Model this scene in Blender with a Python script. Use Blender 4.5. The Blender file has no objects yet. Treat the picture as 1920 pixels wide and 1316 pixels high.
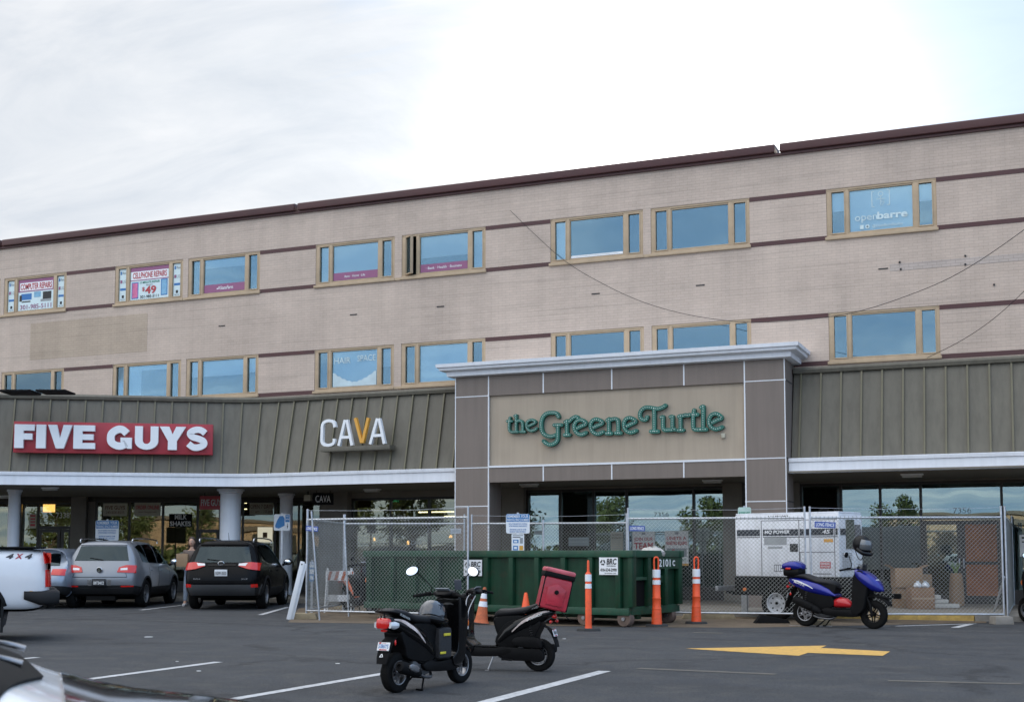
import bpy, bmesh, math, random
from math import radians, sin, cos, pi, atan2, hypot, sqrt
from mathutils import Vector, Matrix, Euler
from mathutils.bvhtree import BVHTree
random.seed(7)
S = bpy.context.scene
COL = S.collection
# ------------------------------------------------------------------ camera
FPX, PPX, PPY, CAMH = 2400.0, 960.0, 849.0, 1.3
YAW, PITCH = radians(22.8), radians(4.55)
cd = bpy.data.cameras.new('camera'); cam = bpy.data.objects.new('camera', cd); COL.objects.link(cam)
cam.location = (0, 0, CAMH); cam.rotation_euler = (pi/2+PITCH, 0, YAW)
cd.sensor_width = 36; cd.lens = FPX*36/1920; cd.shift_y = (PPY-658)/1920
cd.clip_start = .05; cd.clip_end = 3000
S.camera = cam
cd.dof.use_dof = True; cd.dof.focus_distance = 18; cd.dof.aperture_fstop = 6.3
# ------------------------------------------------------------------ sky and sun
SUN_EL, SUN_AZ = radians(16.7), radians(-15.4)      # the sun stands just behind the parapet
sd = bpy.data.lights.new('sun', 'SUN'); sd.energy = 4.0; sd.angle = radians(.53); sd.color = (1, .93, .82)
sun = bpy.data.objects.new('sun', sd); COL.objects.link(sun)
SDIR = Vector((sin(SUN_AZ)*cos(SUN_EL), cos(SUN_AZ)*cos(SUN_EL), sin(SUN_EL)))
sun.rotation_euler = SDIR.to_track_quat('Z', 'Y').to_euler(); sun.location = (0, 0, 40)
S.view_settings.view_transform = 'Standard'; S.view_settings.look = 'None'
S.view_settings.gamma = 1; S.view_settings.exposure = 1.72
W = bpy.data.worlds.new('World'); S.world = W; W.use_nodes = True

def sky_nodes():
    nt = W.node_tree; nt.nodes.clear(); N = nt.nodes.new; L = nt.links.new
    def M(op, a, b=None, c=None, clamp=False):
        n = N('ShaderNodeMath'); n.operation = op; n.use_clamp = clamp
        for i, v in enumerate((a, b, c)):
            if v is None: continue
            if isinstance(v, (int, float)): n.inputs[i].default_value = v
            else: L(v, n.inputs[i])
        return n.outputs[0]
    def mix(f, a, b):
        n = N('ShaderNodeMix'); n.data_type = 'RGBA'
        if isinstance(f, (int, float)): n.inputs[0].default_value = f
        else: L(f, n.inputs[0])
        for i, v in ((6, a), (7, b)):
            if isinstance(v, tuple): n.inputs[i].default_value = v+(1,)
            else: L(v, n.inputs[i])
        return n.outputs[2]
    sky = N('ShaderNodeTexSky'); sky.sky_type = 'NISHITA'; sky.sun_disc = False
    sky.sun_elevation = SUN_EL; sky.sun_rotation = SUN_AZ % (2*pi)
    sky.air_density = 1.0; sky.dust_density = 1.2; sky.ozone_density = 1.4
    tc = N('ShaderNodeTexCoord'); sp = N('ShaderNodeSeparateXYZ'); L(tc.outputs['Generated'], sp.inputs[0])
    x, y, z = sp.outputs
    zz = M('ADD', M('MAXIMUM', z, 0.0), .12)
    cb = N('ShaderNodeCombineXYZ'); L(M('DIVIDE', x, zz), cb.inputs[0]); L(M('DIVIDE', y, zz), cb.inputs[1])
    def noise(scale, det, rough, dist, off):
        mp = N('ShaderNodeMapping'); L(cb.outputs[0], mp.inputs[0]); mp.inputs['Location'].default_value = off
        mp.inputs['Rotation'].default_value = (0, 0, .5); mp.inputs['Scale'].default_value = (scale, scale*1.7, 1)
        n = N('ShaderNodeTexNoise'); n.inputs['Scale'].default_value = 1; n.inputs['Detail'].default_value = det
        n.inputs['Roughness'].default_value = rough; n.inputs['Distortion'].default_value = dist
        L(mp.outputs[0], n.inputs[0]); return n.outputs[0]
    n1 = noise(.55, 9, .58, .6, (3.1, 1.3, 0)); n2 = noise(1.8, 8, .62, 1.2, (1, 4, 2)); n3 = noise(1.5, 9, .6, .9, (7, 2, 5))
    dot = N('ShaderNodeVectorMath'); dot.operation = 'DOT_PRODUCT'; L(tc.outputs['Generated'], dot.inputs[0])
    dot.inputs[1].default_value = SDIR
    dp = M('MAXIMUM', dot.outputs['Value'], 0.0)
    glow = M('POWER', dp, 170.0); halo = M('MULTIPLY', M('POWER', dp, 13.0), M('ADD', M('MULTIPLY', M('ADD', n2, n1), .95), -.15)); wide = M('POWER', dp, 2.0)
    up = M('MULTIPLY', M('SUBTRACT', z, .42), 3.5, clamp=True)
    # cloud cover: thick towards the sun and to the left, thin and streaky elsewhere
    right = M('ADD', M('MULTIPLY', x, cos(YAW)), M('MULTIPLY', y, sin(YAW)))
    cov = M('ADD', M('ADD', M('ADD', M('MULTIPLY', n1, 1.3), M('MULTIPLY', up, .25)), M('MULTIPLY', M('SUBTRACT', n2, .5), 1.1)), M('ADD', M('MULTIPLY', wide, .30), M('MULTIPLY', right, -.75)))
    cov = M('SUBTRACT', cov, M('MULTIPLY', M('MAXIMUM', M('SUBTRACT', right, .08), 0.0), 1.45))
    mask = M('SMOOTH_MIN', M('MULTIPLY', M('SUBTRACT', cov, .57), 2.6, clamp=True), 1.0, .1)
    mask = M('MULTIPLY', mask, .96, clamp=True)
    shade = M('MULTIPLY', M('SUBTRACT', n3, .34), 3.2, clamp=True)
    fwd = M('ADD', M('MULTIPLY', x, -sin(YAW)), M('MULTIPLY', y, cos(YAW)))
    front = M('MULTIPLY', M('MULTIPLY', M('ADD', fwd, .1), 2.2, clamp=True), M('SUBTRACT', 1.0, up))
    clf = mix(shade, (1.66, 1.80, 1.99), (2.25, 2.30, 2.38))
    clb = mix(shade, (4.3, 4.4, 4.6), (6.0, 6.0, 6.0))  # unseen sky overhead and behind the camera, raised above the front sky to light the facade
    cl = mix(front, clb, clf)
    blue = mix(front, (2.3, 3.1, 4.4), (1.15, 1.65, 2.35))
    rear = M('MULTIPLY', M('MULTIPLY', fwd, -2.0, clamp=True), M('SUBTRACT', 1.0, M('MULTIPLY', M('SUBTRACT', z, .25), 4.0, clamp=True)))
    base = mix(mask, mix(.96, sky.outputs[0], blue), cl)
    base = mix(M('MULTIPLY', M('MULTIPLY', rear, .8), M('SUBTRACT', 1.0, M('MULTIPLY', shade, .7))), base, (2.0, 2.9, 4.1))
    add = N('ShaderNodeMix'); add.data_type = 'RGBA'; add.blend_type = 'ADD'; add.inputs[0].default_value = 1
    hl = mix(M('MULTIPLY', halo, 1.0, clamp=True), (0.0, 0.0, 0.0), (.72, .70, .66))
    L(base, add.inputs[6]); L(hl, add.inputs[7])
    add2 = N('ShaderNodeMix'); add2.data_type = 'RGBA'; add2.blend_type = 'ADD'; add2.inputs[0].default_value = 1
    gl = mix(M('MULTIPLY', glow, 1.0, clamp=True), (0.0, 0.0, 0.0), (9.0, 8.7, 8.0))
    L(add.outputs[2], add2.inputs[6]); L(gl, add2.inputs[7])
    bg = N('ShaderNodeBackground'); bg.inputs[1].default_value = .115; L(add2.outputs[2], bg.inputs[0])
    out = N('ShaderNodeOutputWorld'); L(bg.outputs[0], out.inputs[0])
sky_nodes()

# ------------------------------------------------------------------ pixel rays (to read real positions off the photograph)
_R = cam.rotation_euler.to_matrix()
def ray(px, py): return _R @ Vector(((px-PPX)/FPX, -(py-PPY)/FPX, -1))
CAM = Vector((0, 0, CAMH))
def PY(px, py, Y):
    d = ray(px, py); return CAM + d*(Y/d.y)
def PZ(px, py, Z=0.0):
    d = ray(px, py); return CAM + d*((Z-CAMH)/d.z)
FW = Vector((-sin(YAW), cos(YAW), 0)); RT = Vector((cos(YAW), sin(YAW), 0))
def VD(px, d, z=0.0):
    p = FW*d + RT*((px-960)/2400*d); p.z = z; return p
class Pl:
    """a vertical plane: u runs right along it, n points at the viewer"""
    def __init__(s, p0, ang=0.0):
        s.p0 = Vector((p0[0], p0[1], 0)); s.u = Vector((cos(ang), sin(ang), 0)); s.n = Vector((sin(ang), -cos(ang), 0)); s.ang = ang
    def hit(s, px, py, off=0.0):
        d = ray(px, py); p = s.p0 + s.n*off; t = (p-CAM).dot(s.n)/d.dot(s.n); return CAM + d*t
    def sz(s, px, py, off=0.0):
        h = s.hit(px, py, off); return ((h-s.p0).dot(s.u), h.z)
    def pt(s, a, z, off=0.0):
        p = s.p0 + s.u*a + s.n*off; p.z = z; return p

# ------------------------------------------------------------------ materials
def hx(h):
    h = h.lstrip('#'); r = []
    for i in (0, 2, 4):
        c = int(h[i:i+2], 16)/255; r.append(c/12.92 if c <= .04045 else ((c+.055)/1.055)**2.4)
    return tuple(r)
_mats = {}
def mat(name, col, rough=.6, metal=0.0, var=.12, scale=3.0, bump=0.0, bscale=60.0, coat=0.0, emit=None, estr=1.0, spec=None, dirt=0.0, dcol=(.09, .075, .06), det=6, streak=0.0):
    """procedural material: the colour wanders with object-space noise, roughness too, optional dirt and bump"""
    if name in _mats: return _mats[name]
    if isinstance(col, str): col = hx(col)
    m = bpy.data.materials.new(name); m.use_nodes = True; nt = m.node_tree; b = nt.nodes['Principled BSDF']; N = nt.nodes.new; L = nt.links.new
    b.inputs['Metallic'].default_value = metal; b.inputs['Coat Weight'].default_value = coat; b.inputs['Coat Roughness'].default_value = .04
    if spec is not None: b.inputs['Specular IOR Level'].default_value = spec
    tc = N('ShaderNodeTexCoord')
    n = N('ShaderNodeTexNoise'); n.inputs['Scale'].default_value = scale; n.inputs['Detail'].default_value = det; n.inputs['Roughness'].default_value = .6
    L(tc.outputs['Object'], n.inputs[0])
    mx = N('ShaderNodeMix'); mx.data_type = 'RGBA'
    lo = tuple(max(0, c*(1-var)) for c in col)+(1,); hi = tuple(min(1, c*(1+var)) for c in col)+(1,)
    mr = N('ShaderNodeMapRange'); mr.inputs[1].default_value = .3; mr.inputs[2].default_value = .7; L(n.outputs[0], mr.inputs[0])
    L(mr.outputs[0], mx.inputs[0]); mx.inputs[6].default_value = lo; mx.inputs[7].default_value = hi
    outc = mx.outputs[2]
    if dirt > 0:
        n2 = N('ShaderNodeTexNoise'); n2.inputs['Scale'].default_value = scale*2.3; n2.inputs['Detail'].default_value = 8; n2.inputs['Roughness'].default_value = .7
        L(tc.outputs['Object'], n2.inputs[0])
        r2 = N('ShaderNodeMapRange'); r2.inputs[1].default_value = .52; r2.inputs[2].default_value = .75; r2.inputs[4].default_value = dirt; L(n2.outputs[0], r2.inputs[0])
        m2 = N('ShaderNodeMix'); m2.data_type = 'RGBA'; L(r2.outputs[0], m2.inputs[0]); L(outc, m2.inputs[6]); m2.inputs[7].default_value = tuple(dcol)+(1,)
        outc = m2.outputs[2]
    if streak > 0:                                        # rain runs down the face
        mp = N('ShaderNodeMapping'); mp.inputs['Scale'].default_value = (5, 5, .25); L(tc.outputs['Object'], mp.inputs[0])
        n5 = N('ShaderNodeTexNoise'); n5.inputs['Scale'].default_value = 1.3; n5.inputs['Detail'].default_value = 7; n5.inputs['Roughness'].default_value = .65; L(mp.outputs[0], n5.inputs[0])
        r5 = N('ShaderNodeMapRange'); r5.inputs[1].default_value = .42; r5.inputs[2].default_value = .72; r5.inputs[3].default_value = 1; r5.inputs[4].default_value = 1-streak; L(n5.outputs[0], r5.inputs[0])
        v5 = N('ShaderNodeVectorMath'); v5.operation = 'SCALE'; L(outc, v5.inputs[0]); L(r5.outputs[0], v5.inputs['Scale']); outc = v5.outputs[0]
    L(outc, b.inputs['Base Color'])
    rr = N('ShaderNodeMapRange'); rr.inputs[3].default_value = max(.02, rough*.85); rr.inputs[4].default_value = min(1, rough*1.2); L(n.outputs[0], rr.inputs[0]); L(rr.outputs[0], b.inputs['Roughness'])
    if bump > 0:
        n3 = N('ShaderNodeTexNoise'); n3.inputs['Scale'].default_value = bscale; n3.inputs['Detail'].default_value = 4; L(tc.outputs['Object'], n3.inputs[0])
        bp = N('ShaderNodeBump'); bp.inputs['Strength'].default_value = bump; bp.inputs['Distance'].default_value = .01
        L(n3.outputs[0], bp.inputs['Height']); L(bp.outputs[0], b.inputs['Normal'])
    if emit is not None:
        b.inputs['Emission Color'].default_value = tuple(hx(emit) if isinstance(emit, str) else emit)+(1,); b.inputs['Emission Strength'].default_value = estr
    _mats[name] = m; return m

def glass(name, tint=(.5, .55, .55), refl=.35, rcol=(.75, .87, .95), rough=.0):
    """window glass: mirror mixed with see-through tint, more mirror at grazing angles, slightly wavy"""
    if name in _mats: return _mats[name]
    m = bpy.data.materials.new(name); m.use_nodes = True; nt = m.node_tree; nt.nodes.clear(); N = nt.nodes.new; L = nt.links.new
    g = N('ShaderNodeBsdfGlossy'); g.inputs['Color'].default_value = rcol+(1,); g.inputs['Roughness'].default_value = rough
    t = N('ShaderNodeBsdfTransparent'); t.inputs['Color'].default_value = tint+(1,)
    lw = N('ShaderNodeLayerWeight'); lw.inputs[0].default_value = .35
    mr = N('ShaderNodeMapRange'); mr.inputs[3].default_value = refl; mr.inputs[4].default_value = 1; L(lw.outputs['Fresnel'], mr.inputs[0])
    tc = N('ShaderNodeTexCoord'); n = N('ShaderNodeTexNoise'); n.inputs['Scale'].default_value = .8; n.inputs['Detail'].default_value = 1; L(tc.outputs['Object'], n.inputs[0])
    bp = N('ShaderNodeBump'); bp.inputs['Strength'].default_value = .06; bp.inputs['Distance'].default_value = .05; L(n.outputs[0], bp.inputs['Height']); L(bp.outputs[0], g.inputs['Normal'])
    mx = N('ShaderNodeMixShader'); L(mr.outputs[0], mx.inputs[0]); L(t.outputs[0], mx.inputs[1]); L(g.outputs[0], mx.inputs[2])
    o = N('ShaderNodeOutputMaterial'); L(mx.outputs[0], o.inputs[0]); _mats[name] = m; return m

# ------------------------------------------------------------------ objects
_base = {}
def tag(o, label=None, cat=None, group=None, kind=None):
    if label: o['label'] = label
    if cat: o['category'] = cat
    if group: o['group'] = group
    if kind: o['kind'] = kind
    return o
def thing(name, label, cat, loc=(0, 0, 0), rz=0.0, group=None, scale=1.0, rx=0.0, ry=0.0):
    o = bpy.data.objects.new(name, None); o.empty_display_size = .1; COL.objects.link(o)
    o.location = loc; o.rotation_euler = (rx, ry, rz); o.scale = (scale,)*3
    _base[o.name] = Matrix.Translation(Vector(loc)) @ Euler((rx, ry, rz)).to_matrix().to_4x4() @ Matrix.Diagonal((scale, scale, scale, 1))
    return tag(o, label, cat, group)
def rootof(o):
    while o.parent is not None: o = o.parent
    return o
def dup(root, loc, rz, label, group=None):
    r = root.copy(); COL.objects.link(r); r.location = loc; r.rotation_euler = (0, 0, rz); r['label'] = label
    if group: r['group'] = group
    for ch in list(root.children):
        c = ch.copy(); COL.objects.link(c); c.parent = r
        for g in ch.children:
            d = g.copy(); COL.objects.link(d); d.parent = c
    return r

class MB:
    def __init__(s): s.v = []; s.f = []; s.mi = []
    def add(s, vs, fs, mi=0):
        n = len(s.v); s.v += [Vector(v) for v in vs]; s.f += [tuple(i+n for i in f) for f in fs]; s.mi += [mi]*len(fs); return s
    def box(s, x0, x1, y0, y1, z0, z1, mi=0):
        return s.add([(x0,y0,z0),(x1,y0,z0),(x1,y1,z0),(x0,y1,z0),(x0,y0,z1),(x1,y0,z1),(x1,y1,z1),(x0,y1,z1)],
                     [(0,3,2,1),(4,5,6,7),(0,1,5,4),(1,2,6,5),(2,3,7,6),(3,0,4,7)], mi)
    def obox(s, c, size, rot=None, mi=0):
        hx_, hy, hz = [q/2 for q in size]; c = Vector(c); r = rot if rot is not None else Matrix.Identity(3)
        vs = [c + r @ Vector(p) for p in ((-hx_,-hy,-hz),(hx_,-hy,-hz),(hx_,hy,-hz),(-hx_,hy,-hz),(-hx_,-hy,hz),(hx_,-hy,hz),(hx_,hy,hz),(-hx_,hy,hz))]
        return s.add(vs, [(0,3,2,1),(4,5,6,7),(0,1,5,4),(1,2,6,5),(2,3,7,6),(3,0,4,7)], mi)
    def pbox(s, pl, a0, a1, z0, z1, o0, o1, mi=0):
        """box on a plane: a along it, o towards the viewer (o0 behind, o1 in front)"""
        vs = [pl.pt(a0,z0,o1), pl.pt(a1,z0,o1), pl.pt(a1,z0,o0), pl.pt(a0,z0,o0), pl.pt(a0,z1,o1), pl.pt(a1,z1,o1), pl.pt(a1,z1,o0), pl.pt(a0,z1,o0)]
        return s.add(vs, [(0,3,2,1),(4,5,6,7),(0,1,5,4),(1,2,6,5),(2,3,7,6),(3,0,4,7)], mi)
    def prism(s, poly, f0, f1, mi=0):
        """poly: 2D points counter-clockwise seen from the f1 side; f0/f1 map (a,b) to the back / front face"""
        n = len(poly); vs = [f0(*p) for p in poly]+[f1(*p) for p in poly]
        fs = [tuple(range(n-1, -1, -1)), tuple(range(n, 2*n))]+[(i, (i+1) % n, n+(i+1) % n, n+i) for i in range(n)]
        return s.add(vs, fs, mi)
    def rings(s, rs, mi=0, closed=True, caps=True, mis=None):
        n = len(rs[0]); vs = [p for r in rs for p in r]; fs = []; ms = []
        for i in range(len(rs)-1):
            for j in range(n if closed else n-1):
                k = (j+1) % n; fs.append((i*n+j, i*n+k, (i+1)*n+k, (i+1)*n+j)); ms.append(mis(i, j) if mis else mi)
        if caps and closed:
            fs.append(tuple(range(n-1, -1, -1))); ms.append(mi); fs.append(tuple(range((len(rs)-1)*n, len(rs)*n))); ms.append(mi)
        b = len(s.v); s.v += [Vector(v) for v in vs]; s.f += [tuple(q+b for q in f) for f in fs]; s.mi += ms; return s
    def cyl(s, p0, p1, r0, r1=None, seg=12, mi=0, caps=True):
        p0 = Vector(p0); p1 = Vector(p1); r1 = r0 if r1 is None else r1; a = (p1-p0).normalized()
        u = a.orthogonal().normalized(); w = a.cross(u)
        R = lambda p, r: [p+(u*cos(2*pi*i/seg)+w*sin(2*pi*i/seg))*r for i in range(seg)]
        return s.rings([R(p0, r0), R(p1, r1)], mi, True, caps)
    def tube(s, pts, r, seg=8, mi=0, smooth=0):
        pts = [Vector(p) for p in pts]
        if smooth: pts = catmull(pts, smooth)
        rr = r if isinstance(r, (list, tuple)) else [r]*len(pts)
        if len(rr) != len(pts): rr = [rr[0]+(rr[-1]-rr[0])*i/(len(pts)-1) for i in range(len(pts))]
        t0 = (pts[1]-pts[0]).normalized(); u = t0.orthogonal().normalized(); R = []
        for i, p in enumerate(pts):
            t = (pts[min(i+1, len(pts)-1)]-pts[max(i-1, 0)]).normalized()
            u = (u-t*u.dot(t)).normalized(); w = t.cross(u)
            R.append([p+(u*cos(2*pi*k/seg)+w*sin(2*pi*k/seg))*rr[i] for k in range(seg)])
        return s.rings(R, mi)
    def lathe(s, prof, c, axis=(0, 0, 1), seg=24, mi=0, caps=True, closedprof=False, mis=None):
        """prof: (radius, distance along axis)"""
        a = Vector(axis).normalized(); u = a.orthogonal().normalized(); w = a.cross(u); c = Vector(c)
        R = [[c+a*h+(u*cos(2*pi*i/seg)+w*sin(2*pi*i/seg))*max(r, 1e-4) for i in range(seg)] for r, h in prof]
        if closedprof: R.append(R[0]); return s.rings(R, mi, True, False, mis)
        return s.rings(R, mi, True, caps, mis)
    def ball(s, c, r, seg=16, rows=10, mi=0, sc=(1, 1, 1), rot=None):
        c = Vector(c); rs = []
        for i in range(rows+1):
            t = -pi/2+pi*i/rows; R = max(cos(t), 1e-3); ring = []
            for k in range(seg):
                q = Vector((R*cos(2*pi*k/seg)*sc[0], R*sin(2*pi*k/seg)*sc[1], sin(t)*sc[2]))*r
                ring.append(c+(rot @ q if rot is not None else q))
            rs.append(ring)
        return s.rings(rs, mi)
    def loft(s, secs, n=2.6, seg=18, mi=0, mis=None):
        """secs: (x, z, half width, half height[, tilt, y]) super-ellipse sections along x"""
        R = []
        for q in secs:
            x, z, hw, hh = q[:4]; t = q[4] if len(q) > 4 else 0; y0 = q[5] if len(q) > 5 else 0; ring = []
            for k in range(seg):
                th = 2*pi*k/seg; c_, s_ = cos(th), sin(th)
                yy = hw*abs(c_)**(2/n)*(1 if c_ >= 0 else -1); zz = hh*abs(s_)**(2/n)*(1 if s_ >= 0 else -1)
                ring.append(Vector((x-zz*sin(t), y0+yy, z+zz*cos(t))))
            R.append(ring)
        return s.rings(R, mi, mis=mis)
    def mirror_y(s):
        n = len(s.v); s.v += [Vector((v.x, -v.y, v.z)) for v in s.v]; s.f += [tuple(i+n for i in reversed(f)) for f in s.f]; s.mi += list(s.mi); return s
    def xf(s, M):
        s.v = [M @ v for v in s.v]; return s
    def build(s, name, mats, parent=None, smooth=None, bevel=0.0, bseg=2, world=False, kind=None, subsurf=0):
        me = bpy.data.meshes.new(name)
        me.from_pydata([tuple(v) for v in s.v], [], s.f)
        if not isinstance(mats, (list, tuple)): mats = [mats]
        for m in mats: me.materials.append(m)
        for p, i in zip(me.polygons, s.mi): p.material_index = i
        bm = bmesh.new(); bm.from_mesh(me)
        bmesh.ops.recalc_face_normals(bm, faces=bm.faces[:])
        if bevel > 0:
            es = [e for e in bm.edges if len(e.link_faces) == 2 and e.calc_face_angle(0) > radians(28)]
            bmesh.ops.bevel(bm, geom=es, offset=bevel, segments=bseg, profile=.6, affect='EDGES', clamp_overlap=True)
        bm.to_mesh(me); bm.free()
        if smooth is not None or bevel > 0:
            for p in me.polygons: p.use_smooth = True
            me.set_sharp_from_angle(angle=radians(smooth if smooth is not None else 35))
        o = bpy.data.objects.new(name, me); COL.objects.link(o)
        if parent is not None:
            o.parent = parent
            if world:
                r = rootof(parent)
                if r.name in _base: me.transform(_base[r.name].inverted())
        if kind: o['kind'] = kind
        return o
def catmull(pts, n=6, closed=False):
    pts = [Vector(p) for p in pts]; out = []; N = len(pts)
    for i in range(N if closed else N-1):
        if closed: p0, p1, p2, p3 = pts[(i-1) % N], pts[i], pts[(i+1) % N], pts[(i+2) % N]
        else: p0, p1, p2, p3 = pts[max(i-1, 0)], pts[i], pts[i+1], pts[min(i+2, N-1)]
        for k in range(n):
            t = k/n; out.append(.5*((2*p1)+(p2-p0)*t+(2*p0-5*p1+4*p2-p3)*t*t+(3*p1-p0-3*p2+p3)*t**3))
    if not closed: out.append(pts[-1])
    return out
def slab(profile, hw, bevel=.02, sm=4, y0=0.0):
    """closed side profile (x,z), smoothed, given a width; returns MB ready to bevel"""
    p = catmull([(a, 0, b) for a, b in profile], sm, True) if sm else [Vector((a, 0, b)) for a, b in profile]
    m = MB(); poly = [(q.x, q.z) for q in p]
    m.prism(poly, lambda a, b: (a, y0+hw, b), lambda a, b: (a, y0-hw, b)); return m

_tc = {}
def textmesh(s, bold=0.0, shear=0.0, space=1.0):
    key = (s, bold, shear, space)
    if key in _tc: return _tc[key]
    cu = bpy.data.curves.new('t', 'FONT'); cu.body = s; cu.offset = bold; cu.shear = shear; cu.space_character = space; cu.resolution_u = 3
    cu.align_x = 'CENTER'; cu.space_line = .95
    o = bpy.data.objects.new('t', cu); COL.objects.link(o); dg = bpy.context.evaluated_depsgraph_get(); dg.update()
    me = o.evaluated_get(dg).to_mesh(); vs = [v.co.copy() for v in me.vertices]; fs = [tuple(p.vertices) for p in me.polygons]
    o.evaluated_get(dg).to_mesh_clear(); bpy.data.objects.remove(o); bpy.data.curves.remove(cu)
    _tc[key] = (vs, fs); return vs, fs
def text_into(mb, s, f, w, h, depth, mi=0, bold=0.0, shear=0.0, space=1.0, keep=False):
    """writes s into the box [0,w]x[0,h] of a frame f(a,b,o) -> point, o = distance off the surface"""
    vs, fs = textmesh(s, bold, shear, space)
    x0 = min(v.x for v in vs); x1 = max(v.x for v in vs); y0 = min(v.y for v in vs); y1 = max(v.y for v in vs)
    sx = w/(x1-x0); sy = h/(y1-y0); n = len(vs)
    P = [((v.x-x0)*sx, (v.y-y0)*sy) for v in vs]
    F = [f(a, b, depth) for a, b in P]; B = [f(a, b, 0.0) for a, b in P]
    cnt = {}
    for q in fs:
        for i in range(len(q)):
            e = (q[i], q[(i+1) % len(q)]); cnt[frozenset(e)] = cnt.get(frozenset(e), []) + [e]
    faces = list(fs)+[tuple(reversed([i+n for i in q])) for q in fs]
    for k, es in cnt.items():
        if len(es) == 1:
            a, b = es[0]; faces.append((b, a, a+n, b+n))
    mb.add(F+B, faces, mi); return mb
def pframe(pl, a0, z0, off=0.0):
    return lambda a, b, o: pl.pt(a0+a, z0+b, off+o)

# common materials
BLACK = mat('black_plastic', (.005, .005, .0055), .42, var=.2, spec=.12)
MATTE = mat('matte_black', (.008, .008, .0085), .75, spec=.12, var=.25, bump=.15, bscale=300)
RUBBER = mat('tyre_rubber', (.009, .009, .009), .85, var=.25, scale=8, bump=.3, bscale=150, dirt=.5, dcol=(.02, .018, .016), spec=.1)
CHROME = mat('bright_metal', (.62, .63, .65), .18, 1.0, var=.05)
STEEL = mat('dull_steel', (.32, .32, .33), .42, 1.0, var=.15, dirt=.3)
GALV = mat('galvanised_steel', (.52, .54, .57), .42, .85, var=.18, scale=9)
WHITE = mat('white_paint', (.78, .79, .8), .5, var=.04, dirt=.12, dcol=(.5, .48, .44))
CONC = mat('concrete', (.27, .25, .22), .9, var=.25, scale=5, bump=.4, bscale=40, dirt=.5, dcol=(.12, .1, .08))
INK = mat('black_ink', (.02, .02, .022), .6, var=.1)
# ================================================================== SETTING
def ground_mat():
    m = bpy.data.materials.new('asphalt'); m.use_nodes = True; nt = m.node_tree; b = nt.nodes['Principled BSDF']; N = nt.nodes.new; L = nt.links.new
    tc = N('ShaderNodeTexCoord')
    def noi(sc, det=6, ro=.6, vec=None):
        n = N('ShaderNodeTexNoise'); n.inputs['Scale'].default_value = sc; n.inputs['Detail'].default_value = det; n.inputs['Roughness'].default_value = ro
        L(vec or tc.outputs['Object'], n.inputs[0]); return n.outputs[0]
    def mr(v, a, c, d=0.0, e=1.0):
        n = N('ShaderNodeMapRange'); n.inputs[1].default_value = a; n.inputs[2].default_value = c; n.inputs[3].default_value = d; n.inputs[4].default_value = e; L(v, n.inputs[0]); return n.outputs[0]
    def mix(f, a, c, bt='MIX'):
        n = N('ShaderNodeMix'); n.data_type = 'RGBA'; n.blend_type = bt
        if isinstance(f, float): n.inputs[0].default_value = f
        else: L(f, n.inputs[0])
        for i, v in ((6, a), (7, c)):
            if isinstance(v, tuple): n.inputs[i].default_value = v+(1,)
            else: L(v, n.inputs[i])
        return n.outputs[2]
    fine = noi(38, 4, .75); mid = noi(2.2, 6, .65); big = noi(.16, 5, .6)
    mp = N('ShaderNodeMapping'); mp.inputs['Rotation'].default_value = (0, 0, YAW); mp.inputs['Scale'].default_value = (.18, 1.3, 1); L(tc.outputs['Object'], mp.inputs[0])
    streak = noi(1.0, 7, .6, mp.outputs[0])
    c = mix(mr(big, .35, .65), (.047, .052, .061), (.086, .088, .092))
    c = mix(mr(streak, .42, .62), c, (.05, .053, .058)); 
    c = mix(mr(mid, .48, .72, 0, .7), c, (.12, .112, .10))
    c = mix(mr(fine, .38, .62), c, mix(1.0, c, (.30, .30, .30), 'MULTIPLY'))
    sp = noi(240, 2, .5); c = mix(mr(sp, .60, .70, 0, .6), c, (.24, .235, .22))
    vo = N('ShaderNodeTexVoronoi'); vo.feature = 'DISTANCE_TO_EDGE'; vo.inputs['Scale'].default_value = .16
    wv = N('ShaderNodeVectorMath'); wv.operation = 'ADD'; nz = N('ShaderNodeTexNoise'); nz.inputs['Scale'].default_value = .9; nz.inputs['Detail'].default_value = 8; nz.inputs['Roughness'].default_value = .7
    L(tc.outputs['Object'], nz.inputs[0]); sc = N('ShaderNodeVectorMath'); sc.operation = 'SCALE'; sc.inputs['Scale'].default_value = 2.2; L(nz.outputs['Color'], sc.inputs[0])
    L(tc.outputs['Object'], wv.inputs[0]); L(sc.outputs[0], wv.inputs[1]); L(wv.outputs[0], vo.inputs['Vector'])
    crack = mr(vo.outputs['Distance'], .0, .022, 1, 0)
    cm = N('ShaderNodeMath'); cm.operation = 'MULTIPLY'; L(crack, cm.inputs[0]); L(mr(noi(.25, 2), .42, .5), cm.inputs[1])
    c = mix(cm.outputs[0], c, (.018, .018, .019))
    st = noi(.9, 3, .5); c = mix(mr(st, .58, .70, 0, .7), c, (.026, .026, .028))
    L(c, b.inputs['Base Color']); b.inputs['Roughness'].default_value = .82
    bp = N('ShaderNodeBump'); bp.inputs['Strength'].default_value = .9; bp.inputs['Distance'].default_value = .02; L(noi(60, 5, .75), bp.inputs['Height']); L(bp.outputs[0], b.inputs['Normal'])
    return m
MB().add([(-220, -160, 0), (220, -160, 0), (220, 260, 0), (-220, 260, 0)], [(0, 1, 2, 3)]).build('ground', ground_mat(), kind='structure')

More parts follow.
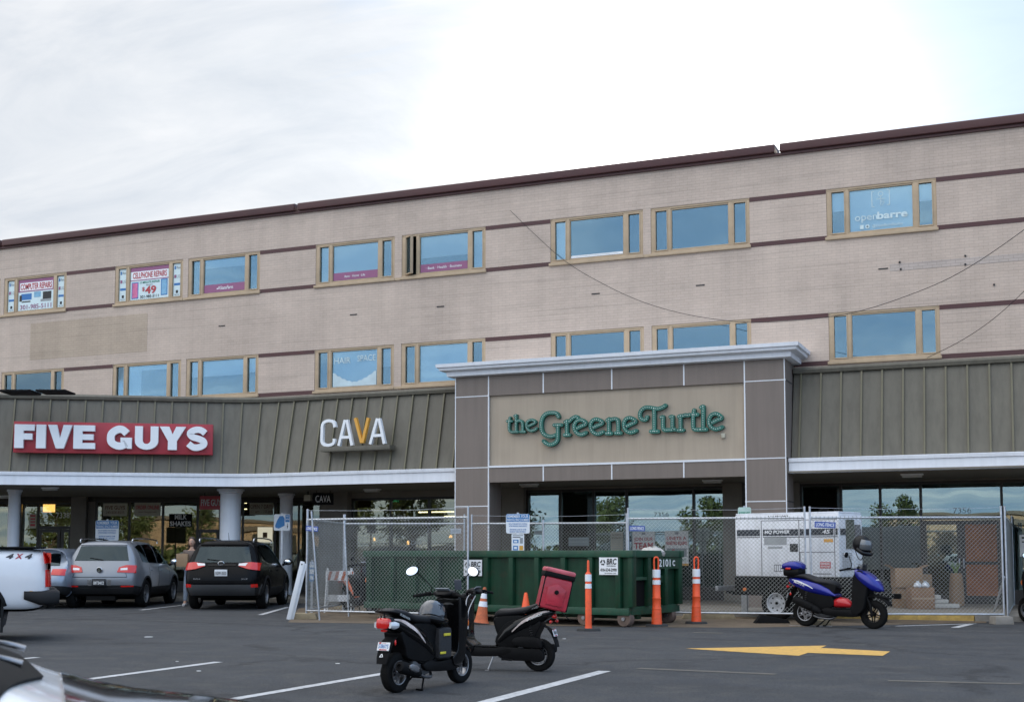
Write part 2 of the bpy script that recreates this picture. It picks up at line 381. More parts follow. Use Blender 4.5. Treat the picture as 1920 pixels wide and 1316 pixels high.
PAINT = mat('road_paint_white', (.46, .46, .46), .7, var=.2, scale=7, dirt=1.0, dcol=(.13, .13, .13), det=10)
YPAINT = mat('road_paint_yellow', (.62, .36, .08), .7, var=.15, scale=7, dirt=.95, dcol=(.14, .11, .07), det=10)
YFADE = mat('worn_yellow_paint', (.10, .09, .074), .8, var=.3, scale=8, dirt=1.0, dcol=(.085, .083, .08), det=10)
DIRT = mat('brown_dirt', (.13, .095, .06), .95, var=.35, scale=2.5, bump=.4, dirt=.8, dcol=(.2, .15, .1))
WALK = mat('sidewalk_concrete', (.2, .18, .15), .9, var=.22, scale=2.5, bump=.2, dirt=.5, dcol=(.1, .08, .06))
def mark(name, pts, m, z=.004):
    vs = [PZ(x, y, z) for x, y in pts]; a = MB(); n = len(vs)
    a.add(vs, [tuple(range(n))]).build(name, m, kind='structure')
def ln(x0, y0, x1, y1, w=.11, ext=0.0, m=None, z=.004):
    a = PZ(x0, y0, z); b = PZ(x1, y1, z); d = (b-a).normalized(); a = a-d*ext; q = Vector((-d.y, d.x, 0))*w/2
    MB().add([a-q, b-q, b+q, a+q], [(0, 1, 2, 3)]).build('road_marking', m or PAINT, kind='structure')
ln(146, 1275, 410, 1240, .13, 1.0); ln(438, 1309.5, 712, 1263, .13, .6, ); ln(712, 1263, 800, 1248, .13)
ln(908, 1316, 1134, 1257, .15, 1.5); ln(10, 1237, 70, 1231.5, .12, 1); ln(90, 1137, 127, 1132.5, .12, .3)
ln(264, 1143, 341, 1134, .12); ln(488, 1152, 540, 1137.5, .12); ln(1680, 1173, 1828, 1168.5, .12); ln(1790, 1176, 1824, 1168, .14); ln(1480, 1172, 1560, 1173, .1)
mark('road_marking', [(1285, 1215), (1497.6, 1228.5), (1515, 1223), (1655, 1228.5), (1669, 1220.5), (1539, 1213.8), (1549.6, 1209.4)], YPAINT)
ln(1195, 1252, 1455, 1263, .16, m=YFADE); ln(1665, 1275, 1915, 1281, .14, m=YFADE); ln(1300, 1185, 1355, 1186, .2, m=YFADE)
# ground dirt along the fence foot and inside the fenced yard
mark('ground_dirt', [(540, 1166), (760, 1169), (1000, 1172), (1230, 1175), (1400, 1176), (1690, 1170), (1850, 1167), (1840, 1152), (1200, 1140), (640, 1130), (560, 1140)], DIRT, .003)

# sidewalk slab under the canopy: straight part, then the angled wing
WANG = radians(32.3); FOLD = Vector((-20.2, 29.45, 0)); WD = Vector((-cos(WANG), -sin(WANG), 0))
def slabpoly(name, pts, z0, z1, m, bevel=.02):
    a = MB(); a.prism(pts, lambda x, y: (x, y, z0), lambda x, y: (x, y, z1)); a.build(name, m, kind='structure', bevel=bevel)
kr = PZ(1832, 1166, 0)
slabpoly('sidewalk', [(-9.5, 27.2), (-2.2, 27.2), (14, 27.2), (14, 36), (-46, 36), (-46, 19), (-31.5, 24.2), (-22.6, 29.9), (-20.0, 30.2), (-13.5, 29.2)], -.1, .11, WALK)
# yellow painted kerb on the right, grey kerb beyond it
KY = mat('kerb_yellow', (.5, .34, .1), .8, var=.25, scale=7, dirt=.8, dcol=(.2, .16, .1))
KG = mat('kerb_grey', (.22, .21, .19), .85, var=.2, scale=5, dirt=.5)
MB().box(-4.2, -1.45, 26.98, 27.196, -.1, .115).build('kerb', KY, kind='structure', bevel=.02)
MB().box(-1.44, 13.9, 26.98, 27.196, -.1, .115).build('kerb', KG, kind='structure', bevel=.02)
MB().box(-9.4, -4.21, 26.98, 27.196, -.1, .115).build('kerb', KG, kind='structure', bevel=.02)
# a few scraps of litter on the asphalt
LIT = mat('litter_paper', (.6, .6, .58), .8)
for i, (px, py, w, lab) in enumerate([(278, 1194, .2, 'flat white paper scrap on the asphalt behind the silver SUV'), (332, 1240, .05, 'small white scrap just above the long white parking line'), (373, 1258, .07, 'small white scrap just below the long white parking line'), (633, 1244, .07, 'pale flat scrap on the asphalt left of the white plated scooter'), (1058, 1197.5, .07, 'pale scrap on the asphalt below the green dumpster')]):
    p = PZ(px, py, 0); a = MB(); pts = [(random.uniform(.7, 1)*cos(t)*w/2, random.uniform(.7, 1)*sin(t)*w*.4) for t in [k*pi/4 for k in range(8)]]
    a.prism(pts, lambda x, y: (p.x+x, p.y+y, .004), lambda x, y: (p.x+x*.9, p.y+y*.9, .008))
    tag(a.build('paper_scrap', LIT), lab, 'litter', 'litter on the asphalt')

# ================================================================== THE BUILDING
YP, YW, YS = 29.3, 30.5, 33.4
PW, PP, PF, PS = Pl((0, YW)), Pl((0, YP)), Pl((0, YP+.15)), Pl((0, YS))
def brick_mat(name, c1, c2, mortar, scale=1.0, dirt=.0):
    m = bpy.data.materials.new(name); m.use_nodes = True; nt = m.node_tree; b = nt.nodes['Principled BSDF']; N = nt.nodes.new; L = nt.links.new
    tc = N('ShaderNodeTexCoord'); sp = N('ShaderNodeSeparateXYZ'); cb = N('ShaderNodeCombineXYZ'); L(tc.outputs['Object'], sp.inputs[0])
    ad = N('ShaderNodeMath'); ad.operation = 'ADD'; L(sp.outputs[0], ad.inputs[0]); L(sp.outputs[1], ad.inputs[1])
    L(ad.outputs[0], cb.inputs[0]); L(sp.outputs[2], cb.inputs[1])
    br = N('ShaderNodeTexBrick'); br.inputs['Scale'].default_value = 1; br.inputs['Brick Width'].default_value = .205; br.inputs['Row Height'].default_value = .0685
    br.inputs['Mortar Size'].default_value = .0055; br.inputs['Mortar Smooth'].default_value = .4; br.inputs['Bias'].default_value = -.2
    br.inputs['Color1'].default_value = c1+(1,); br.inputs['Color2'].default_value = c2+(1,); br.inputs['Mortar'].default_value = mortar+(1,)
    nz = N('ShaderNodeTexNoise'); nz.inputs['Scale'].default_value = 7; nz.inputs['Detail'].default_value = 5; L(tc.outputs['Object'], nz.inputs[0])
    off = N('ShaderNodeVectorMath'); off.operation = 'MULTIPLY_ADD'; L(nz.outputs['Color'], off.inputs[0]); off.inputs[1].default_value = (.006, .006, 0); L(cb.outputs[0], off.inputs[2])
    L(off.outputs[0], br.inputs[0])
    n = N('ShaderNodeTexNoise'); n.inputs['Scale'].default_value = .55; n.inputs['Detail'].default_value = 9; n.inputs['Roughness'].default_value = .68; L(tc.outputs['Object'], n.inputs[0])
    mr = N('ShaderNodeMapRange'); mr.inputs[1].default_value = .3; mr.inputs[2].default_value = .7; mr.inputs[3].default_value = .84; mr.inputs[4].default_value = 1.08; L(n.outputs[0], mr.inputs[0])
    # rows that are more weathered than others
    mp = N('ShaderNodeMapping'); mp.inputs['Scale'].default_value = (.35, .35, 14.6); L(tc.outputs['Object'], mp.inputs[0])
    n4 = N('ShaderNodeTexNoise'); n4.inputs['Scale'].default_value = 1; n4.inputs['Detail'].default_value = 3; L(mp.outputs[0], n4.inputs[0])
    m4 = N('ShaderNodeMapRange'); m4.inputs[1].default_value = .55; m4.inputs[2].default_value = .75; m4.inputs[3].default_value = 1; m4.inputs[4].default_value = .86; L(n4.outputs[0], m4.inputs[0])
    mu = N('ShaderNodeMath'); mu.operation = 'MULTIPLY'; L(mr.outputs[0], mu.inputs[0]); L(m4.outputs[0], mu.inputs[1])
    vm = N('ShaderNodeVectorMath'); vm.operation = 'SCALE'; L(br.outputs[0], vm.inputs[0]); L(mu.outputs[0], vm.inputs['Scale'])
    m6 = N('ShaderNodeMapping'); m6.inputs['Scale'].default_value = (2.2, 2.2, .16); L(tc.outputs['Object'], m6.inputs[0])
    n6 = N('ShaderNodeTexNoise'); n6.inputs['Scale'].default_value = 1.2; n6.inputs['Detail'].default_value = 8; n6.inputs['Roughness'].default_value = .7; L(m6.outputs[0], n6.inputs[0])
    r6 = N('ShaderNodeMapRange'); r6.inputs[1].default_value = .45; r6.inputs[2].default_value = .75; r6.inputs[3].default_value = 1; r6.inputs[4].default_value = .89; L(n6.outputs[0], r6.inputs[0])
    v6 = N('ShaderNodeVectorMath'); v6.operation = 'SCALE'; L(vm.outputs[0], v6.inputs[0]); L(r6.outputs[0], v6.inputs['Scale'])
    L(v6.outputs[0], b.inputs['Base Color']); b.inputs['Roughness'].default_value = .75
    bp = N('ShaderNodeBump'); bp.inputs['Strength'].default_value = .3; bp.inputs['Distance'].default_value = .01; bp.invert = True; L(br.outputs['Fac'], bp.inputs['Height']); L(bp.outputs[0], b.inputs['Normal'])
    _mats[name] = m; return m
BRICK = brick_mat('painted_brick', (.58, .47, .39), (.54, .435, .36), (.465, .37, .305))
TANBR = brick_mat('tan_painted_brick', (.49, .39, .30), (.46, .365, .28), (.38, .30, .23))
PALEBR = brick_mat('pale_painted_brick', (.52, .44, .39), (.47, .40, .35), (.36, .30, .26))
MAROON = mat('maroon_trim', (.068, .021, .021), .5, var=.15, scale=1.5)
FRAME = mat('tan_window_frame', (.44, .33, .215), .55, var=.1, scale=4, dirt=.25, dcol=(.2, .15, .1))
TAUPE = mat('taupe_panel', (.19, .155, .132), .6, var=.07, scale=.5, streak=.14)
TAN = mat('tan_stucco', (.41, .34, .262), .85, var=.06, scale=.9, bump=.2, bscale=120, streak=.12)
MANS = mat('olive_metal_roof', (.125, .115, .09), .42, .0, var=.14, streak=.25, scale=.7, dirt=.25, dcol=(.1, .09, .07), spec=.35)
SEAM = mat('olive_roof_seam', (.125, .113, .068), .45, var=.12)
FASC = mat('white_fascia', (.76, .78, .82), .45, var=.04, streak=.1, scale=1.2, dirt=.12, dcol=(.5, .5, .5))
SOFF = mat('dark_soffit', (.2, .18, .15), .8, var=.1, scale=1)
MULL = mat('dark_bronze_frame', (.022, .02, .018), .4, var=.1)
LINE = mat('white_reveal', (.72, .74, .77), .5, var=.04)
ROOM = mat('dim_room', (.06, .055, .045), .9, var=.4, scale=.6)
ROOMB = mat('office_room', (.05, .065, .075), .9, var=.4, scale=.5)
SHADE = mat('roller_blind', (.72, .75, .78), .8, var=.04)
GLU = glass('office_glass', (.88, .96, 1.0), .16, (.40, .60, .72))
GLS = glass('shop_glass', (.62, .66, .6), .20, (.56, .72, .76))
GLD = glass('shop_glass_shaded', (.7, .72, .62), .10, (.7, .72, .62))
B = thing('shopping_centre_building', 'long three storey painted brick building with shops under a metal mansard canopy', 'building', (-12, YP, 0))

# --- brick wall with real openings
ZH2, ZS2, ZH1, ZS1 = 9.98, 8.74, 7.0, 5.765
WX = [-32.85, -30.19, -25.83, -23.15, -18.8, -16.08, -11.74, -9.04, -4.7]; WWD = 2.5
holes = [(x, x+WWD, ZS2, ZH2) for x in WX]+[(x, x+WWD, ZS1, ZH1) for x in WX]
def wall_holes(mb, x0, x1, z0, z1, holes, y, t, mi=0):
    xs = sorted(set([x0, x1]+[h[0] for h in holes]+[h[1] for h in holes])); zs = sorted(set([z0, z1]+[h[2] for h in holes]+[h[3] for h in holes]))
    for i in range(len(xs)-1):
        for j in range(len(zs)-1):
            cx, cz = (xs[i]+xs[i+1])/2, (zs[j]+zs[j+1])/2
            if any(h[0] < cx < h[1] and h[2] < cz < h[3] for h in holes): continue
            mb.add([(xs[i], y, zs[j]), (xs[i+1], y, zs[j]), (xs[i+1], y, zs[j+1]), (xs[i], y, zs[j+1])], [(0, 1, 2, 3)], mi)
    for a, b_, c, d in holes:
        mb.add([(a, y, c), (b_, y, c), (b_, y, d), (a, y, d), (a, y+t, c), (b_, y+t, c), (b_, y+t, d), (a, y+t, d)], [(0, 4, 5, 1), (1, 5, 6, 2), (2, 6, 7, 3), (3, 7, 4, 0)], mi)
m = MB(); wall_holes(m, -52, 14, 3.3, 10.95, holes, YW, .16)
bm_wall = m
me_w = m.build('wall', BRICK, B, world=True)
# body behind the wall: sides, back, roof deck (kept clear of the rooms)
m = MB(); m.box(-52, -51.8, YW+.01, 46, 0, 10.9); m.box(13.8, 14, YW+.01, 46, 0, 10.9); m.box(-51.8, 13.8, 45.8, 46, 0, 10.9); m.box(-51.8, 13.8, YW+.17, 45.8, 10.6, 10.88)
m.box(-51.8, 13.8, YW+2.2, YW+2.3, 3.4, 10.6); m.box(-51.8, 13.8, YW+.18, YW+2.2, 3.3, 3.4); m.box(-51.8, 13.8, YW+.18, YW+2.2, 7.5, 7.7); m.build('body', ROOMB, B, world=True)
# coping: long sections with narrow gaps between them
gaps = [PW.sz(8, 458)[0], PW.sz(560, 392)[0], PW.sz(1459, 284)[0]]
ed = [-52]+[g for g in gaps for _ in (0, 1)]+[14]
for i in range(0, len(ed), 2):
    a, b_ = ed[i]+(.06 if i else 0), ed[i+1]-(.06 if i+1 < len(ed)-1 else 0)
    m = MB(); sag = -.05 if i == 2 else 0
    prof = [(-.10, 10.99), (-.16, 11.0), (-.17, 11.17), (-.12, 11.2), (.5, 11.22), (.5, 11.0)]
    m.rings([[Vector((x, YW+o, z)) for o, z in prof] for x in (a, b_)]); m.build('coping', MAROON, B, world=True, bevel=.01)
m = MB(); m.box(-52, 14, YW-.07, YW+.3, 10.93, 10.985); m.build('coping_rail', MAROON, B, world=True)
# maroon bands between the window groups
seg = sorted(WX); grp = []
for x in seg:
    if grp and x-grp[-1][1] < .4: grp[-1][1] = x+WWD
    else: grp.append([x, x+WWD])
for z in (ZH2, ZS2+.115, ZH1, ZS1+.1):
    xs = [-52]+[v for g in grp for v in g]+[14]
    for i in range(0, len(xs), 2):
        h = .105; MB().box(xs[i]+.003, xs[i+1]-.003, YW-.012, YW+.02, z-h, z).build('band', MAROON, B, world=True)
# paint patches, weep slots
def wallquad(name, x0, x1, y0, y1, m_, off=.004):
    a, _ = PW.sz(x0, (y0+y1)/2); b_, _ = PW.sz(x1, (y0+y1)/2); z1 = PW.sz((x0+x1)/2, y0)[1]; z0 = PW.sz((x0+x1)/2, y1)[1]
    MB().pbox(PW, a, b_, z0, z1, -.01, off).build(name, m_, B, world=True)
wallquad('painted_patch', 57, 276, 597, 667, TANBR)
wallquad('painted_strip', 1668, 1990, 482, 496, PALEBR)
for px, py in [(416, 611), (663, 590), (826, 575), (1117, 551), (1313, 535), (1656, 504)]:
    a, z = PW.sz(px, py); MB().pbox(PW, a-.11, a+.11, z-.014, z+.014, -.02, .012).build('wall_slot', INK, B, world=True)
# cable brackets / bolts on the wall
m = MB()
for px, py in [(1687, 492), (1689, 505), (1810, 480), (1810, 496), (1864, 534)]:
    a, z = PW.sz(px, py); m.pbox(PW, a-.02, a+.02, z-.02, z+.02, -.02, .03)
m.build('wall_bolts', INK, B, world=True)

# --- windows: frame > three panes, sill, blinds
def blind(pl, a0, a1, z0, z1, off, parent, slats=True, m_=None):
    mb = MB()
    if slats:
        n = max(2, int((z1-z0)/.035))
        for i in range(n):
            z = z0+(z1-z0)*(i+.5)/n; mb.add([pl.pt(a0, z-.016, off-.01), pl.pt(a1, z-.016, off-.01), pl.pt(a1, z+.014, off+.012), pl.pt(a0, z+.014, off+.012), pl.pt(a0, z-.013, off-.012), pl.pt(a1, z-.013, off-.012), pl.pt(a1, z+.017, off+.010), pl.pt(a0, z+.017, off+.010)],
                                         [(0, 1, 2, 3), (7, 6, 5, 4), (0, 4, 5, 1), (3, 2, 6, 7)])
    else: mb.pbox(pl, a0, a1, z0, z1, off-.005, off+.005)
    mb.build('blind', m_ or SHADE, parent, world=True)
WPANE = [(.05, .165), (.215, .785), (.845, .96)]
def window(x, z0, z1, blinds=(), open_=None):
    m = MB(); w = WWD; o0, o1 = -.10, -.015; zb = z0+.075
    fr = m
    def bar(a, b_, c, d, oo0=o0, oo1=o1): fr.pbox(PW, a, b_, c, d, oo0, oo1)
    bar(x, x+w, z1-.055, z1-.001); bar(x, x+w, zb, zb+.05)
    bar(x+.001, x+.05*w-.02, zb+.05, z1-.055); bar(x+.96*w+.02, x+w-.001, zb+.05, z1-.055)
    for a, b_ in ((.165, .215), (.785, .845)): bar(x+a*w+.02, x+b_*w-.02, zb+.05, z1-.055)
    W_ = fr.build('window', FRAME, B, world=True, bevel=.006)
    MB().pbox(PW, x-.03, x+w+.03, z0, z0+.07, -.12, .06).build('sill', FRAME, W_, world=True, bevel=.008)
    for k, (a, b_) in enumerate(WPANE):
        a0, a1 = x+a*w, x+b_*w; c, d = zb+.085, z1-.09
        s = MB(); th = .03; oo0, oo1 = (-.08, -.004) if k != 1 else (-.09, -.03)
        for q in ((a0-th+.008, a1+th-.008, c-th, c), (a0-th+.008, a1+th-.008, d, d+th), (a0-th+.008, a0, c, d), (a1, a1+th-.008, c, d)): s.pbox(PW, q[0], q[1], q[2], q[3], oo0, oo1)
        if open_ == k:                                     # casement swung out
            piv = PW.pt(a0-th, 0, .0); R = Matrix.Translation(piv) @ Matrix.Rotation(radians(-36), 4, 'Z') @ Matrix.Translation(-piv)
            g = MB().pbox(PW, a0, a1, c, d, -.06, -.05); s.xf(R); g.xf(R)
        else: g = MB().pbox(PW, a0, a1, c, d, -.07, -.062)
        s.build('sash', FRAME, W_, world=True, bevel=.004); g.build('pane', GLU, W_, world=True)
    for b_ in blinds:
        k, f0, f1 = b_[:3]; a, e = WPANE[k]; c, d = zb+.085, z1-.09
        if len(b_) > 4: a, e = a+(e-a)*b_[4], a+(e-a)*b_[5]
        blind(PW, x+a*w, x+e*w, c+(d-c)*f0, c+(d-c)*f1, -.13, W_, b_[3])
    return W_
ub = {-18.8: ((1, .2, .99, True), (0, .0, .99, True)), -16.08: ((1, .42, .99, True), (2, 0, .99, True)), -23.15: ((1, .75, .99, True),), -4.7: ((0, .55, .99, False), (1, .0, .99, False), (2, .6, .99, False)), -11.74: ((0, 0, .99, False),)}
lb = {-30.19: ((0, 0, .99, False), (1, 0, .99, False, 0, .55), (1, 0, .99, False, .57, 1), (2, 0, .99, False)), -25.83: ((0, 0, .99, True), (1, 0, .99, True, 0, .3), (1, .86, .99, False)), -23.15: ((1, .55, .99, False), (0, .55, .99, False), (2, .6, .99, False)),
      -16.08: ((1, .0, .99, False),), -18.8: ((1, .0, .99, False), (2, .5, .99, True))}
for x in WX:
    window(x, ZS2, ZH2, ub.get(x, ()), 0 if x == -16.08 else None); window(x, ZS1, ZH1, lb.get(x, ()))
MULLP = mat('mullion_panel', (.27, .24, .215), .7, var=.08)
for g in grp:
    if g[1]-g[0] > 4:
        for z0, z1 in ((ZS2, ZH2), (ZS1, ZH1)):
            MB().box(g[0]+WWD-.001 if False else g[0]+WWD+.004, g[1]-WWD-.004, YW+.012, YW+.2, z0+.072, z1-.002).build('mullion_panel', MULLP, B, world=True)
            MB().box(g[0]+WWD+.035, g[1]-WWD-.035, YW-.05, YW+.2, z0, z0+.068).build('sill', FRAME, B, world=True)

# --- canopy: fascia, soffit and mansard swept along the bent front line
XL, XR = PP.sz(853, 800)[0], PP.sz(1473, 760)[0]
def bend():
    p = [FOLD+WD*14, FOLD+WD*5]; a = FOLD+WD*.75; b_ = FOLD+Vector((.75, 0, 0))
    for i in range(7):
        t = i/6; p.append(a*(1-t)**2+FOLD*2*t*(1-t)+b_*t*t)
    return p
pathL = bend()+[Vector((XL+.02, YP+.15, 0))]; pathR = [Vector((XR+.02, YP+.15, 0)), Vector((13.9, YP+.15, 0))]
def offs(path, o):
    """offset a path, + towards the viewer"""
    out = []
    for i, p in enumerate(path):
        ns = []
        if i > 0: d = (path[i]-path[i-1]).normalized(); ns.append(Vector((d.y, -d.x, 0)))
        if i < len(path)-1: d = (path[i+1]-path[i]).normalized(); ns.append(Vector((d.y, -d.x, 0)))
        n = sum(ns, Vector()).normalized(); k = 1/max(.5, n.dot(ns[0])); out.append(p+n*o*k)
    return out
def sweep(path, prof, mb=None, mi=0):
    mb = mb or MB(); cols = [offs(path, o) for o, z in prof]
    return mb.rings([[Vector((cols[j][i].x, cols[j][i].y, prof[j][1])) for j in range(len(prof))] for i in range(len(path))], mi)
ZFB, ZFT, ZMT = 3.16, 3.505, 5.66
for path in (pathL, pathR):
    sweep(path, [(0, ZFB), (0, ZFT-.1), (.035, ZFT-.085), (.045, ZFT-.01), (.03, ZFT), (-.42, ZFT+.02), (-.42, ZFB+.05), (-.05, ZFB+.05), (-.05, ZFB)]).build('fascia', FASC, B, world=True, smooth=25)
    m = sweep(path, [(-.35, ZFT-.02), (-.85, ZMT-.1), (-1.02, ZMT-.1), (-.5, ZFT-.02)])
    lo = offs(path, -.35); hi = offs(path, -.85); L_ = [0]
    for i in range(1, len(lo)): L_.append(L_[-1]+(lo[i]-lo[i-1]).length)
    s = .18 if path is pathR else .3
    while s < L_[-1]:
        i = max(k for k in range(len(L_)-1) if L_[k] <= s); t = (s-L_[i])/(L_[i+1]-L_[i])
        a = lo[i].lerp(lo[i+1], t); b_ = hi[i].lerp(hi[i+1], t); d = (lo[i+1]-lo[i]).normalized(); n = Vector((d.y, -d.x, 0)); d = d*.02
        a.z = ZFT-.01; b_.z = ZMT-.09; n2 = (n+Vector((0, 0, .23))).normalized()*.05
        m.add([a-d, a+d, a+d+n2, a-d+n2, b_-d, b_+d, b_+d+n2, b_-d+n2], [(0, 3, 2, 1), (4, 5, 6, 7), (0, 1, 5, 4), (1, 2, 6, 5), (2, 3, 7, 6), (3, 0, 4, 7)], 1)
        s += .462
    m.build('mansard', [MANS, SEAM], B, world=True, smooth=20)
    sweep(path, [(-.77, ZMT-.1), (-.75, ZMT-.02), (-.80, ZMT+.04), (-1.15, ZMT+.055), (-1.15, ZMT-.1)]).build('mansard_cap', MANS, B, world=True, smooth=20)
# flat roof behind the mansard, soffit under it
hi = offs(pathL, -.9)
def poly(name, pts, z0, z1, m_):
    MB().prism([(p[0], p[1]) for p in pts], lambda x, y: (x, y, z0), lambda x, y: (x, y, z1)).build(name, m_, B, world=True)
poly('canopy_roof', [(p.x, p.y) for p in hi[:-1]]+[(XL, YW-.02), (-46, YW-.02)] if False else [(hi[0].x, hi[0].y), (hi[3].x, hi[3].y-.0), (-20, YW-.05), (-50, YW-.05)], ZMT-.15, ZMT-.05, MANS)
fo = offs(pathL, -.06)
poly('soffit', [(p.x, p.y) for p in fo]+[(XL, 36.5), (fo[0].x, 36.5)], ZFB+.012, ZFB+.05, SOFF)
poly('soffit', [(XL+.01, YP+.06), (XR-.01, YP+.06), (XR-.01, 36.5), (XL+.01, 36.5)], ZFB+.022, ZFB+.06, SOFF)
poly('soffit', [(XR, YP+.1), (13.9, YP+.1), (13.9, 36.5), (XR, 36.5)], ZFB+.012, ZFB+.05, SOFF)
# --- portal frame
XLi, XRi = PP.sz(916, 800)[0], PP.sz(1397, 790)[0]
zc = lambda x, y: PP.sz(x, y)[1]
ZC0 = (zc(845, 710)+zc(1470, 671))/2; ZPT = (zc(918, 742)+zc(1395, 716.7))/2; ZPB = (zc(918, 876)+zc(1395, 860))/2; ZBB = (zc(914, 904)+zc(1395, 893))/2
for a, b_ in ((XL, XLi), (XRi, XR)): MB().box(a, b_, YP, YP+.8, 0, ZC0+.02).build('pillar', TAUPE, B, world=True)
MB().box(XLi+.001, XRi-.001, YP, YP+.5, ZPT, ZC0+.02).build('header_beam', TAUPE, B, world=True)
MB().box(XLi+.001, XRi-.001, YP, YP+.5, ZBB, ZPB).build('lower_beam', TAUPE, B, world=True)
MB().box(XLi+.001, XRi-.001, YP+.07, YP+.4, ZPB+.001, ZPT-.001).build('sign_panel', TAN, B, world=True)
MB().box(XL+.1, XR-.1, YP+.81, YW-.01, ZBB+.1, ZC0).build('portal_body', TAUPE, B, world=True)
# returns of the portal towards the wall
MB().box(XR-.3, XR-.012, YP+.805, YW-.005, 3.2, ZC0).build('portal_side', TAUPE, B, world=True)
m = MB(); e = .011; o = .006
def hl(a, b_, z, t=e, oo=o): m.box(a, b_, YP-oo, YP+.03, z-t, z+t)
def vl(x, z0, z1, t=e, oo=o): m.box(x-t, x+t, YP-oo-.002, YP+.03, z0, z1)
for px0, px1, ys in ((853, 916, (743.5, 877, 949)), (1397, 1473, (713.5, 859, 939.5))):
    for y in ys: hl(PP.sz(px0, y)[0]+.0, PP.sz(px1, y)[0], zc((px0+px1)/2, y))
    for z in (.9,): hl(PP.sz(px0, y)[0], PP.sz(px1, y)[0], 1.35)
vl(XLi, .1, ZC0, .015); vl(XRi, .1, ZC0, .015); vl(XL+.016, .1, ZC0); vl(XR-.016, .1, ZC0)
for px, y0, y1, y2, y3 in ((1018.7, 700, 738, 872, 900), (1147, 692, 731, 866, 898), (1282, 683, 723, 862, 893)):
    vl(PP.sz(px, y0)[0], ZPT, ZC0, .016); vl(PP.sz(px, y2)[0], ZBB, ZPB, .016)
hl(XLi, XRi, ZPB+.0, .024, .02)
m.build('reveal_lines', LINE, B, world=True)
m = MB()      # dark joints on the side return of the right pillar
for y in (713.5, 859, 939.5): z = zc(1435, y); m.box(XR-.01, XR+.006, YP+.01, YP+.8, z-.012, z+.012)
m.build('panel_joint', INK, B, world=True)
# cornice: two stepped slabs returning to the wall
def cor(x0, x1, y0, z0, z1): return MB().box(x0, x1, y0, YW-.004, z0, z1)
zct = (PP.sz(828, 683, .42)[1]+PP.sz(1490, 637.5, .42)[1])/2
h = zct-ZC0; a = MB()
pr = [(.10, 0), (.16, .02), (.17, h*.40), (.27, h*.44), (.31, h*.50), (.32, h*.68), (.37, h*.72), (.38, h*.97), (.34, h), (-.3, h+.01), (-.3, 0)]
# mitred sweep along left side, front, right side
xl, xr = XL, XR
R = []
for P_, dx, dy in (((xl, YW-.004), -1, 0), ((xl, YP), -1, -1), ((xr, YP), 1, -1), ((xr, YW-.004), 1, 0)):
    R.append([Vector((P_[0]+dx*o_, P_[1]+dy*o_, ZC0+z_)) for o_, z_ in pr])
a.rings(R); a.build('cornice', FASC, B, world=True, smooth=20)
MB().box(xl+.31, xr-.31, YP+.31, YW-.01, ZC0+.01, zct-.02).build('cornice_top', FASC, B, world=True)

# --- columns of the arcade
def column(px, d, r, lab=None):
    p = VD(px, d); m = MB(); H = ZFB+.0
    m.lathe([(r*1.18, .1), (r*1.18, .2), (r*1.06, .24), (r, .3), (r*.98, H-.2), (r*1.0, H-.14), (r*1.12, H-.12), (r*1.12, H-.07), (r*1.3, H-.055), (r*1.3, H)], p, seg=36)
    m.build('column', FASC, B, world=True, smooth=40)
column(432.5, 36.3, .295); column(537, 38.9, .2); column(27, 36.6, .165); column(-230, 35.6, .28)

# --- shopfronts
def shop(pl, xs, ztop=3.0, zbot=.11, gl=None, transom=None, sill=.35, px_y=1000, base=True):
    """xs: pixel columns of the mullions; each bay is a part, its glass a sub-part"""
    gl = gl or GLS; out = []
    A = [pl.sz(x, px_y)[0] for x in xs]
    for i in range(len(A)-1):
        a, b_ = A[i], A[i+1]; m = MB()
        m.pbox(pl, a-.03, a+.03, zbot, ztop, -.07, .05); m.pbox(pl, b_-.03+.062, b_+.03-.0+.002, zbot, ztop, -.068, .048) if i == len(A)-2 else None
        m.pbox(pl, a+.031, b_-.031, ztop-.07, ztop, -.07, .045); m.pbox(pl, a+.031, b_-.031, zbot, zbot+sill, -.07, .045)
        tr = transom[i] if isinstance(transom, dict) and i in transom else None
        if tr: m.pbox(pl, a+.031, b_-.031, tr-.04, tr+.04, -.07, .046)
        w = m.build('storefront_window', MULL, B, world=True)
        MB().pbox(pl, a+.031, b_-.031, zbot+sill, ztop-.07, -.02, -.012).build('pane', gl, w, world=True); out.append(w)
    return out
shopR = shop(PS, [1504, 1578, 1652, 1728, 1880, 2010, 2200], ztop=PS.sz(1504, 905)[1]-.03, transom={3: PS.sz(1800, 970)[1]})
shopP = shop(PS, [990, 1052, 1114, 1175.5, 1301.5, 1363], ztop=PS.sz(1160, 914)[1]-.02, gl=GLS)
shopC = shop(PS, [662, 733, 805, 865, 941], ztop=2.98, gl=GLD)
PG = Pl(VD(300, 41.6), radians(25.5))
shopW = shop(PG, [-60, 38, 71, 135], ztop=PG.sz(100, 941)[1], gl=GLD)
shopW2 = shop(PG, [180, 242, 305, 370, 412, 455, 516, 560, 600], ztop=PG.sz(300, 938)[1], gl=GLD)
PILM = mat('pilaster_concrete', (.17, .155, .13), .85, var=.12, scale=2, bump=.2)
def pier(pl, x0, x1, o1=.12, z1=ZFB+.01, m_=None, o0=-.3):
    MB().pbox(pl, pl.sz(x0, 1000)[0], pl.sz(x1, 1000)[0], .1, z1, o0, o1).build('pier', m_ or PILM, B, world=True)
pier(PG, 136, 164, .25); pier(PG, 164.5, 178, .02); pier(PS, 612, 660, .3); pier(PS, 947, 988, .25); pier(PS, 1364, 1400, .5); pier(PS, 1470, 1502, .1)
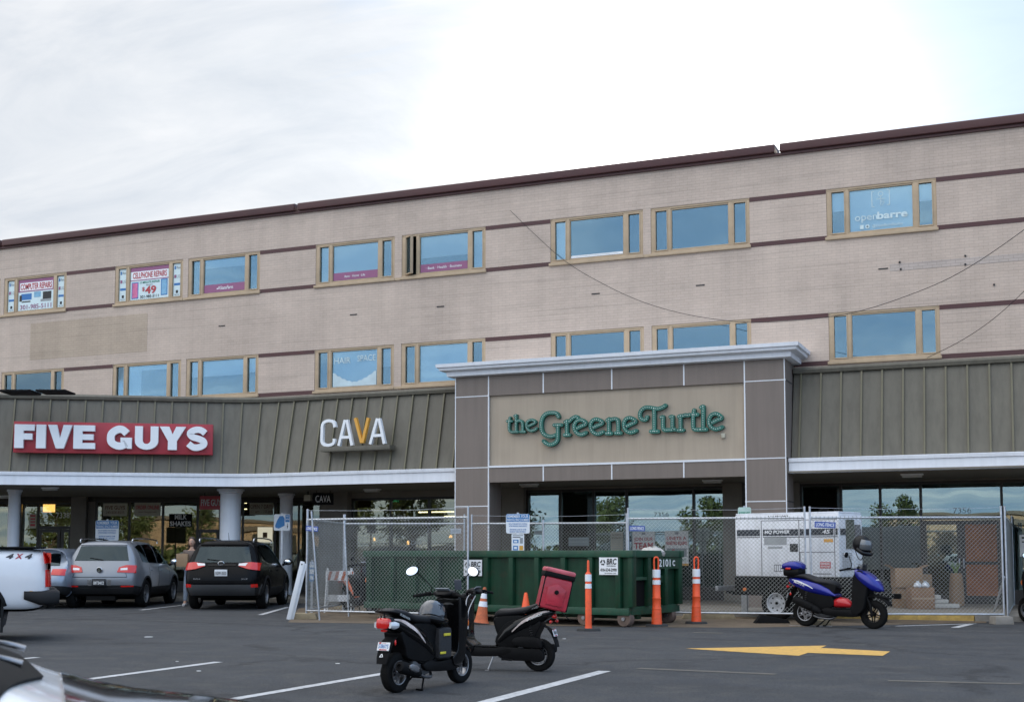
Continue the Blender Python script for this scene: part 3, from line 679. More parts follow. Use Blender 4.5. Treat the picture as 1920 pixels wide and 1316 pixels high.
# header bands above the glass, end wall between the two shopfront planes
for pl, x0, x1, zt in ((PS, 660, 946, 2.98), (PS, 988, 1363, PS.sz(1160, 914)[1]-.02), (PS, 1502, 2200, PS.sz(1504, 905)[1]-.03), (PG, -400, 610, PG.sz(300, 941)[1]+.005)):
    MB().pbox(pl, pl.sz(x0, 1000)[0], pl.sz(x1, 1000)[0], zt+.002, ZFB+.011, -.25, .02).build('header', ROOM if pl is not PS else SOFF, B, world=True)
a = PG.pt(PG.sz(612, 1000)[0], 0); MB().box(PS.sz(598, 1000)[0], PS.sz(612, 1000)[0], YS+.02, 36.4, .1, ZFB+.01).build('end_wall', PILM, B, world=True)
# rooms behind the shop glass
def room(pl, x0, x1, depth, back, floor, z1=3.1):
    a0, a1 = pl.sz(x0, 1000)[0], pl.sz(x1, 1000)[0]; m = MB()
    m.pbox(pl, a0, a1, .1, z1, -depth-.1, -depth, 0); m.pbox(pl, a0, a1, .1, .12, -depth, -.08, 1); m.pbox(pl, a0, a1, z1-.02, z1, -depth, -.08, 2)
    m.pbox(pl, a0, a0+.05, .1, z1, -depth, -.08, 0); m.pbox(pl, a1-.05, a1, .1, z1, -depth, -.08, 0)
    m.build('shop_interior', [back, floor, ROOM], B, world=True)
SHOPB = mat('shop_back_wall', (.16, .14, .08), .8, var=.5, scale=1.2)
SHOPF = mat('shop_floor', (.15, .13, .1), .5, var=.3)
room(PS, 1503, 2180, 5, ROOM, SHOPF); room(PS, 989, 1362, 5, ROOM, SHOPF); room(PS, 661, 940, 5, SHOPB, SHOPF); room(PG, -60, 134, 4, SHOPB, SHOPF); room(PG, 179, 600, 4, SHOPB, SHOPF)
# doors
def door(pl, x0, x1, zt, gl, ply=False, px_y=1050, handle='r'):
    a, b_ = pl.sz(x0, px_y)[0], pl.sz(x1, px_y)[0]; z0 = .13; m = MB(); s = .09
    m.pbox(pl, a, a+s, z0, zt, .052, .1); m.pbox(pl, b_-s, b_, z0, zt, .052, .1); m.pbox(pl, a+s, b_-s, zt-.1, zt, .052, .099); m.pbox(pl, a+s, b_-s, z0, z0+.18, .052, .099)
    if ply: zm = pl.sz((x0+x1)/2, 1055)[1]; m.pbox(pl, a+s, b_-s, zm-.035, zm+.035, .052, .099)
    D = m.build('door', MULL, B, world=True)
    if ply:
        for c, d in ((z0+.18, zm-.036), (zm+.036, zt-.1)): MB().pbox(pl, a+s, b_-s, c, d, .055, .085).build('plywood_panel', PLY, D, world=True)
    else: MB().pbox(pl, a+s, b_-s, z0+.18, zt-.1, .07, .078).build('pane', gl, D, world=True)
    h = b_-s*.5 if handle == 'r' else a+s*.5
    MB().tube([pl.pt(h, .98, .1), pl.pt(h, .98, .15), pl.pt(h, 1.22, .15), pl.pt(h, 1.22, .1)], .014).build('handle', CHROME, D, world=True)
    return D
PLY = mat('orange_brown_plywood', (.27, .09, .028), .55, var=.28, scale=2.2, dirt=.35, dcol=(.12, .04, .015))
zt = PS.sz(1800, 972)[1]-.045
door(PS, 1732, 1803, zt, GLS, handle='r'); door(PS, 1804, 1878, zt, GLS, True, handle='l')
zt = PG.sz(100, 992)[1]
door(PG, 73, 113, zt, GLD); door(PG, 114.5, 134, zt, GLD, handle='l'); door(PG, 372, 411, zt, GLD)
m = MB(); m.pbox(PG, PG.sz(70, 1000)[0], PG.sz(135, 1000)[0], zt+.01, zt+.1, -.07, .1); m.build('transom_bar', MULL, B, world=True)
# low unit standing on the canopy roof at the far left
for x0, x1, y0 in ((2, 62, 737), (70, 127, 736)):
    p = VD(x0, 33.6, ZMT); q = VD(x1, 33.6, ZMT); zt_ = 1.3+(1040-y0)*33.6/2400
    m = MB(); m.obox(((p+q)/2).to_tuple()[:2]+((ZMT-.05+zt_)/2,), ((q-p).length, .8, zt_-ZMT+.05), Matrix.Rotation(YAW, 3, 'Z'))
    m.build('roof_curb', MATTE, B, world=True, bevel=.04)
# ================================================================== SIGNS, POSTERS, LETTERING
WHT = mat('sign_white', (.8, .82, .84), .45, var=.03)
RED = mat('sign_red', (.36, .028, .04), .45, var=.06)
REDINK = mat('red_ink', (.45, .05, .06), .6, var=.05); BLUEINK = mat('blue_ink', (.03, .16, .42), .6, var=.05); GREENINK = mat('green_ink', (.03, .25, .16), .6, var=.05)
PALE = mat('pale_film', (.62, .74, .76), .6, var=.04); PAPER = mat('poster_paper', (.8, .8, .78), .7, var=.05); CREAM = mat('cream_paper', (.45, .43, .34), .7, var=.08)
GOLD = mat('golden_orange', (.72, .36, .05), .4, var=.05); BROWNINK = mat('brown_ink', (.16, .08, .04), .7); PURPLE = mat('purple_banner', (.28, .1, .2), .6, var=.06)
SKYB = mat('light_blue_print', (.2, .42, .6), .6, var=.2, scale=8); PINK = mat('pink_print', (.6, .15, .3), .6, var=.3, scale=9)
GREYINK = mat('grey_ink', (.3, .32, .33), .7); FAINT = mat('faint_film', (.5, .6, .63), .7)
def ribbon(mb, pts, w, f, d, mi=0, ends='round', sm=5):
    """a thick stroke of width w along 2D points, extruded d off the frame f(a,b,o)"""
    P = [Vector((p[0], p[1], 0)) for p in pts]
    if len(P) > 2 and sm: P = catmull(P, sm)
    Lf, Rt = [], []
    for i, p in enumerate(P):
        t = (P[min(i+1, len(P)-1)]-P[max(i-1, 0)]).normalized(); n = Vector((-t.y, t.x, 0)); Lf.append(p+n*w/2); Rt.append(p-n*w/2)
    if ends == 'round':
        t0 = (P[1]-P[0]).normalized(); t1 = (P[-1]-P[-2]).normalized(); 
        Rt_end = [P[-1]+Vector((t1.x*cos(a)-t1.y*sin(a), t1.x*sin(a)+t1.y*cos(a), 0))*w/2 for a in (-pi/4, 0, pi/4)]
        Lf_start = [P[0]+Vector((-t0.x*cos(a)+t0.y*sin(a), -t0.x*sin(a)-t0.y*cos(a), 0))*w/2 for a in (-pi/4, 0, pi/4)]
    else: Rt_end = []; Lf_start = []
    n = len(P); fr = [f(q.x, q.y, d) for q in Lf]+[f(q.x, q.y, d) for q in Rt]; bk = [f(q.x, q.y, 0) for q in Lf]+[f(q.x, q.y, 0) for q in Rt]
    fs = []; N = 2*n
    for i in range(n-1): fs += [(n+i, n+i+1, i+1, i), (N+i, N+i+1, N+n+i+1, N+n+i), (i, i+1, N+i+1, N+i), (N+n+i, N+n+i+1, n+i+1, n+i)]
    vs = fr+bk
    if ends != 'round': fs += [(0, N, N+n, n), (n-1, n+n-1, N+n+n-1, N+n-1)]
    else:
        for cap, l, r in ((Rt_end, n-1, 2*n-1), (Lf_start, n, 0)):
            b_ = len(vs); k = len(cap); vs += [f(q.x, q.y, d) for q in cap]+[f(q.x, q.y, 0) for q in cap]
            loop = ([r]+list(range(b_, b_+k))+[l]) if l == n-1 else ([0]+list(range(b_, b_+k))+[n])
            lb = [(q+N if q < N else q+k) for q in loop]
            fs.append(tuple(loop)); fs.append(tuple(reversed(lb)))
            for i in range(len(loop)-1): fs.append((loop[i], lb[i], lb[i+1], loop[i+1]))
    mb.add(vs, fs, mi); return P
def frect(f, W_, H_, x0, y0, x1, y1, mb, d, mi=0, d0=0.0):
    a0, a1, z0, z1 = x0*W_, x1*W_, (1-y1)*H_, (1-y0)*H_
    mb.add([f(a0, z0, d), f(a1, z0, d), f(a1, z1, d), f(a0, z1, d), f(a0, z0, d0), f(a1, z0, d0), f(a1, z1, d0), f(a0, z1, d0)], [(0, 1, 2, 3), (7, 6, 5, 4), (4, 5, 1, 0), (5, 6, 2, 1), (6, 7, 3, 2), (7, 4, 0, 3)], mi)
def sheet_at(name, label, cat, f, W_, H_, m_, items, group=None, th=.006, root=None, world=True, kind=None):
    """flat sheet of real thickness with printed blocks and lettering; f(a,b,o) frame with origin at its lower left"""
    mb = MB(); frect(f, W_, H_, 0, 0, 1, 1, mb, th)
    if root is None: r = tag(mb.build(name, m_), label, cat, group)
    else: r = mb.build(name, m_, root, world=world)
    by = {}
    for it in items:
        by.setdefault((it[0] == 'r', it[6].name if it[0] == 't' else it[5].name), []).append(it)
    top = [0]
    for (isr, mn), its in by.items():
        g = MB()
        for it in its:
            top[0] += 1; dd = th+.0015+.0004*(top[0] % 9)
            if isr: frect(f, W_, H_, it[1], it[2], it[3], it[4], g, dd, 0, th+.0005)
            else:
                _, s, x0, y0, x1, y1, mt = it[:7]; bo = it[7] if len(it) > 7 else .0; sh = it[8] if len(it) > 8 else 0
                text_into(g, s, lambda a, b, o, x0=x0, y1=y1: f(x0*W_+a, (1-y1)*H_+b, th+.006+o), (x1-x0)*W_, (y1-y0)*H_, .002, 0, bo, sh)
        if root is None: g.build('printed_block' if isr else 'lettering', its[0][5] if isr else its[0][6], r)
    return r
def sheet(name, label, cat, pl, px0, py0, px1, py1, off, m_, items, group=None, th=.006):
    a0 = pl.sz(px0, (py0+py1)/2, off)[0]; a1 = pl.sz(px1, (py0+py1)/2, off)[0]; z1 = pl.sz((px0+px1)/2, py0, off)[1]; z0 = pl.sz((px0+px1)/2, py1, off)[1]
    return sheet_at(name, label, cat, pframe(pl, a0, z0, off), a1-a0, z1-z0, m_, items, group, th)
def decal(name, label, cat, pl, px0, py0, px1, py1, off, text, m_, bold=0.0, shear=0.0, group=None, d=.004):
    a0 = pl.sz(px0, (py0+py1)/2, off)[0]; a1 = pl.sz(px1, (py0+py1)/2, off)[0]; z1 = pl.sz((px0+px1)/2, py0, off)[1]; z0 = pl.sz((px0+px1)/2, py1, off)[1]
    g = MB(); text_into(g, text, pframe(pl, a0, z0, off), a1-a0, z1-z0, d, 0, bold, shear); return tag(g.build(name, m_), label, cat, group)

# --- red board with big white letters on the wing canopy
PWG = Pl(FOLD, WANG)
sg = thing('restaurant_sign', 'long red sign board with big white letters reading FIVE GUYS on the canopy', 'sign', PWG.hit(212, 820, -.2))
a0, z1 = PWG.sz(26, 790, -.2); a1, _ = PWG.sz(399, 820, -.2); zt1 = (PWG.sz(26, 790, -.2)[1]+PWG.sz(399, 795, -.2)[1])/2; zb1 = (PWG.sz(25, 847, -.2)[1]+PWG.sz(399, 853, -.2)[1])/2
MB().pbox(PWG, a0, a1, zb1, zt1, -.42, -.2).build('sign_board', RED, sg, world=True, bevel=.008)
MB().pbox(PWG, a0+.4, a1-.4, zb1+.1, zb1+.18, -.8, -.421).build('sign_bracket', MATTE, sg, world=True)
hh = zt1-zb1; zl0, zl1 = zb1+hh*.13, zt1-hh*.11
for ch, x0, x1 in (('F', 105, 248), ('I', 262, 330), ('V', 345, 520), ('E', 530, 686), ('G', 770, 950), ('U', 972, 1140), ('Y', 1150, 1338), ('S', 1338, 1500)):
    b0 = PWG.sz(x0/3.84, 820, -.1)[0]; b1 = PWG.sz(x1/3.84, 820, -.1)[0]; g = MB(); w = b1-b0; H_ = zl1-zl0; f = pframe(PWG, b0, zl0, -.195)
    if ch in 'FIVEY':
        t = H_*.3; st = H_*.36
        if ch == 'I': g.prism([(0, 0), (w, 0), (w, H_), (0, H_)], lambda a, b: f(a, b, 0), lambda a, b: f(a, b, .13))
        if ch == 'F': g.prism([(0, 0), (st, 0), (st, H_*.36), (w*.9, H_*.36), (w*.9, H_*.62), (st, H_*.62), (st, H_*.74), (w, H_*.74), (w, H_), (0, H_)], lambda a, b: f(a, b, 0), lambda a, b: f(a, b, .13))
        if ch == 'E': g.prism([(0, 0), (w, 0), (w, H_*.25), (st, H_*.25), (st, H_*.38), (w*.92, H_*.38), (w*.92, H_*.62), (st, H_*.62), (st, H_*.75), (w*.98, H_*.75), (w*.98, H_), (0, H_)], lambda a, b: f(a, b, 0), lambda a, b: f(a, b, .13))
        if ch == 'V': g.prism([(w*.34, 0), (w*.66, 0), (w, H_), (w*.64, H_), (w*.5, H_*.42), (w*.36, H_), (0, H_)], lambda a, b: f(a, b, 0), lambda a, b: f(a, b, .13))
        if ch == 'Y': g.prism([(w*.32, 0), (w*.66, 0), (w*.66, H_*.38), (w, H_), (w*.63, H_), (w*.49, H_*.66), (w*.36, H_), (0, H_), (w*.32, H_*.38)], lambda a, b: f(a, b, 0), lambda a, b: f(a, b, .13))
    elif ch == 'U':
        q = w*.33; t = .3*w; P_ = [(0, H_), (0, H_*.36)]+[(w/2-w/2*cos(k*pi/12), H_*.36-H_*.36*sin(k*pi/12)) for k in range(1, 12)]+[(w, H_*.36), (w, H_), (w-q, H_), (w-q, H_*.4)]+[(w/2+(w/2-q)*cos(k*pi/8), H_*.4-H_*.16*sin(k*pi/8)) for k in range(1, 8)]+[(q, H_*.4), (q, H_)]
        g.prism(P_, lambda a, b: f(a, b, 0), lambda a, b: f(a, b, .13))
    elif ch == 'G':
        sw = w*.3; P_ = [(w*.80, H_*.68), (w*.62, H_*.84), (w*.42, H_*.84), (w*.2, H_*.68), (w*.155, H_*.48), (w*.2, H_*.28), (w*.42, H_*.15), (w*.62, H_*.16), (w*.78, H_*.26)]
        ribbon(g, P_, sw, f, .13, 0, 'flat', 4); g.add([f(*p) for p in ((w*.55, H_*.5, .13), (w, H_*.5, .13), (w, 0.02, .13), (w*.82, .02, .13), (w*.70, H_*.22, .13), (w*.70, H_*.32, .13), (w*.55, H_*.32, .13), (w*.55, H_*.5, 0), (w, H_*.5, 0), (w, 0.02, 0), (w*.82, .02, 0), (w*.70, H_*.22, 0), (w*.70, H_*.32, 0), (w*.55, H_*.32, 0))], [(0, 6, 5, 4, 3, 2, 1)]+[(i, (i+1) % 7, 7+(i+1) % 7, 7+i) for i in range(7)])
    else:
        P_ = [(w*.86, H_*.74), (w*.66, H_*.87), (w*.4, H_*.87), (w*.19, H_*.74), (w*.28, H_*.58), (w*.55, H_*.5), (w*.78, H_*.40), (w*.80, H_*.24), (w*.58, H_*.13), (w*.34, H_*.13), (w*.12, H_*.28)]
        ribbon(g, P_, w*.29, f, .13, 0, 'flat', 4)
    g.build('letter', WHT, sg, world=True)

# --- CAVA letters on a ledge
sg = thing('restaurant_sign', 'white CAVA lettering with an orange V standing on a slim ledge on the canopy', 'sign', PF.hit(664, 810, -.2))
def zpt(x, y, k=3.84, ox=440, oy=700, pl=PF, off=-.15): a, z = pl.sz(ox+x/k, oy+y/k, off); return (a, z)
f0 = lambda a, b, o: PF.pt(a, b, -.2+o)
for mt, strokes in ((WHT, [[(726, 388), (715, 350), (675, 342), (640, 365), (634, 430), (636, 500), (675, 517), (715, 505), (722, 470)]]), (WHT, [[(754, 521), (800, 335)], [(812, 335), (850, 519)], [(776, 461), (832, 459)]]),
                    (GOLD, [[(872, 322), (918, 500)], [(966, 320), (924, 500)]]), (WHT, [[(980, 510), (1032, 325)], [(1044, 325), (1082, 507)], [(1003, 449), (1064, 445)]])):
    g = MB()
    for i, s in enumerate(strokes): ribbon(g, [zpt(*p) for p in s], .078 if len(s) > 2 else .075, f0 if i == 0 else (lambda a, b, o, i=i: PF.pt(a, b, -.2+(o+.002*i if o else 0))), .1, 0, 'flat', 5)
    g.build('letter', mt, sg, world=True)
a0, z0 = zpt(622, 545); a1, z1 = zpt(1122, 525); zm = (z0+z1)/2
MB().pbox(PF, a0, a1, zm-.075, zm+.045, -.42, -.1).build('ledge', MANS, sg, world=True, bevel=.006)

# --- green marquee letters studded with bulbs
TEAL = mat('green_sign_metal', (.012, .125, .095), .45, var=.15, scale=3); BULB = mat('white_bulb', (.8, .85, .82), .3, var=.02, emit=(.8, .9, .85), estr=.1)
sg = thing('restaurant_sign', 'green marquee lettering studded with white bulbs reading the Greene Turtle on the tan panel', 'sign', PP.hit(1153, 810, -.07))
G1 = {'t': [[(138, 372), (126, 430), (123, 560), (150, 605), (200, 605)], [(92, 430), (168, 430)]],
      'h': [[(212, 347), (238, 335)], [(237, 340), (238, 470), (238, 600)], [(212, 605), (268, 605)], [(252, 432), (300, 422), (342, 460), (345, 598)], [(312, 603), (380, 603)]],
      'e': [[(440, 512), (500, 485), (550, 455), (538, 425), (490, 408), (430, 435), (408, 490), (425, 555), (480, 588), (540, 575), (575, 548)]],
      'G': [[(932, 360), (895, 300), (825, 292), (750, 300), (690, 345), (655, 420), (648, 520), (665, 600), (710, 655), (790, 680), (860, 668), (890, 652)], [(862, 495), (985, 492)], [(920, 500), (920, 680), (905, 755), (860, 795), (800, 815), (740, 800), (688, 755)]],
      'r': [[(1040, 447), (1075, 425)], [(1068, 430), (1070, 655)], [(1030, 657), (1112, 655)], [(1110, 435), (1160, 385), (1225, 357), (1255, 395)]],
      'e2': [[(1238, 548), (1300, 515), (1375, 480), (1360, 440), (1300, 408), (1230, 430), (1190, 490), (1195, 570), (1240, 630), (1310, 650), (1385, 618)]],
      'e3': [[(1505, 535), (1575, 502), (1648, 468), (1630, 430), (1560, 398), (1495, 418), (1458, 480), (1465, 560), (1510, 620), (1580, 640), (1662, 605)]],
      'n': [[(1727, 420), (1765, 392)], [(1755, 400), (1757, 630)], [(1718, 632), (1798, 630)], [(1792, 407), (1860, 392), (1905, 430), (1912, 620)], [(1868, 625), (1955, 625)]]}
G2 = {'e': [[(215, 515), (285, 480), (358, 443), (340, 410), (275, 375), (205, 395), (170, 460), (178, 540), (220, 598), (290, 615), (372, 585)]],
      'T': [[(552, 360), (535, 400), (495, 410), (445, 385), (428, 330), (450, 260), (510, 212), (580, 205), (660, 218), (730, 228), (800, 205), (848, 172)], [(665, 225), (667, 595)], [(608, 600), (732, 597)]],
      'u': [[(780, 368), (812, 360)], [(810, 370), (808, 500), (818, 560), (855, 578), (910, 572), (950, 575)], [(930, 360), (965, 355)], [(965, 357), (965, 520), (978, 552), (1006, 570)]],
      'r': [[(1068, 358), (1105, 342)], [(1095, 345), (1098, 578)], [(1058, 580), (1138, 577)], [(1140, 345), (1180, 330), (1215, 335), (1250, 325)]],
      't': [[(1320, 250), (1305, 330), (1303, 510), (1320, 560), (1380, 570), (1425, 567)], [(1290, 325), (1378, 322)]],
      'l': [[(1430, 207), (1466, 190)], [(1468, 190), (1467, 565)], [(1430, 567), (1522, 565)]],
      'e9': [[(1615, 455), (1690, 415), (1765, 382), (1745, 345), (1680, 308), (1605, 330), (1565, 400), (1570, 480), (1620, 545), (1695, 560), (1778, 525)]]}
kk = 1920/220
for ox, GG in ((940, G1), (1150, G2)):
    for nm, strokes in GG.items():
        small = ox == 940 and nm in 'the'; g = MB(); wd = .066 if small else .092
        for i, s in enumerate(strokes):
            P_ = [PP.sz(ox+x/kk, 740+y/kk, .05) for x, y in s]; fr = lambda a, b, o, i=i: PP.pt(a, b, -.07+(o+.0015*i if o else 0))
            C_ = ribbon(g, P_, wd, fr, .12, 0, 'round', 6)
            sp = .037 if small else .054; d = 0; nxt = 0
            for j in range(len(C_)-1):
                L_ = (C_[j+1]-C_[j]).length
                while nxt <= d+L_:
                    q = C_[j].lerp(C_[j+1], (nxt-d)/max(L_, 1e-6)); c = PP.pt(q.x, q.y, .058); g.lathe([(.0095 if not small else .0065, 0), (.0085 if not small else .006, .012), (.004, .017)], c, (0, -1, 0), 6, 1); nxt += sp
                d += L_
        g.build('letter', [TEAL, BULB], sg, world=True)
a, z = PP.sz(1355.5, 816, 0); MB().pbox(PP, a-.045, a+.045, z-.06, z+.05, -.07, .0).build('junction_box', CREAM, sg, world=True, bevel=.008)

# --- hanging blade signs
p = PG.hit(396, 942, 3.0)
sg = thing('hanging_sign', 'small red blade sign reading FIVE GUYS hung from the soffit beside the wide column', 'sign', p)
fr = lambda a, b, o: p+RT*a+Vector((0, 0, b))-FW*o
mb = MB(); frect(fr, 1, 1, -.34, 1.21, .40, .80, mb, .03, 0, -.03); mb.build('sign_board', RED, sg, world=True)
g = MB(); text_into(g, 'FIVE GUYS', lambda a, b, o: fr(-.3+a, -.10+b, .032+o), .66, .2, .01, 0, .02); g.build('lettering', mat('dim_white', (.5, .5, .48), .6), sg, world=True)
MB().cyl(fr(-.2, .2, 0), fr(-.2, ZFB-p.z+.01, 0), .012).cyl(fr(.25, .2, 0), fr(.25, ZFB-p.z+.01, 0), .012).build('hanger', MATTE, sg, world=True)
p2 = PS.hit(606, 935, 1.2)
sg = thing('hanging_sign', 'dark hanging sign with pale CAVA lettering under the soffit above the fence', 'sign', p2)
fr2 = lambda a, b, o: p2+RT*a+Vector((0, 0, b))-FW*o
mb = MB(); frect(fr2, 1, 1, -.30, 1.17, .30, .83, mb, .025, 0, -.025); mb.build('sign_board', MATTE, sg, world=True)
g = MB(); text_into(g, 'CAVA', lambda a, b, o: fr2(-.22+a, -.10+b, .027+o), .44, .2, .01); g.build('lettering', PAPER, sg, world=True)
MB().cyl(fr2(-.2, .17, 0), fr2(-.2, ZFB-p2.z+.01, 0), .01).cyl(fr2(.2, .17, 0), fr2(.2, ZFB-p2.z+.01, 0), .01).build('hanger', MATTE, sg, world=True)

# --- shopfront papers
O = .0
sheet('window_poster', 'pale window sign with FIVE GUYS and a phone number left of the ORDER ONLINE sign', 'poster', PG, 193, 943, 239, 967, -.01, CREAM, [('t', 'FIVE GUYS', .1, .2, .9, .5, BROWNINK, .02), ('t', '240-828-8515', .12, .62, .88, .82, BROWNINK)])
sheet('window_poster', 'pale window sign reading ORDER ONLINE in the shop window', 'poster', PG, 252, 942, 301, 967, -.01, CREAM, [('t', 'ORDER ONLINE', .05, .2, .95, .5, REDINK, .02), ('t', 'www.fiveguys.com', .15, .62, .85, .8, BROWNINK)])
sheet('window_poster', 'black window sign with white letters reading MILK SHAKES', 'poster', PG, 317, 963, 360, 988, -.01, MATTE, [('t', 'MILK', .25, .05, .78, .42, PAPER, .02), ('t', 'SHAKES', .05, .55, .95, .92, PAPER, .02)])
sheet('window_poster', 'pale green window sign reading OPEN 7 DAYS behind the dark SUV', 'poster', PG, 468, 942, 512, 965, -.01, CREAM, [('t', 'OPEN 7 DAYS', .04, .15, .98, .5, BROWNINK), ('t', '11 am - 10 pm', .06, .6, .98, .9, BROWNINK)])
sheet('window_poster', 'narrow notice with red printing beside the door numbered 7338', 'poster', PG, 55, 963, 68, 990, -.01, CREAM, [('r', .15, .08, .85, .2, REDINK), ('r', .15, .3, .85, .4, REDINK), ('r', .15, .5, .85, .6, REDINK), ('r', .15, .7, .85, .85, REDINK)])
sheet('window_poster', 'bright white and brown poster low in the window behind the roof of the dark SUV', 'poster', PG, 483, 988, 511, 1016, -.01, mat('lit_poster', (.6, .58, .48), .6, emit=(.6, .56, .42), estr=.25), [('r', .35, .35, .65, .7, BROWNINK)])
decal('door_number', 'white number 7338 on the glass over the door', 'number', PG, 105, 960.5, 130.5, 971, -.01, '7338', PAPER)
decal('door_number', 'pale number 7350 on the glass above the green dumpster', 'number', PS, 744, 966, 768, 976, -.01, '7350', PAPER)
decal('door_number', 'faint number 7356 on the glass over the recruiting posters', 'number', PS, 1226, 960, 1254, 968, -.01, '7356', FAINT)
decal('door_number', 'pale number 7356 over the orange brown door', 'number', PS, 1787, 951, 1821, 962, -.01, '7356', FAINT)
decal('window_lettering', 'pale CAVA lettering low on the glass behind the chain link fence', 'lettering', PS, 771, 1013, 791, 1021, -.01, 'CAVA', FAINT)
sheet('window_poster', 'recruiting poster with red letters reading JOIN OUR TEAM', 'poster', PS, 1186, 996, 1228, 1046, .0, PAPER, [('r', .42, .04, .58, .12, GREYINK), ('t', 'JOIN OUR', .08, .22, .92, .38, REDINK, .02), ('t', 'TEAM', .08, .42, .92, .66, REDINK, .035), ('r', .08, .72, .92, .97, GREYINK), ('r', .2, .74, .3, .95, PAPER), ('r', .5, .75, .62, .95, REDINK), ('r', .75, .76, .84, .95, MATTE)])
sheet('window_poster', 'recruiting poster with red Spanish letters reading UNETE A NUESTRO EQUIPO', 'poster', PS, 1247, 995, 1291, 1060, .0, PAPER, [('r', .42, .03, .58, .1, GREYINK), ('t', 'ÚNETE A', .08, .14, .92, .26, REDINK, .02), ('t', 'NUESTRO EQUIPO', .06, .3, .94, .42, REDINK, .03), ('r', .08, .5, .92, .74, GREYINK), ('r', .3, .53, .42, .7, REDINK), ('t', 'HIRING EVENT', .1, .8, .9, .88, GREENINK), ('r', 0, .94, 1, 1, GOLD)])
sheet('window_poster', 'white notice with grey lines left of the JOIN OUR TEAM poster', 'poster', PS, 1145, 997, 1168, 1033, .0, CREAM, [('t', 'ALCOHOLIC', .1, .1, .9, .2, INK), ('t', 'BEVERAGES', .1, .26, .9, .36, INK)]+[('r', .15, .44+.1*k, .8, .46+.1*k, GREYINK) for k in range(5)])
sheet('window_poster', 'wide pale notice taped inside the glass above the dumpster rim', 'poster', PS, 1066, 1007, 1104, 1023, .0, mat('pale_notice', (.3, .36, .37), .7), [('r', .06, .1, .94, .14, FAINT), ('r', .06, .5, .94, .54, FAINT)])
sheet('window_poster', 'small white slip on the dark glass beside the parking signs', 'poster', PS, 1002, 994, 1017, 1002, .0, FAINT, [('r', .1, .4, .9, .6, GREYINK)])
sheet('window_poster', 'white notice with black headings in the window at the right edge', 'poster', PS, 1912, 1002, 1940, 1043, .0, PAPER, [('r', .15, .1, .8, .18, INK), ('r', .15, .3, .8, .36, INK)])

# --- graphics in the upper windows
OFW = -.056
def wz(x, k, z0=ZS2, z1=ZH2):                          # pane rectangle of a window
    a, b_ = WPANE[k]; zb = z0+.075; return (x+a*WWD, x+b_*WWD, zb+.085, z1-.09)
def wsheet(name, label, cat, x, k, items, m_, f0=0, f1=1, z0=ZS2, z1=ZH2, group=None, inset=.012):
    a, b_, c, d = wz(x, k, z0, z1); c2 = c+(d-c)*f0+inset; d2 = c+(d-c)*f1-inset
    return sheet_at(name, label, cat, pframe(PW, a+inset, c2, OFW), b_-a-2*inset, d2-c2, m_, items, group, .004)
strip = [('t', 'iPhone', .38, .08, .98, .16, GREYINK), ('r', .12, .07, .3, .17, BLUEINK), ('r', .1, .34, .36, .44, PURPLE), ('t', 'LG', .45, .34, .9, .44, GREYINK), ('r', .1, .6, .9, .67, BLUEINK), ('r', .35, .82, .65, .91, INK), ('t', 'Motorola', .2, .93, .8, .98, GREYINK)]
for x, w1, w2 in ((-30.19, 'left of the COMPUTER REPAIRS poster', 'right of the COMPUTER REPAIRS poster'), (-25.83, 'left of the CELLPHONE REPAIRS poster', 'right of the CELLPHONE REPAIRS poster')):
    wsheet('window_film', 'narrow pale film with phone logos '+w1, 'film', x, 0, strip, PALE, group='narrow logo films in the repair shop windows')
    wsheet('window_film', 'narrow pale film with phone logos '+w2, 'film', x, 2, strip, PALE, group='narrow logo films in the repair shop windows')
wsheet('window_poster', 'pale window poster reading COMPUTER REPAIRS with pictures of screens', 'poster', -30.19, 1, [('r', 0, 0, 1, .4, PURPLE), ('r', .04, .1, .97, .36, WHT), ('t', 'COMPUTER REPAIRS', .06, .13, .95, .33, REDINK, .02), ('r', .08, .46, .38, .66, BLUEINK), ('r', .03, .5, .1, .7, INK), ('r', .1, .7, .35, .74, INK), ('r', .45, .42, .64, .6, SKYB), ('r', .7, .44, .94, .68, INK), ('r', .72, .47, .92, .64, PINK), ('r', .64, .68, .94, .76, GREYINK), ('t', '301-985-5111', .06, .82, .95, .97, PURPLE, .01)], PALE)
wsheet('window_poster', 'pale window poster reading CELLPHONE REPAIRS from $49', 'poster', -25.83, 1, [('r', 0, 0, 1, .12, PURPLE), ('r', .03, .12, .97, .38, WHT), ('t', 'CELLPHONE REPAIRS', .06, .15, .95, .34, REDINK, .02), ('r', 0, .38, 1, .41, PURPLE), ('t', '15 MINUTE REPAIR', .25, .44, .77, .51, GREENINK, .01), ('t', 'FROM', .42, .54, .58, .59, GREYINK), ('t', '$', .31, .62, .38, .76, REDINK, .02), ('t', '49', .39, .6, .68, .85, REDINK, .03), ('t', '301-985-5111', .26, .88, .75, .97, INK, .01), ('r', .03, .45, .21, .97, BLUEINK), ('r', .05, .48, .19, .94, PINK), ('r', .8, .42, .97, .93, BLUEINK), ('r', .82, .45, .95, .9, SKYB)], PALE)
wsheet('window_banner', 'purple band with white StateFarm lettering at the foot of a window', 'banner', -23.15, 1, [('r', .31, .5, .35, .64, WHT), ('r', .36, .3, .38, .64, WHT), ('t', 'StateFarm', .4, .28, .72, .72, WHT, .01, .2)], PURPLE, 0, .26)
wsheet('window_banner', 'purple band with white lettering Auto Home Life at the foot of a window', 'banner', -18.8, 1, [('t', 'Auto · Home · Life', .25, .38, .72, .7, WHT)], PURPLE, 0, .24)
wsheet('window_banner', 'purple band with white lettering Bank Health Business at the foot of a window', 'banner', -16.08, 1, [('t', '· Bank · Health · Business', .12, .35, .88, .68, WHT)], PURPLE, 0, .24)
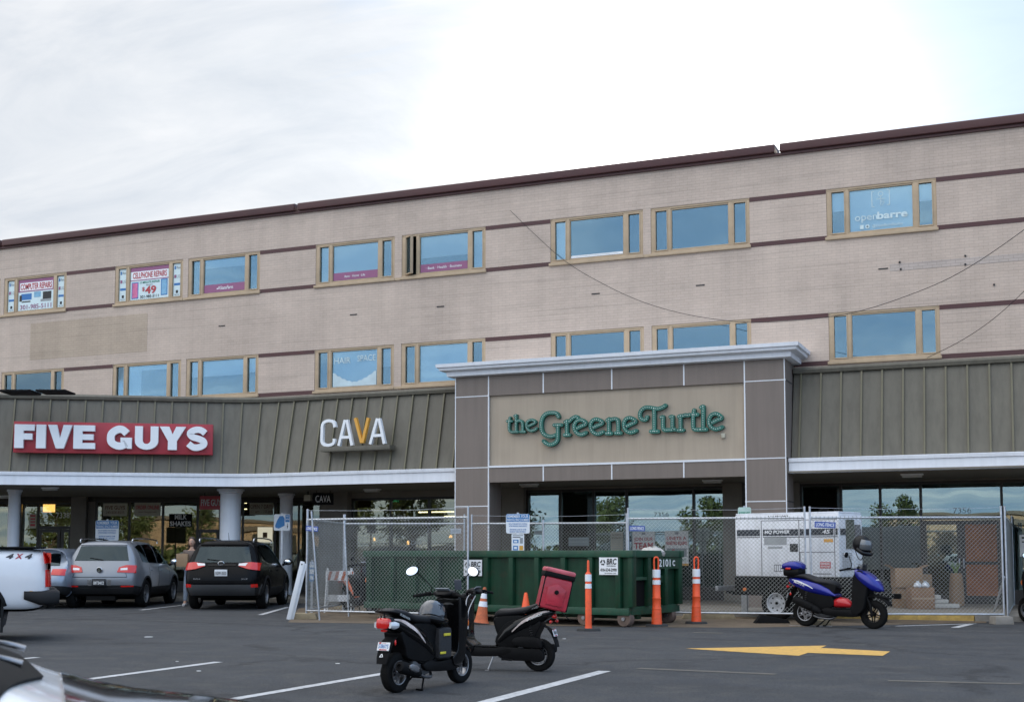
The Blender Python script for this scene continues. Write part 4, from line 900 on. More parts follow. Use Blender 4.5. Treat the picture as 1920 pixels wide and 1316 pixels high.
wsheet('window_note', 'small white paper standing at the foot of an upper window', 'paper', -11.74, 1, [('r', .1, .45, .9, .55, GREYINK)], WHT, .0, .085).scale = (1, 1, 1)
a, b_, c, d = wz(-4.7, 1); LTG = mat('frosted_film', (.58, .70, .72), .7)
g = thing('window_graphic', 'frosted openbarre logo with a bracketed figure in the top right window', 'lettering', PW.pt(a, c, 0)); w = b_-a; H_ = d-c
fw = lambda q, r, o: PW.pt(a+q, c+r, OFW+o)
m = MB(); text_into(m, 'open', lambda q, r, o: fw(w*.08+q, H_*.20+r, o), w*.36, H_*.17, .004); text_into(m, '@OpenBarreStudios', lambda q, r, o: fw(w*.36+q, H_*.05+r, o), w*.48, H_*.09, .004); m.build('lettering', LTG, g, world=True)
m = MB(); text_into(m, 'barre', lambda q, r, o: fw(w*.44+q, H_*.25+r, o), w*.48, H_*.18, .004, 0, .03); m.build('lettering', LTG, g, world=True)
m = MB()
for pts in ([(.40, .93), (.36, .93), (.36, .56), (.40, .56)], [(.60, .95), (.64, .95), (.64, .58), (.60, .58)]):
    for i in range(3): ribbon(m, [(w*pts[i][0], H_*pts[i][1]), (w*pts[i+1][0], H_*pts[i+1][1])], .016, fw, .003, 0, 'flat', 0)
ribbon(m, [(w*.5+.055*cos(t*pi/6), H_*.86+.055*sin(t*pi/6)) for t in range(13)], .012, fw, .003, 0, 'flat', 0)
for s in ([(.5, .82), (.5, .58)], [(.43, .74), (.57, .74)], [(.5, .68), (.56, .66), (.52, .58)]): ribbon(m, [(w*x, H_*y) for x, y in s], .012, fw, .003, 0, 'flat', 0)
m.build('logo', LTG, g, world=True)
m = MB(); m.add([fw(w*.16, H_*.05, .002), fw(w*.22, H_*.05, .002), fw(w*.22, H_*.15, .002), fw(w*.16, H_*.15, .002)], [(0, 1, 2, 3)]); m.lathe([(.02, 0), (.045, .003), (.05, .0)], fw(w*.28, H_*.1, .002), (0, -1, 0), 14); m.build('icon', LTG, g, world=True)
a, b_, c, d = wz(-18.8, 1, ZS1, ZH1); g = thing('window_graphic', 'white HAIR SPACE lettering over a white cloud shape in a lower window', 'lettering', PW.pt(a, c, 0)); w = b_-a; H_ = d-c
fw2 = lambda q, r, o: PW.pt(a+q, c+r, OFW+o)
m = MB(); text_into(m, 'HAIR', lambda q, r, o: fw2(w*.05+q, H_*.66+r, o), w*.36, H_*.17, .003); text_into(m, 'SPACE', lambda q, r, o: fw2(w*.56+q, H_*.69+r, o), w*.4, H_*.17, .003); text_into(m, 'BY NAILS', lambda q, r, o: fw2(w*.38+q, H_*.38+r, o), w*.24, H_*.05, .002) if False else None; m.build('lettering', LTG, g, world=True)
top = []
for i in range(41):
    t = i/40; base = .10+.30*abs(2*t-1)**1.6; top.append((w*(.02+.96*t), H_*(base+.035*abs(sin(t*pi*9)))))
m = MB(); m.prism([(w*.02, .01), (w*.98, .01)]+top[::-1], lambda q, r: fw2(q, r, 0), lambda q, r: fw2(q, r, .003)); m.build('cloud_film', mat('white_film', (.50, .62, .66), .7), g, world=True)

# --- soffit lights and small fittings
LENS = mat('lamp_diffuser', (.5, .5, .47), .5, var=.1)
def soffit_light(px, py, lab, w=.5):
    z = ZFB-.02; p = PZ(px, py, z); t = thing('soffit_light', lab, 'light', (p.x, p.y, ZFB+.012), 0, 'surface lights under the canopy soffit')
    MB().box(-w/2, w/2, -.09, .09, -.035, 0).build('housing', WHITE, t, bevel=.01); MB().box(-w/2+.03, w/2-.03, -.075, .075, -.085, -.036).build('diffuser', LENS, t, bevel=.015)
for px, py, lab in ((94, 915.5, 'soffit light over the door numbered 7338, leftmost of the row'), (698, 918.5, 'soffit light over the fence between CAVA sign and portal'), (992, 909, 'left soffit light inside the portal'), (1336, 901.5, 'right soffit light inside the portal'), (1710, 890.5, 'soffit light over the right shopfront')):
    soffit_light(px, py, lab)
p = PZ(6, 931, ZFB-.03); t = thing('tube_light', 'pale tube light under the soffit at the left edge', 'light', (p.x, p.y, ZFB+.012)); MB().cyl((-1, 0, -.07), (.5, 0, -.07), .03).build('tube', LENS, t); MB().box(-1, .5, -.03, .03, -.04, 0).build('housing', WHITE, t)
p = PS.hit(577.5, 933, .9); t = thing('emergency_light', 'small boxy white lamp on the soffit left of the hanging CAVA sign', 'light', (p.x, p.y, p.z)); MB().box(-.11, .11, -.06, .06, -.09, .09).build('housing', CREAM, t, bevel=.01); MB().cyl((0, 0, .09), (0, 0, ZFB-p.z+.01), .015).build('stem', MATTE, t)
# green exit sign inside the glass
EXG = mat('exit_green', (.02, .3, .16), .5, emit=(.05, .8, .45), estr=.12)
p = PS.hit(742, 937, -.6); t = thing('exit_sign', 'small green EXIT sign behind the dark glass above the fence', 'sign', p)
mb = MB().box(-.17, .17, 0, .03, -.1, .1); mb.build('sign_box', MATTE, t); g = MB(); text_into(g, 'EXIT', lambda a, b, o: Vector((-.13+a, -.004-o, -.06+b)), .26, .12, .002, 0, .02); g.build('lettering', EXG, t)
# lit fittings inside the shops
WARM = mat('warm_lamp', (.9, .6, .3), .5, emit=(1, .50, .16), estr=1.1); TUBE = mat('tube_lamp', (.9, .85, .7), .5, emit=(1, .86, .62), estr=1.6)
def pend(px, py, pl, off, w, h, lab):
    p = pl.hit(px, py, off); t = thing('pendant_lamp', lab, 'lamp', p, 0, 'warm lamps glowing inside the shops')
    MB().lathe([(w*.5, -h/2), (w*.5, h/2), (w*.2, h/2+.02)], (0, 0, 0), seg=12).build('lamp_shade', WARM, t); MB().cyl((0, 0, h/2), (0, 0, max(.3, 3.05-p.z)), .006, seg=5).build('cord', MATTE, t)
for px, py, w, h, lab in ((662+1, 1007, .12, .08, 'warm lamp behind the left fence post'), (702, 1011, .06, .09, 'second warm lamp from the left behind the fence'), (765, 1017.5, .07, .1, 'warm lamp left of the CAVA window lettering'), (845, 1006, .1, .06, 'warm lamp behind the fence beside the portal pillar')): pend(px, py, PS, -1.0, w, h, lab)
pend(92, 951, PG, -1.2, .38, .3, 'large amber lamp shade inside the door numbered 7338')
for x0, x1, y, off, lab in ((785, 851, 960, -1.6, 'long lit tube inside the shop left of the portal, upper one'), (833, 852, 968, -1.4, 'short lit tube inside the shop left of the portal, lower one'), (456, 463, 942.5, -.8, 'short lit tube behind the wide column, upper one'), (456, 463, 954, -.8, 'short lit tube behind the wide column, lower one')):
    pl = PS if x0 > 500 else PG; a = pl.hit(x0, y, off); b_ = pl.hit(x1, y, off); b_.z = a.z; c = (a+b_)/2
    tag(MB().cyl(a-c, b_-c, .018, seg=8).build('tube_lamp', TUBE), lab, 'lamp', 'lit tubes inside the shops').location = c
# ================================================================== STREET OBJECTS
WIREM = mat('chain_link_wire', (.36, .38, .38), .5, .6, var=.2)
def fence_panel(A, B_, label, zb=.17, zt=2.02, ptop=2.22, wire=True, diag=None, group='chain link panels round the building site', pitch=.078, r=.0031):
    A = Vector((A.x, A.y, 0)); B_ = Vector((B_.x, B_.y, 0)); L_ = (B_-A).length; ang = atan2(B_.y-A.y, B_.x-A.x)
    t = thing('chain_link_fence', label, 'fence', A, ang, group)
    m = MB(); rr = .021
    for x in (0, L_): m.cyl((x, 0, .0), (x, 0, ptop), rr, seg=10); m.lathe([(rr+.003, -.005), (rr+.003, .012), (.004, .02)], (x, 0, ptop), seg=10)
    m.cyl((0, 0, zt), (L_, 0, zt), rr, seg=10); m.cyl((0, 0, zb), (L_, 0, zb), rr*.95, seg=10)
    m.build('frame', GALV, t, smooth=40)
    m = MB(); H_ = zt-zb; z0 = zb
    def wseg(p, q, y):
        d = (q-p).normalized(); n = Vector((-d.z, 0, d.x))*r; s = Vector((0, r, 0)); y_ = Vector((0, y, 0))
        m.add([p+n+y_, p-n*.5+s+y_, p-n*.5-s+y_, q+n+y_, q-n*.5+s+y_, q-n*.5-s+y_], [(0, 1, 4, 3), (1, 2, 5, 4), (2, 0, 3, 5)])
    k = -int(H_/pitch)-1
    while k*pitch < L_:
        x0 = k*pitch
        for sgn in (1, -1):
            # line z = z0 + (x-x0) going up right, or mirrored
            xa, xb = max(0, x0), min(L_, x0+H_)
            if xb-xa < .02: continue
            za, zb_ = z0+(xa-x0), z0+(xb-x0)
            if sgn == 1: wseg(Vector((xa, 0, za)), Vector((xb, 0, zb_)), .004)
            else: wseg(Vector((L_-xa, 0, za)), Vector((L_-xb, 0, zb_)), -.004)
        k += 1
    # knuckled selvage along the top rail
    x = pitch/2
    while x < L_: m.add([(x-.012, -.02, zt+.018), (x+.012, -.02, zt+.018), (x, -.024, zt-.05), (x, .0, zt+.032)], [(0, 1, 2), (0, 3, 1), (0, 2, 3), (1, 3, 2)]); x += pitch
    m.build('chain_link_mesh', WIREM, t)
    if wire:
        MB().tube([(0, 0, ptop-.01), (L_*.33, 0, ptop-.035), (L_*.66, 0, ptop-.04), (L_, 0, ptop-.01)], .004, 4).build('top_wire', GALV, t)
    return t
G = lambda x, y: PZ(x, y, 0)
fence_panel(G(574, 1160), G(877, 1168), 'front chain link panel on the left, its post in front of the dumpster')
fence_panel(G(645, 1146), G(870, 1146), 'rear chain link panel seen through the left front panel', wire=False)
fence_panel(G(575, 1159), G(643, 1146), 'side chain link panel running back from the leftmost fence post', wire=False)
fence_panel(G(884, 1146), G(1176, 1149), 'dark chain link panel behind the green dumpster', wire=True)
fence_panel(G(1179, 1163), G(1512, 1167), 'right chain link panel in front of the left half of the generator')
fence_panel(G(1522, 1167), G(1883, 1168), 'chain link panel in front of the cardboard boxes and the brown door')
fence_panel(G(1890, 1168), G(1902, 1143), 'chain link side panel running back at the right edge, beside the post block')
# leaning poles
def pole(p, q, r, name, label, cat='pole'):
    c = Vector((p.x, p.y, 0)); tag(MB().cyl(p-c, q-c, r, seg=10).build(name, GALV, smooth=40), label, cat).location = c
pole(G(599, 1163)+Vector((0, 0, .01)), VD(584, 25.6, 2.17), .02, 'leaning_pole', 'thin steel pole leaning inside the left front fence panel')
pole(VD(656, 27.2, .01), VD(645, 27.4, 2.1), .02, 'leaning_pole', 'thin steel pole leaning at the corner post of the rear fence panel')
pole(VD(1858, 26.8, .13), VD(1879, 26.2, .86), .022, 'brace_pole', 'pale blue steel brace leaning on the fence in front of the brown door')
pole(VD(1019, 27.4, .02), VD(1018.5, 27.4, 2.05), .02, 'fence_post', 'lone steel post sticking up behind the dumpster right of the parking signs')
# fence name plates
BLUEP = mat('blue_plate', (.03, .08, .36), .4, var=.04)
def plate_on(A, B_, px, py0, py1, w, label, bg=BLUEP, ink=WHT, txt='LONG FENCE', tilt=-.05):
    ang = atan2((B_-A).y, (B_-A).x); pl = Pl(A, ang); a, z1 = pl.sz(px, py0, .03); _, z0 = pl.sz(px, py1, .03); H_ = z1-z0
    t = thing('fence_sign', label, 'sign', pl.pt(a, z0, .03), 0, 'fence company name plates')
    f = lambda q, r_, o: Vector((0, 0, 0))+pl.u*(q*cos(tilt)-r_*sin(tilt))+pl.n*o+Vector((0, 0, q*sin(tilt)+r_*cos(tilt)))
    mb = MB(); frect(f, w, H_, 0, 0, 1, 1, mb, .004); mb.build('sign_plate', bg, t)
    g = MB(); text_into(g, txt, lambda q, r_, o: f(w*.06+q, H_*.2+r_, .006+o), w*.88, H_*.6, .002, 0, .02); g.build('lettering', ink, t)
plate_on(G(574, 1160), G(877, 1168), 573.5, 985, 994.5, .30, 'LONG FENCE name plate on the leftmost fence panel', tilt=-.08)
plate_on(G(1179, 1163), G(1512, 1167), 1180, 985, 995, .31, 'blue LONG FENCE name plate beside the JOIN OUR TEAM poster', tilt=-.02)
plate_on(G(1522, 1167), G(1883, 1168), 1527, 977, 988, .40, 'blue LONG FENCE name plate hanging over the generator', tilt=-.05)
plate_on(G(645, 1146), G(870, 1146), 845, 991, 1000, .24, 'pale back of a name plate at the right end of the rear fence panel', GALV, GREYINK, tilt=.03)

# fence feet and wheel stops
STOP = mat('weathered_wheel_stop', (.30, .24, .15), .9, var=.25, scale=6, bump=.4, dirt=.6, dcol=(.14, .1, .07))
def block(px, py, w, d, h, lab, name='concrete_block', cat='block', m_=CONC, z=0.0, rz=YAW, grp=None):
    p = G(px, py); t = MB(); t.prism([(-w/2, 0), (w/2, 0), (w/2*.88, h), (-w/2*.88, h)], lambda a, b: (a, d, b), lambda a, b: (a, 0, b))
    o = tag(t.build(name, m_, bevel=.015), lab, cat, grp); o.location = (p.x, p.y, z); o.rotation_euler = (0, 0, rz); return o
block(568, 1160.5, .55, .3, .12, 'pale concrete foot under the leftmost fence post', m_=STOP)
block(1884, 1170.5, .36, .34, .15, 'grey concrete foot under the fence posts at the right')
block(639, 1141, .34, .25, .1, 'brown concrete foot inside the fence below the leaning poles', m_=STOP)
block(880, 1164, .3, .3, .14, 'worn concrete foot under the fence post beside the striped cone', m_=STOP)
block(708, 1147, .30, .25, .2, 'dark timber block under the left end of the dumpster', 'timber_block', 'block', mat('dark_timber', (.1, .06, .035), .9, var=.3))
block(1330, 1160, 1.1, .2, .13, 'long brown wheel stop behind the right hand channelizer', 'wheel_stop', 'wheel stop', STOP)
block(1540, 1172, .38, .2, .1, 'broken piece of concrete kerb under the blue scooter', 'kerb_piece', 'block', STOP)

# --- roll-off dumpster
GRN = mat('dumpster_green', (.005, .044, .020), .5, var=.3, scale=1.6, dirt=.6, dcol=(.045, .028, .014), streak=.4, spec=.3)
GRND = mat('dumpster_green_rim', (.008, .06, .03), .5, var=.3, scale=4, dirt=.5, dcol=(.09, .06, .03))
RUST = mat('rusty_steel', (.13, .09, .07), .8, var=.3, scale=8)
LD, WDm, HD = 6.2, 2.05, 1.385
Bc = VD(1176, 23.25); e1 = (RT*.83-FW*.553); ang = atan2(e1.y, e1.x)
D = thing('roll_off_dumpster', 'long green roll off dumpster with vertical ribs standing in the gap of the fence', 'dumpster', Bc, ang)
# local: x from -LD to 0, y 0 (front side) to WDm
zb = .27; m = MB()
m.box(-LD, 0, .06, .1, zb, HD-.06); m.box(-LD, 0, WDm-.1, WDm-.06, zb, HD-.06); m.box(-LD, -LD+.04, .1, WDm-.1, zb, HD-.06); m.box(-LD+.04, -.06, .101, WDm-.101, zb, zb+.06)
m.box(-.05, -.01, .101, WDm-.101, zb, HD-.06); m.build('box', GRN, D)
m = MB(); x = -LD+.08; k = 0
while x < -.2:
    m.prism([(0, 0), (.09, -.0), (.075, -.075), (.015, -.075)], lambda a, b: (x+a*1.6, .058+b, zb+.07), lambda a, b: (x+a*1.6, .058+b, HD-.13)); x += .585
m.build('side_ribs', GRN, D, bevel=.004)
m = MB(); m.box(-LD-.02, .12, -.03, .11, HD-.13, HD); m.box(-LD-.02, .12, WDm-.11, WDm+.03, HD-.13, HD); m.box(-LD-.02, -LD+.1, .111, WDm-.111, HD-.13, HD); m.box(-.06, .10, .111, WDm-.111, HD-.129, HD-.001)
m.build('top_rim', GRND, D, bevel=.018)
m = MB(); m.box(-LD, .02, -.01, .1, zb-.06, zb+.07); m.box(-LD, .02, WDm-.1, WDm+.01, zb-.06, zb+.07); m.box(-.1, .03, .101, WDm-.101, zb-.06, zb+.09); m.box(-LD, -.1, .55, .7, .12, zb-.06); m.box(-LD, -.1, 1.35, 1.5, .12, zb-.06)
m.build('bottom_frame', GRND, D, bevel=.01)
# front end: hook wall with pocket, posts
m = MB()
for y0, y1 in ((.0, .16), (.62, .74), (1.31, 1.43), (WDm-.16, WDm)): m.box(-.0, .09, y0, y1, zb+.09, HD-.13)
m.box(0, .05, .74, 1.31, .78, .92); m.build('end_posts', GRN, D, bevel=.008)
MB().box(.0, .012, .165, .615, zb+.1, .84).build('pocket', MATTE, D)
MB().box(.0, .07, .165, .615, .842, .9).build('pocket_lintel', GRND, D)
for nm, xx, yy in (('a', -.95, .12), ('b', -.10, .10), ('c', -.10, 1.8), ('d', -LD+.5, .12)):
    w = MB(); w.lathe([(.03, -.085), (.13, -.085), (.145, -.06), (.145, .06), (.13, .085), (.03, .085)], (xx, yy, .145), (0, 1, 0), 20)
    W_ = w.build('wheel', RUST, D, smooth=30); MB().lathe([(.035, -.11), (.035, .11)], (xx, yy, .145), (0, 1, 0), 10).build('axle', STEEL, W_)
    MB().box(xx-.08, xx+.08, yy+.09, yy+.12, .1, zb-.06).build('wheel_bracket', GRND, D)
dpl = Pl(Bc, ang)
def dsign(px0, px1, py0, py1, lab):
    a0 = dpl.sz(px0, (py0+py1)/2, .03)[0]; a1 = dpl.sz(px1, (py0+py1)/2, .03)[0]; z1 = dpl.sz(px0, py0, .03)[1]; z0 = dpl.sz(px0, py1, .03)[1]; w = a1-a0; h = z1-z0
    f = lambda a, b, o: Vector((a0+a, -.016-o, z0+b))
    t = sheet_at('company_sign', None, None, f, w, h, WHT, [], root=D, world=False, th=.006); t['label'] = lab
    MB().box(a0+.1, a1-.1, -.015, .057, z0+.1, z1-.1).build('sign_back', GRN, D)
    g = MB(); text_into(g, 'BRC', lambda a, b, o: f(w*.40+a, h*.56+b, .008+o), w*.54, h*.33, .002, 0, .03, .15); text_into(g, '410-534-2990', lambda a, b, o: f(w*.06+a, h*.18+b, .008+o), w*.88, h*.18, .002, 0, .02)
    text_into(g, 'WASTE REMOVAL', lambda a, b, o: f(w*.40+a, h*.46+b, .008+o), w*.5, h*.06, .002, 0, .01); text_into(g, 'brcwaste.com', lambda a, b, o: f(w*.3+a, h*.06+b, .008+o), w*.6, h*.07, .002)
    for i in range(3):                                 # recycling triangle of arrows
        c = Vector((w*.20, h*.68)); th = pi/2+i*2*pi/3; R_ = w*.12
        p = [c+Vector((cos(th+.25), sin(th+.25)))*R_, c+Vector((cos(th+1.65), sin(th+1.65)))*R_]
        ribbon(g, [tuple(p[0]), tuple(p[1])], w*.06, lambda a, b, o: f(a, b, .008+o), .002, 0, 'flat', 0)
        d = (p[1]-p[0]).normalized(); n = Vector((-d.y, d.x)); q = p[1]-d*.02
        g.add([f(*(q+n*w*.055), .0105), f(*(q-n*w*.055), .0105), f(*(q+d*w*.08), .0105)], [(0, 1, 2)])
    g.build('lettering', INK, t)
dsign(1123, 1158, 1043, 1077, 'white company sign with BRC lettering near the front end of the dumpster'); dsign(869, 903, 1049, 1079, 'white company sign with BRC lettering behind the fence post')
g = MB(); text_into(g, '2101', lambda a, b, o: Vector((.092+o, 1.05+a, 1.08+b)), .48, .14, .003, 0, .01); g.build('unit_number', PAPER, D)
g = MB(); text_into(g, 'C', lambda a, b, o: Vector((.092+o, 1.62+a, 1.09+b)), .1, .11, .003, 0, .03); g.build('unit_mark', PAPER, D)
MB().box(.03, .088, 1.0, 1.9, 1.04, 1.25).build('number_plate_panel', GRN, D)
# grey rags / sheeting bulging over the rim
p = VD(1222, 24.3, 1.33); m = MB(); m.ball((0, 0, 0), .2, 14, 8, sc=(1.3, .7, .62)); 
for v in m.v: v += Vector((random.uniform(-.02, .02), random.uniform(-.02, .02), random.uniform(-.02, .02)))
o = tag(m.build('plastic_sheet', mat('grey_plastic_sheet', (.45, .43, .40), .5, var=.25, scale=9), smooth=60), 'crumpled grey sheet bulging over the dumpster rim in front of the poster', 'sheet'); o.location = p

# --- channelizers and cones
ORG = mat('safety_orange', (.85, .10, .025), .5, var=.12, scale=6, dirt=.5, dcol=(.3, .08, .03)); ORGD = mat('dirty_cone_orange', (.48, .12, .045), .7, var=.25, scale=10, dirt=.6, dcol=(.15, .07, .04))
REFL = mat('white_reflective', (.78, .8, .83), .4, var=.04); BASE = mat('black_rubber_base', (.03, .03, .03), .9, var=.25)
def chan(px, py, h, slim, lab, tilt=0.0):
    p = G(px, py); t = thing('channelizer', lab, 'channelizer', p, YAW, 'orange channelizers by the dumpster', 1, ry=tilt)
    r = .056 if slim else .078; zt = h*.80
    MB().prism([(.225*cos(a), .2*sin(a)) for a in [pi/8+k*pi/4 for k in range(8)]], lambda x, y: (x, y, 0), lambda x, y: (x*.9, y*.9, .045)).build('base', BASE, t, bevel=.008)
    pr = [(r*1.25, .04), (r*1.2, .10), (r*1.08, .3), (r*1.06, .31), (r*1.13, .32), (r*1.0, .345), (r*.98, .5), (r*1.08, .515), (r*.93, .53), (r*.88, zt*.8), (r*.86, zt), (r*.5, zt+.02)] if not slim else [(r*1.15, .04), (r*1.05, .07), (r, .12), (r*.92, zt), (r*.55, zt+.04)]
    MB().lathe(pr, (0, 0, 0), seg=24).build('tube', ORG, t, smooth=40)
    rb = (lambda z: r*.945*1.0) if slim else (lambda z: r*.90)
    for a, b_ in ((h*.70, h*.80) if slim else (h*.70, h*.815), (h*.60, h*.665)):
        MB().lathe([(r*.80, a), (rb(a)+.006, a), (rb(b_)+.003, b_), (r*.8, b_)], (0, 0, 0), seg=24, caps=False, closedprof=True).build('reflective_band', REFL, t, smooth=40)
    m = MB()
    if slim: m.tube([(0, 0, zt), (0, 0, zt+.06), (0, 0, h-.02), (0, 0, h)], [.03, .022, .02, .012], 10)
    else: m.tube([(-.032, 0, zt-.01), (-.04, 0, zt+.08), (-.036, 0, h-.04), (0, 0, h-.012), (.036, 0, h-.04), (.04, 0, zt+.08), (.032, 0, zt-.01)], .0165, 10, smooth=3)
    m.build('grab_handle', ORG, t, smooth=50)
chan(1103.5, 1182, 1.21, True, 'slim orange post with two white bands in front of the dumpster, leftmost of three', .0)
chan(1231.5, 1174, 1.27, False, 'orange channelizer with loop handle in front of the dumpster end, middle of three')
chan(1305.5, 1169, 1.27, False, 'orange channelizer with loop handle before the right fence panel, rightmost of three', .012)
def cone(px, py, h, lab, bands, m_, tilt=0, lx=0):
    p = G(px, py); t = thing('traffic_cone', lab, 'cone', p, .3, None, 1, ry=tilt, rx=lx)
    m = MB(); m.prism([(.2*(cos(a)), .2*(sin(a))) for a in [pi/4+k*pi/2 for k in range(4)]], lambda x, y: (x, y, 0), lambda x, y: (x, y, .035)); m.build('base', BASE, t, bevel=.012)
    MB().lathe([(.15, .034), (.135, .06), (.12, .1), (.032, h-.02), (.02, h)], (0, 0, 0), seg=24).build('cone_body', m_, t, smooth=45)
    rad = lambda z: .12-(z-.1)*(.088/(h-.12))
    for a, b_ in bands: MB().lathe([(rad(a)-.01, a), (rad(a)+.003, a), (rad(b_)+.003, b_), (rad(b_)-.01, b_)], (0, 0, 0), seg=24, closedprof=True, caps=False).build('reflective_band', REFL, t, smooth=45)
cone(902, 1170, .70, 'worn orange cone with two white bands leaning beside the fence foot', [(.48*.7, .62*.7), (.70*.7, .86*.7)], ORGD, .10)
cone(986, 1171, .60, 'plain orange cone behind the seat of the black scooter', [], ORG)

# --- white barricade leaning on the fence post, and one inside the fence
pa = G(541, 1161); pb = VD(569, 25.9, 1.17)
t = thing('folded_barricade', 'folded white barricade leaning on the leftmost fence post', 'barricade', pa, 0)
for k, of in enumerate((0, .05)):
    d = (pb-pa).normalized(); s = FW*.06; o_ = RT*of+FW*(.05*k)
    m = MB(); u = d.cross(s).normalized()*.045; th = s.normalized()*.012
    q0 = o_; q1 = pb-pa+o_+d*(-.04*k)
    m.add([q0+u+th, q0-u+th, q0-u-th, q0+u-th, q1+u+th, q1-u+th, q1-u-th, q1+u-th], [(0, 3, 2, 1), (4, 5, 6, 7), (0, 1, 5, 4), (1, 2, 6, 5), (2, 3, 7, 6), (3, 0, 4, 7)]); m.build('leg', WHT, t, bevel=.006)
MB().lathe([(.014, -.02), (.014, .02)], (pb-pa)-(pb-pa).normalized()*.06, FW, 10).build('bolt', MATTE, t)
p = G(640, 1147.5); t = thing('a_frame_barricade', 'pale A frame barricade with an orange striped board inside the left fence', 'barricade', p, YAW)
for s, y in ((-1, 0), (1, 0)):
    for yy in (-.22, .22): MB().tube([(s*.30-.05, yy, 0), (s*.27-.05, yy*.15, 1.0)], .022, 6).build('leg', WHITE, t)
MB().box(-.36, .28, -.06, -.04, .72, .94).build('board', WHITE, t); 
m = MB()
for k in range(4): m.prism([(-.33+k*.16, .73), (-.26+k*.16, .73), (-.20+k*.16, .93), (-.27+k*.16, .93)], lambda a, b: (a, -.061, b), lambda a, b: (a, -.064, b))
m.build('stripes', ORGD, t); MB().box(-.34, .26, -.14, -.12, .25, .4).build('board', WHITE, t)

# --- parking signs on posts
SBLUE = mat('parking_blue', (.03, .20, .48), .45, var=.04)
def post_sign(px, d, z0, z1, name, lab, cat, w, items, m_, postz=None, rz=YAW, extra=None, r=.024, ztop=None, bx=0):
    p = VD(px, d); t = thing(name, lab, cat, p, rz)
    MB().box(-r, r, -r*.5, r*.5, 0, (ztop or z1+.03)).build('post', GALV, t)
    f = lambda a, b, o: Vector((bx-w/2+a, -.016-o, z0+b)); H_ = z1-z0; mb = MB()
    pts = []; c = .04
    for cx, cy, a0 in ((w-c, c, -pi/2), (w-c, H_-c, 0), (c, H_-c, pi/2), (c, c, pi)):
        for k in range(4): a = a0+k*pi/6; pts.append((cx+c*cos(a), cy+c*sin(a)))
    mb.prism(pts, lambda a, b: f(a, b, 0), lambda a, b: f(a, b, .004)); P_ = mb.build('sign_plate', m_, t)
    for i, it in enumerate(items):
        g = MB()
        if it[0] == 'r': frect(f, w, H_, it[1], it[2], it[3], it[4], g, .0055+.0003*i, 0, .0045); g.build('printed_block', it[5], P_)
        else: text_into(g, it[1], lambda a, b, o: f(w*it[2]+a, H_*(1-it[5])+b, .009+o), w*(it[4]-it[2]), H_*(it[5]-it[3]), .001, 0, it[7] if len(it) > 7 else .01); g.build('lettering', it[6], P_)
    return t, f
remember = [('r', .02, .015, .98, .40, SBLUE), ('t', 'REMEMBER YOUR', .06, .05, .94, .2, WHT, .02), ('t', 'PARKING SPACE NUMBER', .04, .24, .96, .37, WHT, .01), ('t', 'PAY AT NEAREST PAY STATION', .12, .47, .88, .54, BLUEINK), ('t', 'AFTER PARKING YOUR VEHICLE', .12, .58, .88, .65, BLUEINK), ('t', 'ENFORCED 8 AM TO 10 PM', .16, .76, .84, .83, BLUEINK), ('t', 'MONDAY THRU SATURDAY', .16, .87, .84, .94, BLUEINK)]
zz = lambda y, d: CAMH+(1040-y)*d/2400
post_sign(202.5, 37, zz(1013, 37), zz(975.5, 37), 'parking_sign', 'blue and white REMEMBER YOUR PARKING SPACE NUMBER sign above the silver SUV roof', 'sign', .67, remember, WHT)
t, f = post_sign(971, 27.6, zz(1000, 27.6), zz(963.5, 27.6), 'parking_sign', 'blue and white REMEMBER YOUR PARKING SPACE NUMBER sign behind the dumpster', 'sign', .51, remember, WHT)
z0, z1 = zz(1036, 27.6), zz(1001, 27.6); f = lambda a, b, o: Vector((-.135+a, -.016-o, z0+b)); mb = MB(); frect(f, .27, z1-z0, 0, 0, 1, 1, mb, .004); P_ = mb.build('payment_plate', WHT, t)
for i, (x0, y0, x1, y1, mt) in enumerate(((.08, .05, .92, .1, GREYINK), (.08, .15, .7, .19, INK), (.12, .3, .55, .48, SBLUE), (.2, .35, .45, .44, WHT), (.12, .62, .5, .86, SBLUE), (.2, .68, .42, .8, WHT), (.62, .62, .92, .86, GOLD), (.66, .2, .9, .5, GREYINK))):
    g = MB(); frect(f, .27, z1-z0, x0, y0, x1, y1, g, .0055+.0003*i, 0, .0045); g.build('printed_block', mt, P_)
t, f = post_sign(529.5, 36.2, zz(994.5, 36.2), zz(964, 36.2), 'parking_sign', 'white and blue parking sign with a blue car picture before the thin column', 'sign', .46, [('r', .70, .04, .97, .48, SBLUE), ('t', 'PAY', .74, .08, .94, .18, WHT), ('t', 'HERE', .73, .26, .95, .36, WHT)], WHT, bx=.0)
H_ = zz(964, 36.2)-zz(994.5, 36.2); z0 = zz(994.5, 36.2)
g = MB(); g.prism([(x*.46, y*H_) for x, y in ((.08, .3), (.1, .18), (.3, .12), (.5, .22), (.66, .3), (.66, .75), (.55, .9), (.35, .88), (.2, .62))], lambda a, b: Vector((-.23+a, -.0205, z0+b)), lambda a, b: Vector((-.23+a, -.0235, z0+b))); g.build('car_picture', SBLUE, t)
g = MB(); g.prism([(x*.46, y*H_) for x, y in ((.80, .30), (.84, .10), (.88, .30), (.85, .30), (.85, .44), (.83, .44), (.83, .30))], lambda a, b: Vector((-.23+a, -.0205, z0+b)), lambda a, b: Vector((-.23+a, -.0235, z0+b))); g.build('arrow', INK, t)
post_sign(1395.5, 29.2, zz(990, 29.2), zz(951, 29.2), 'reserved_sign', 'pale green RESERVED sign sticking up behind the left end of the generator', 'sign', .30, [('t', 'RESERVED', .08, .22, .92, .36, GREENINK, .02), ('r', .08, .5, .92, .54, GREENINK)], mat('pale_green_sign', (.5, .66, .58), .5))
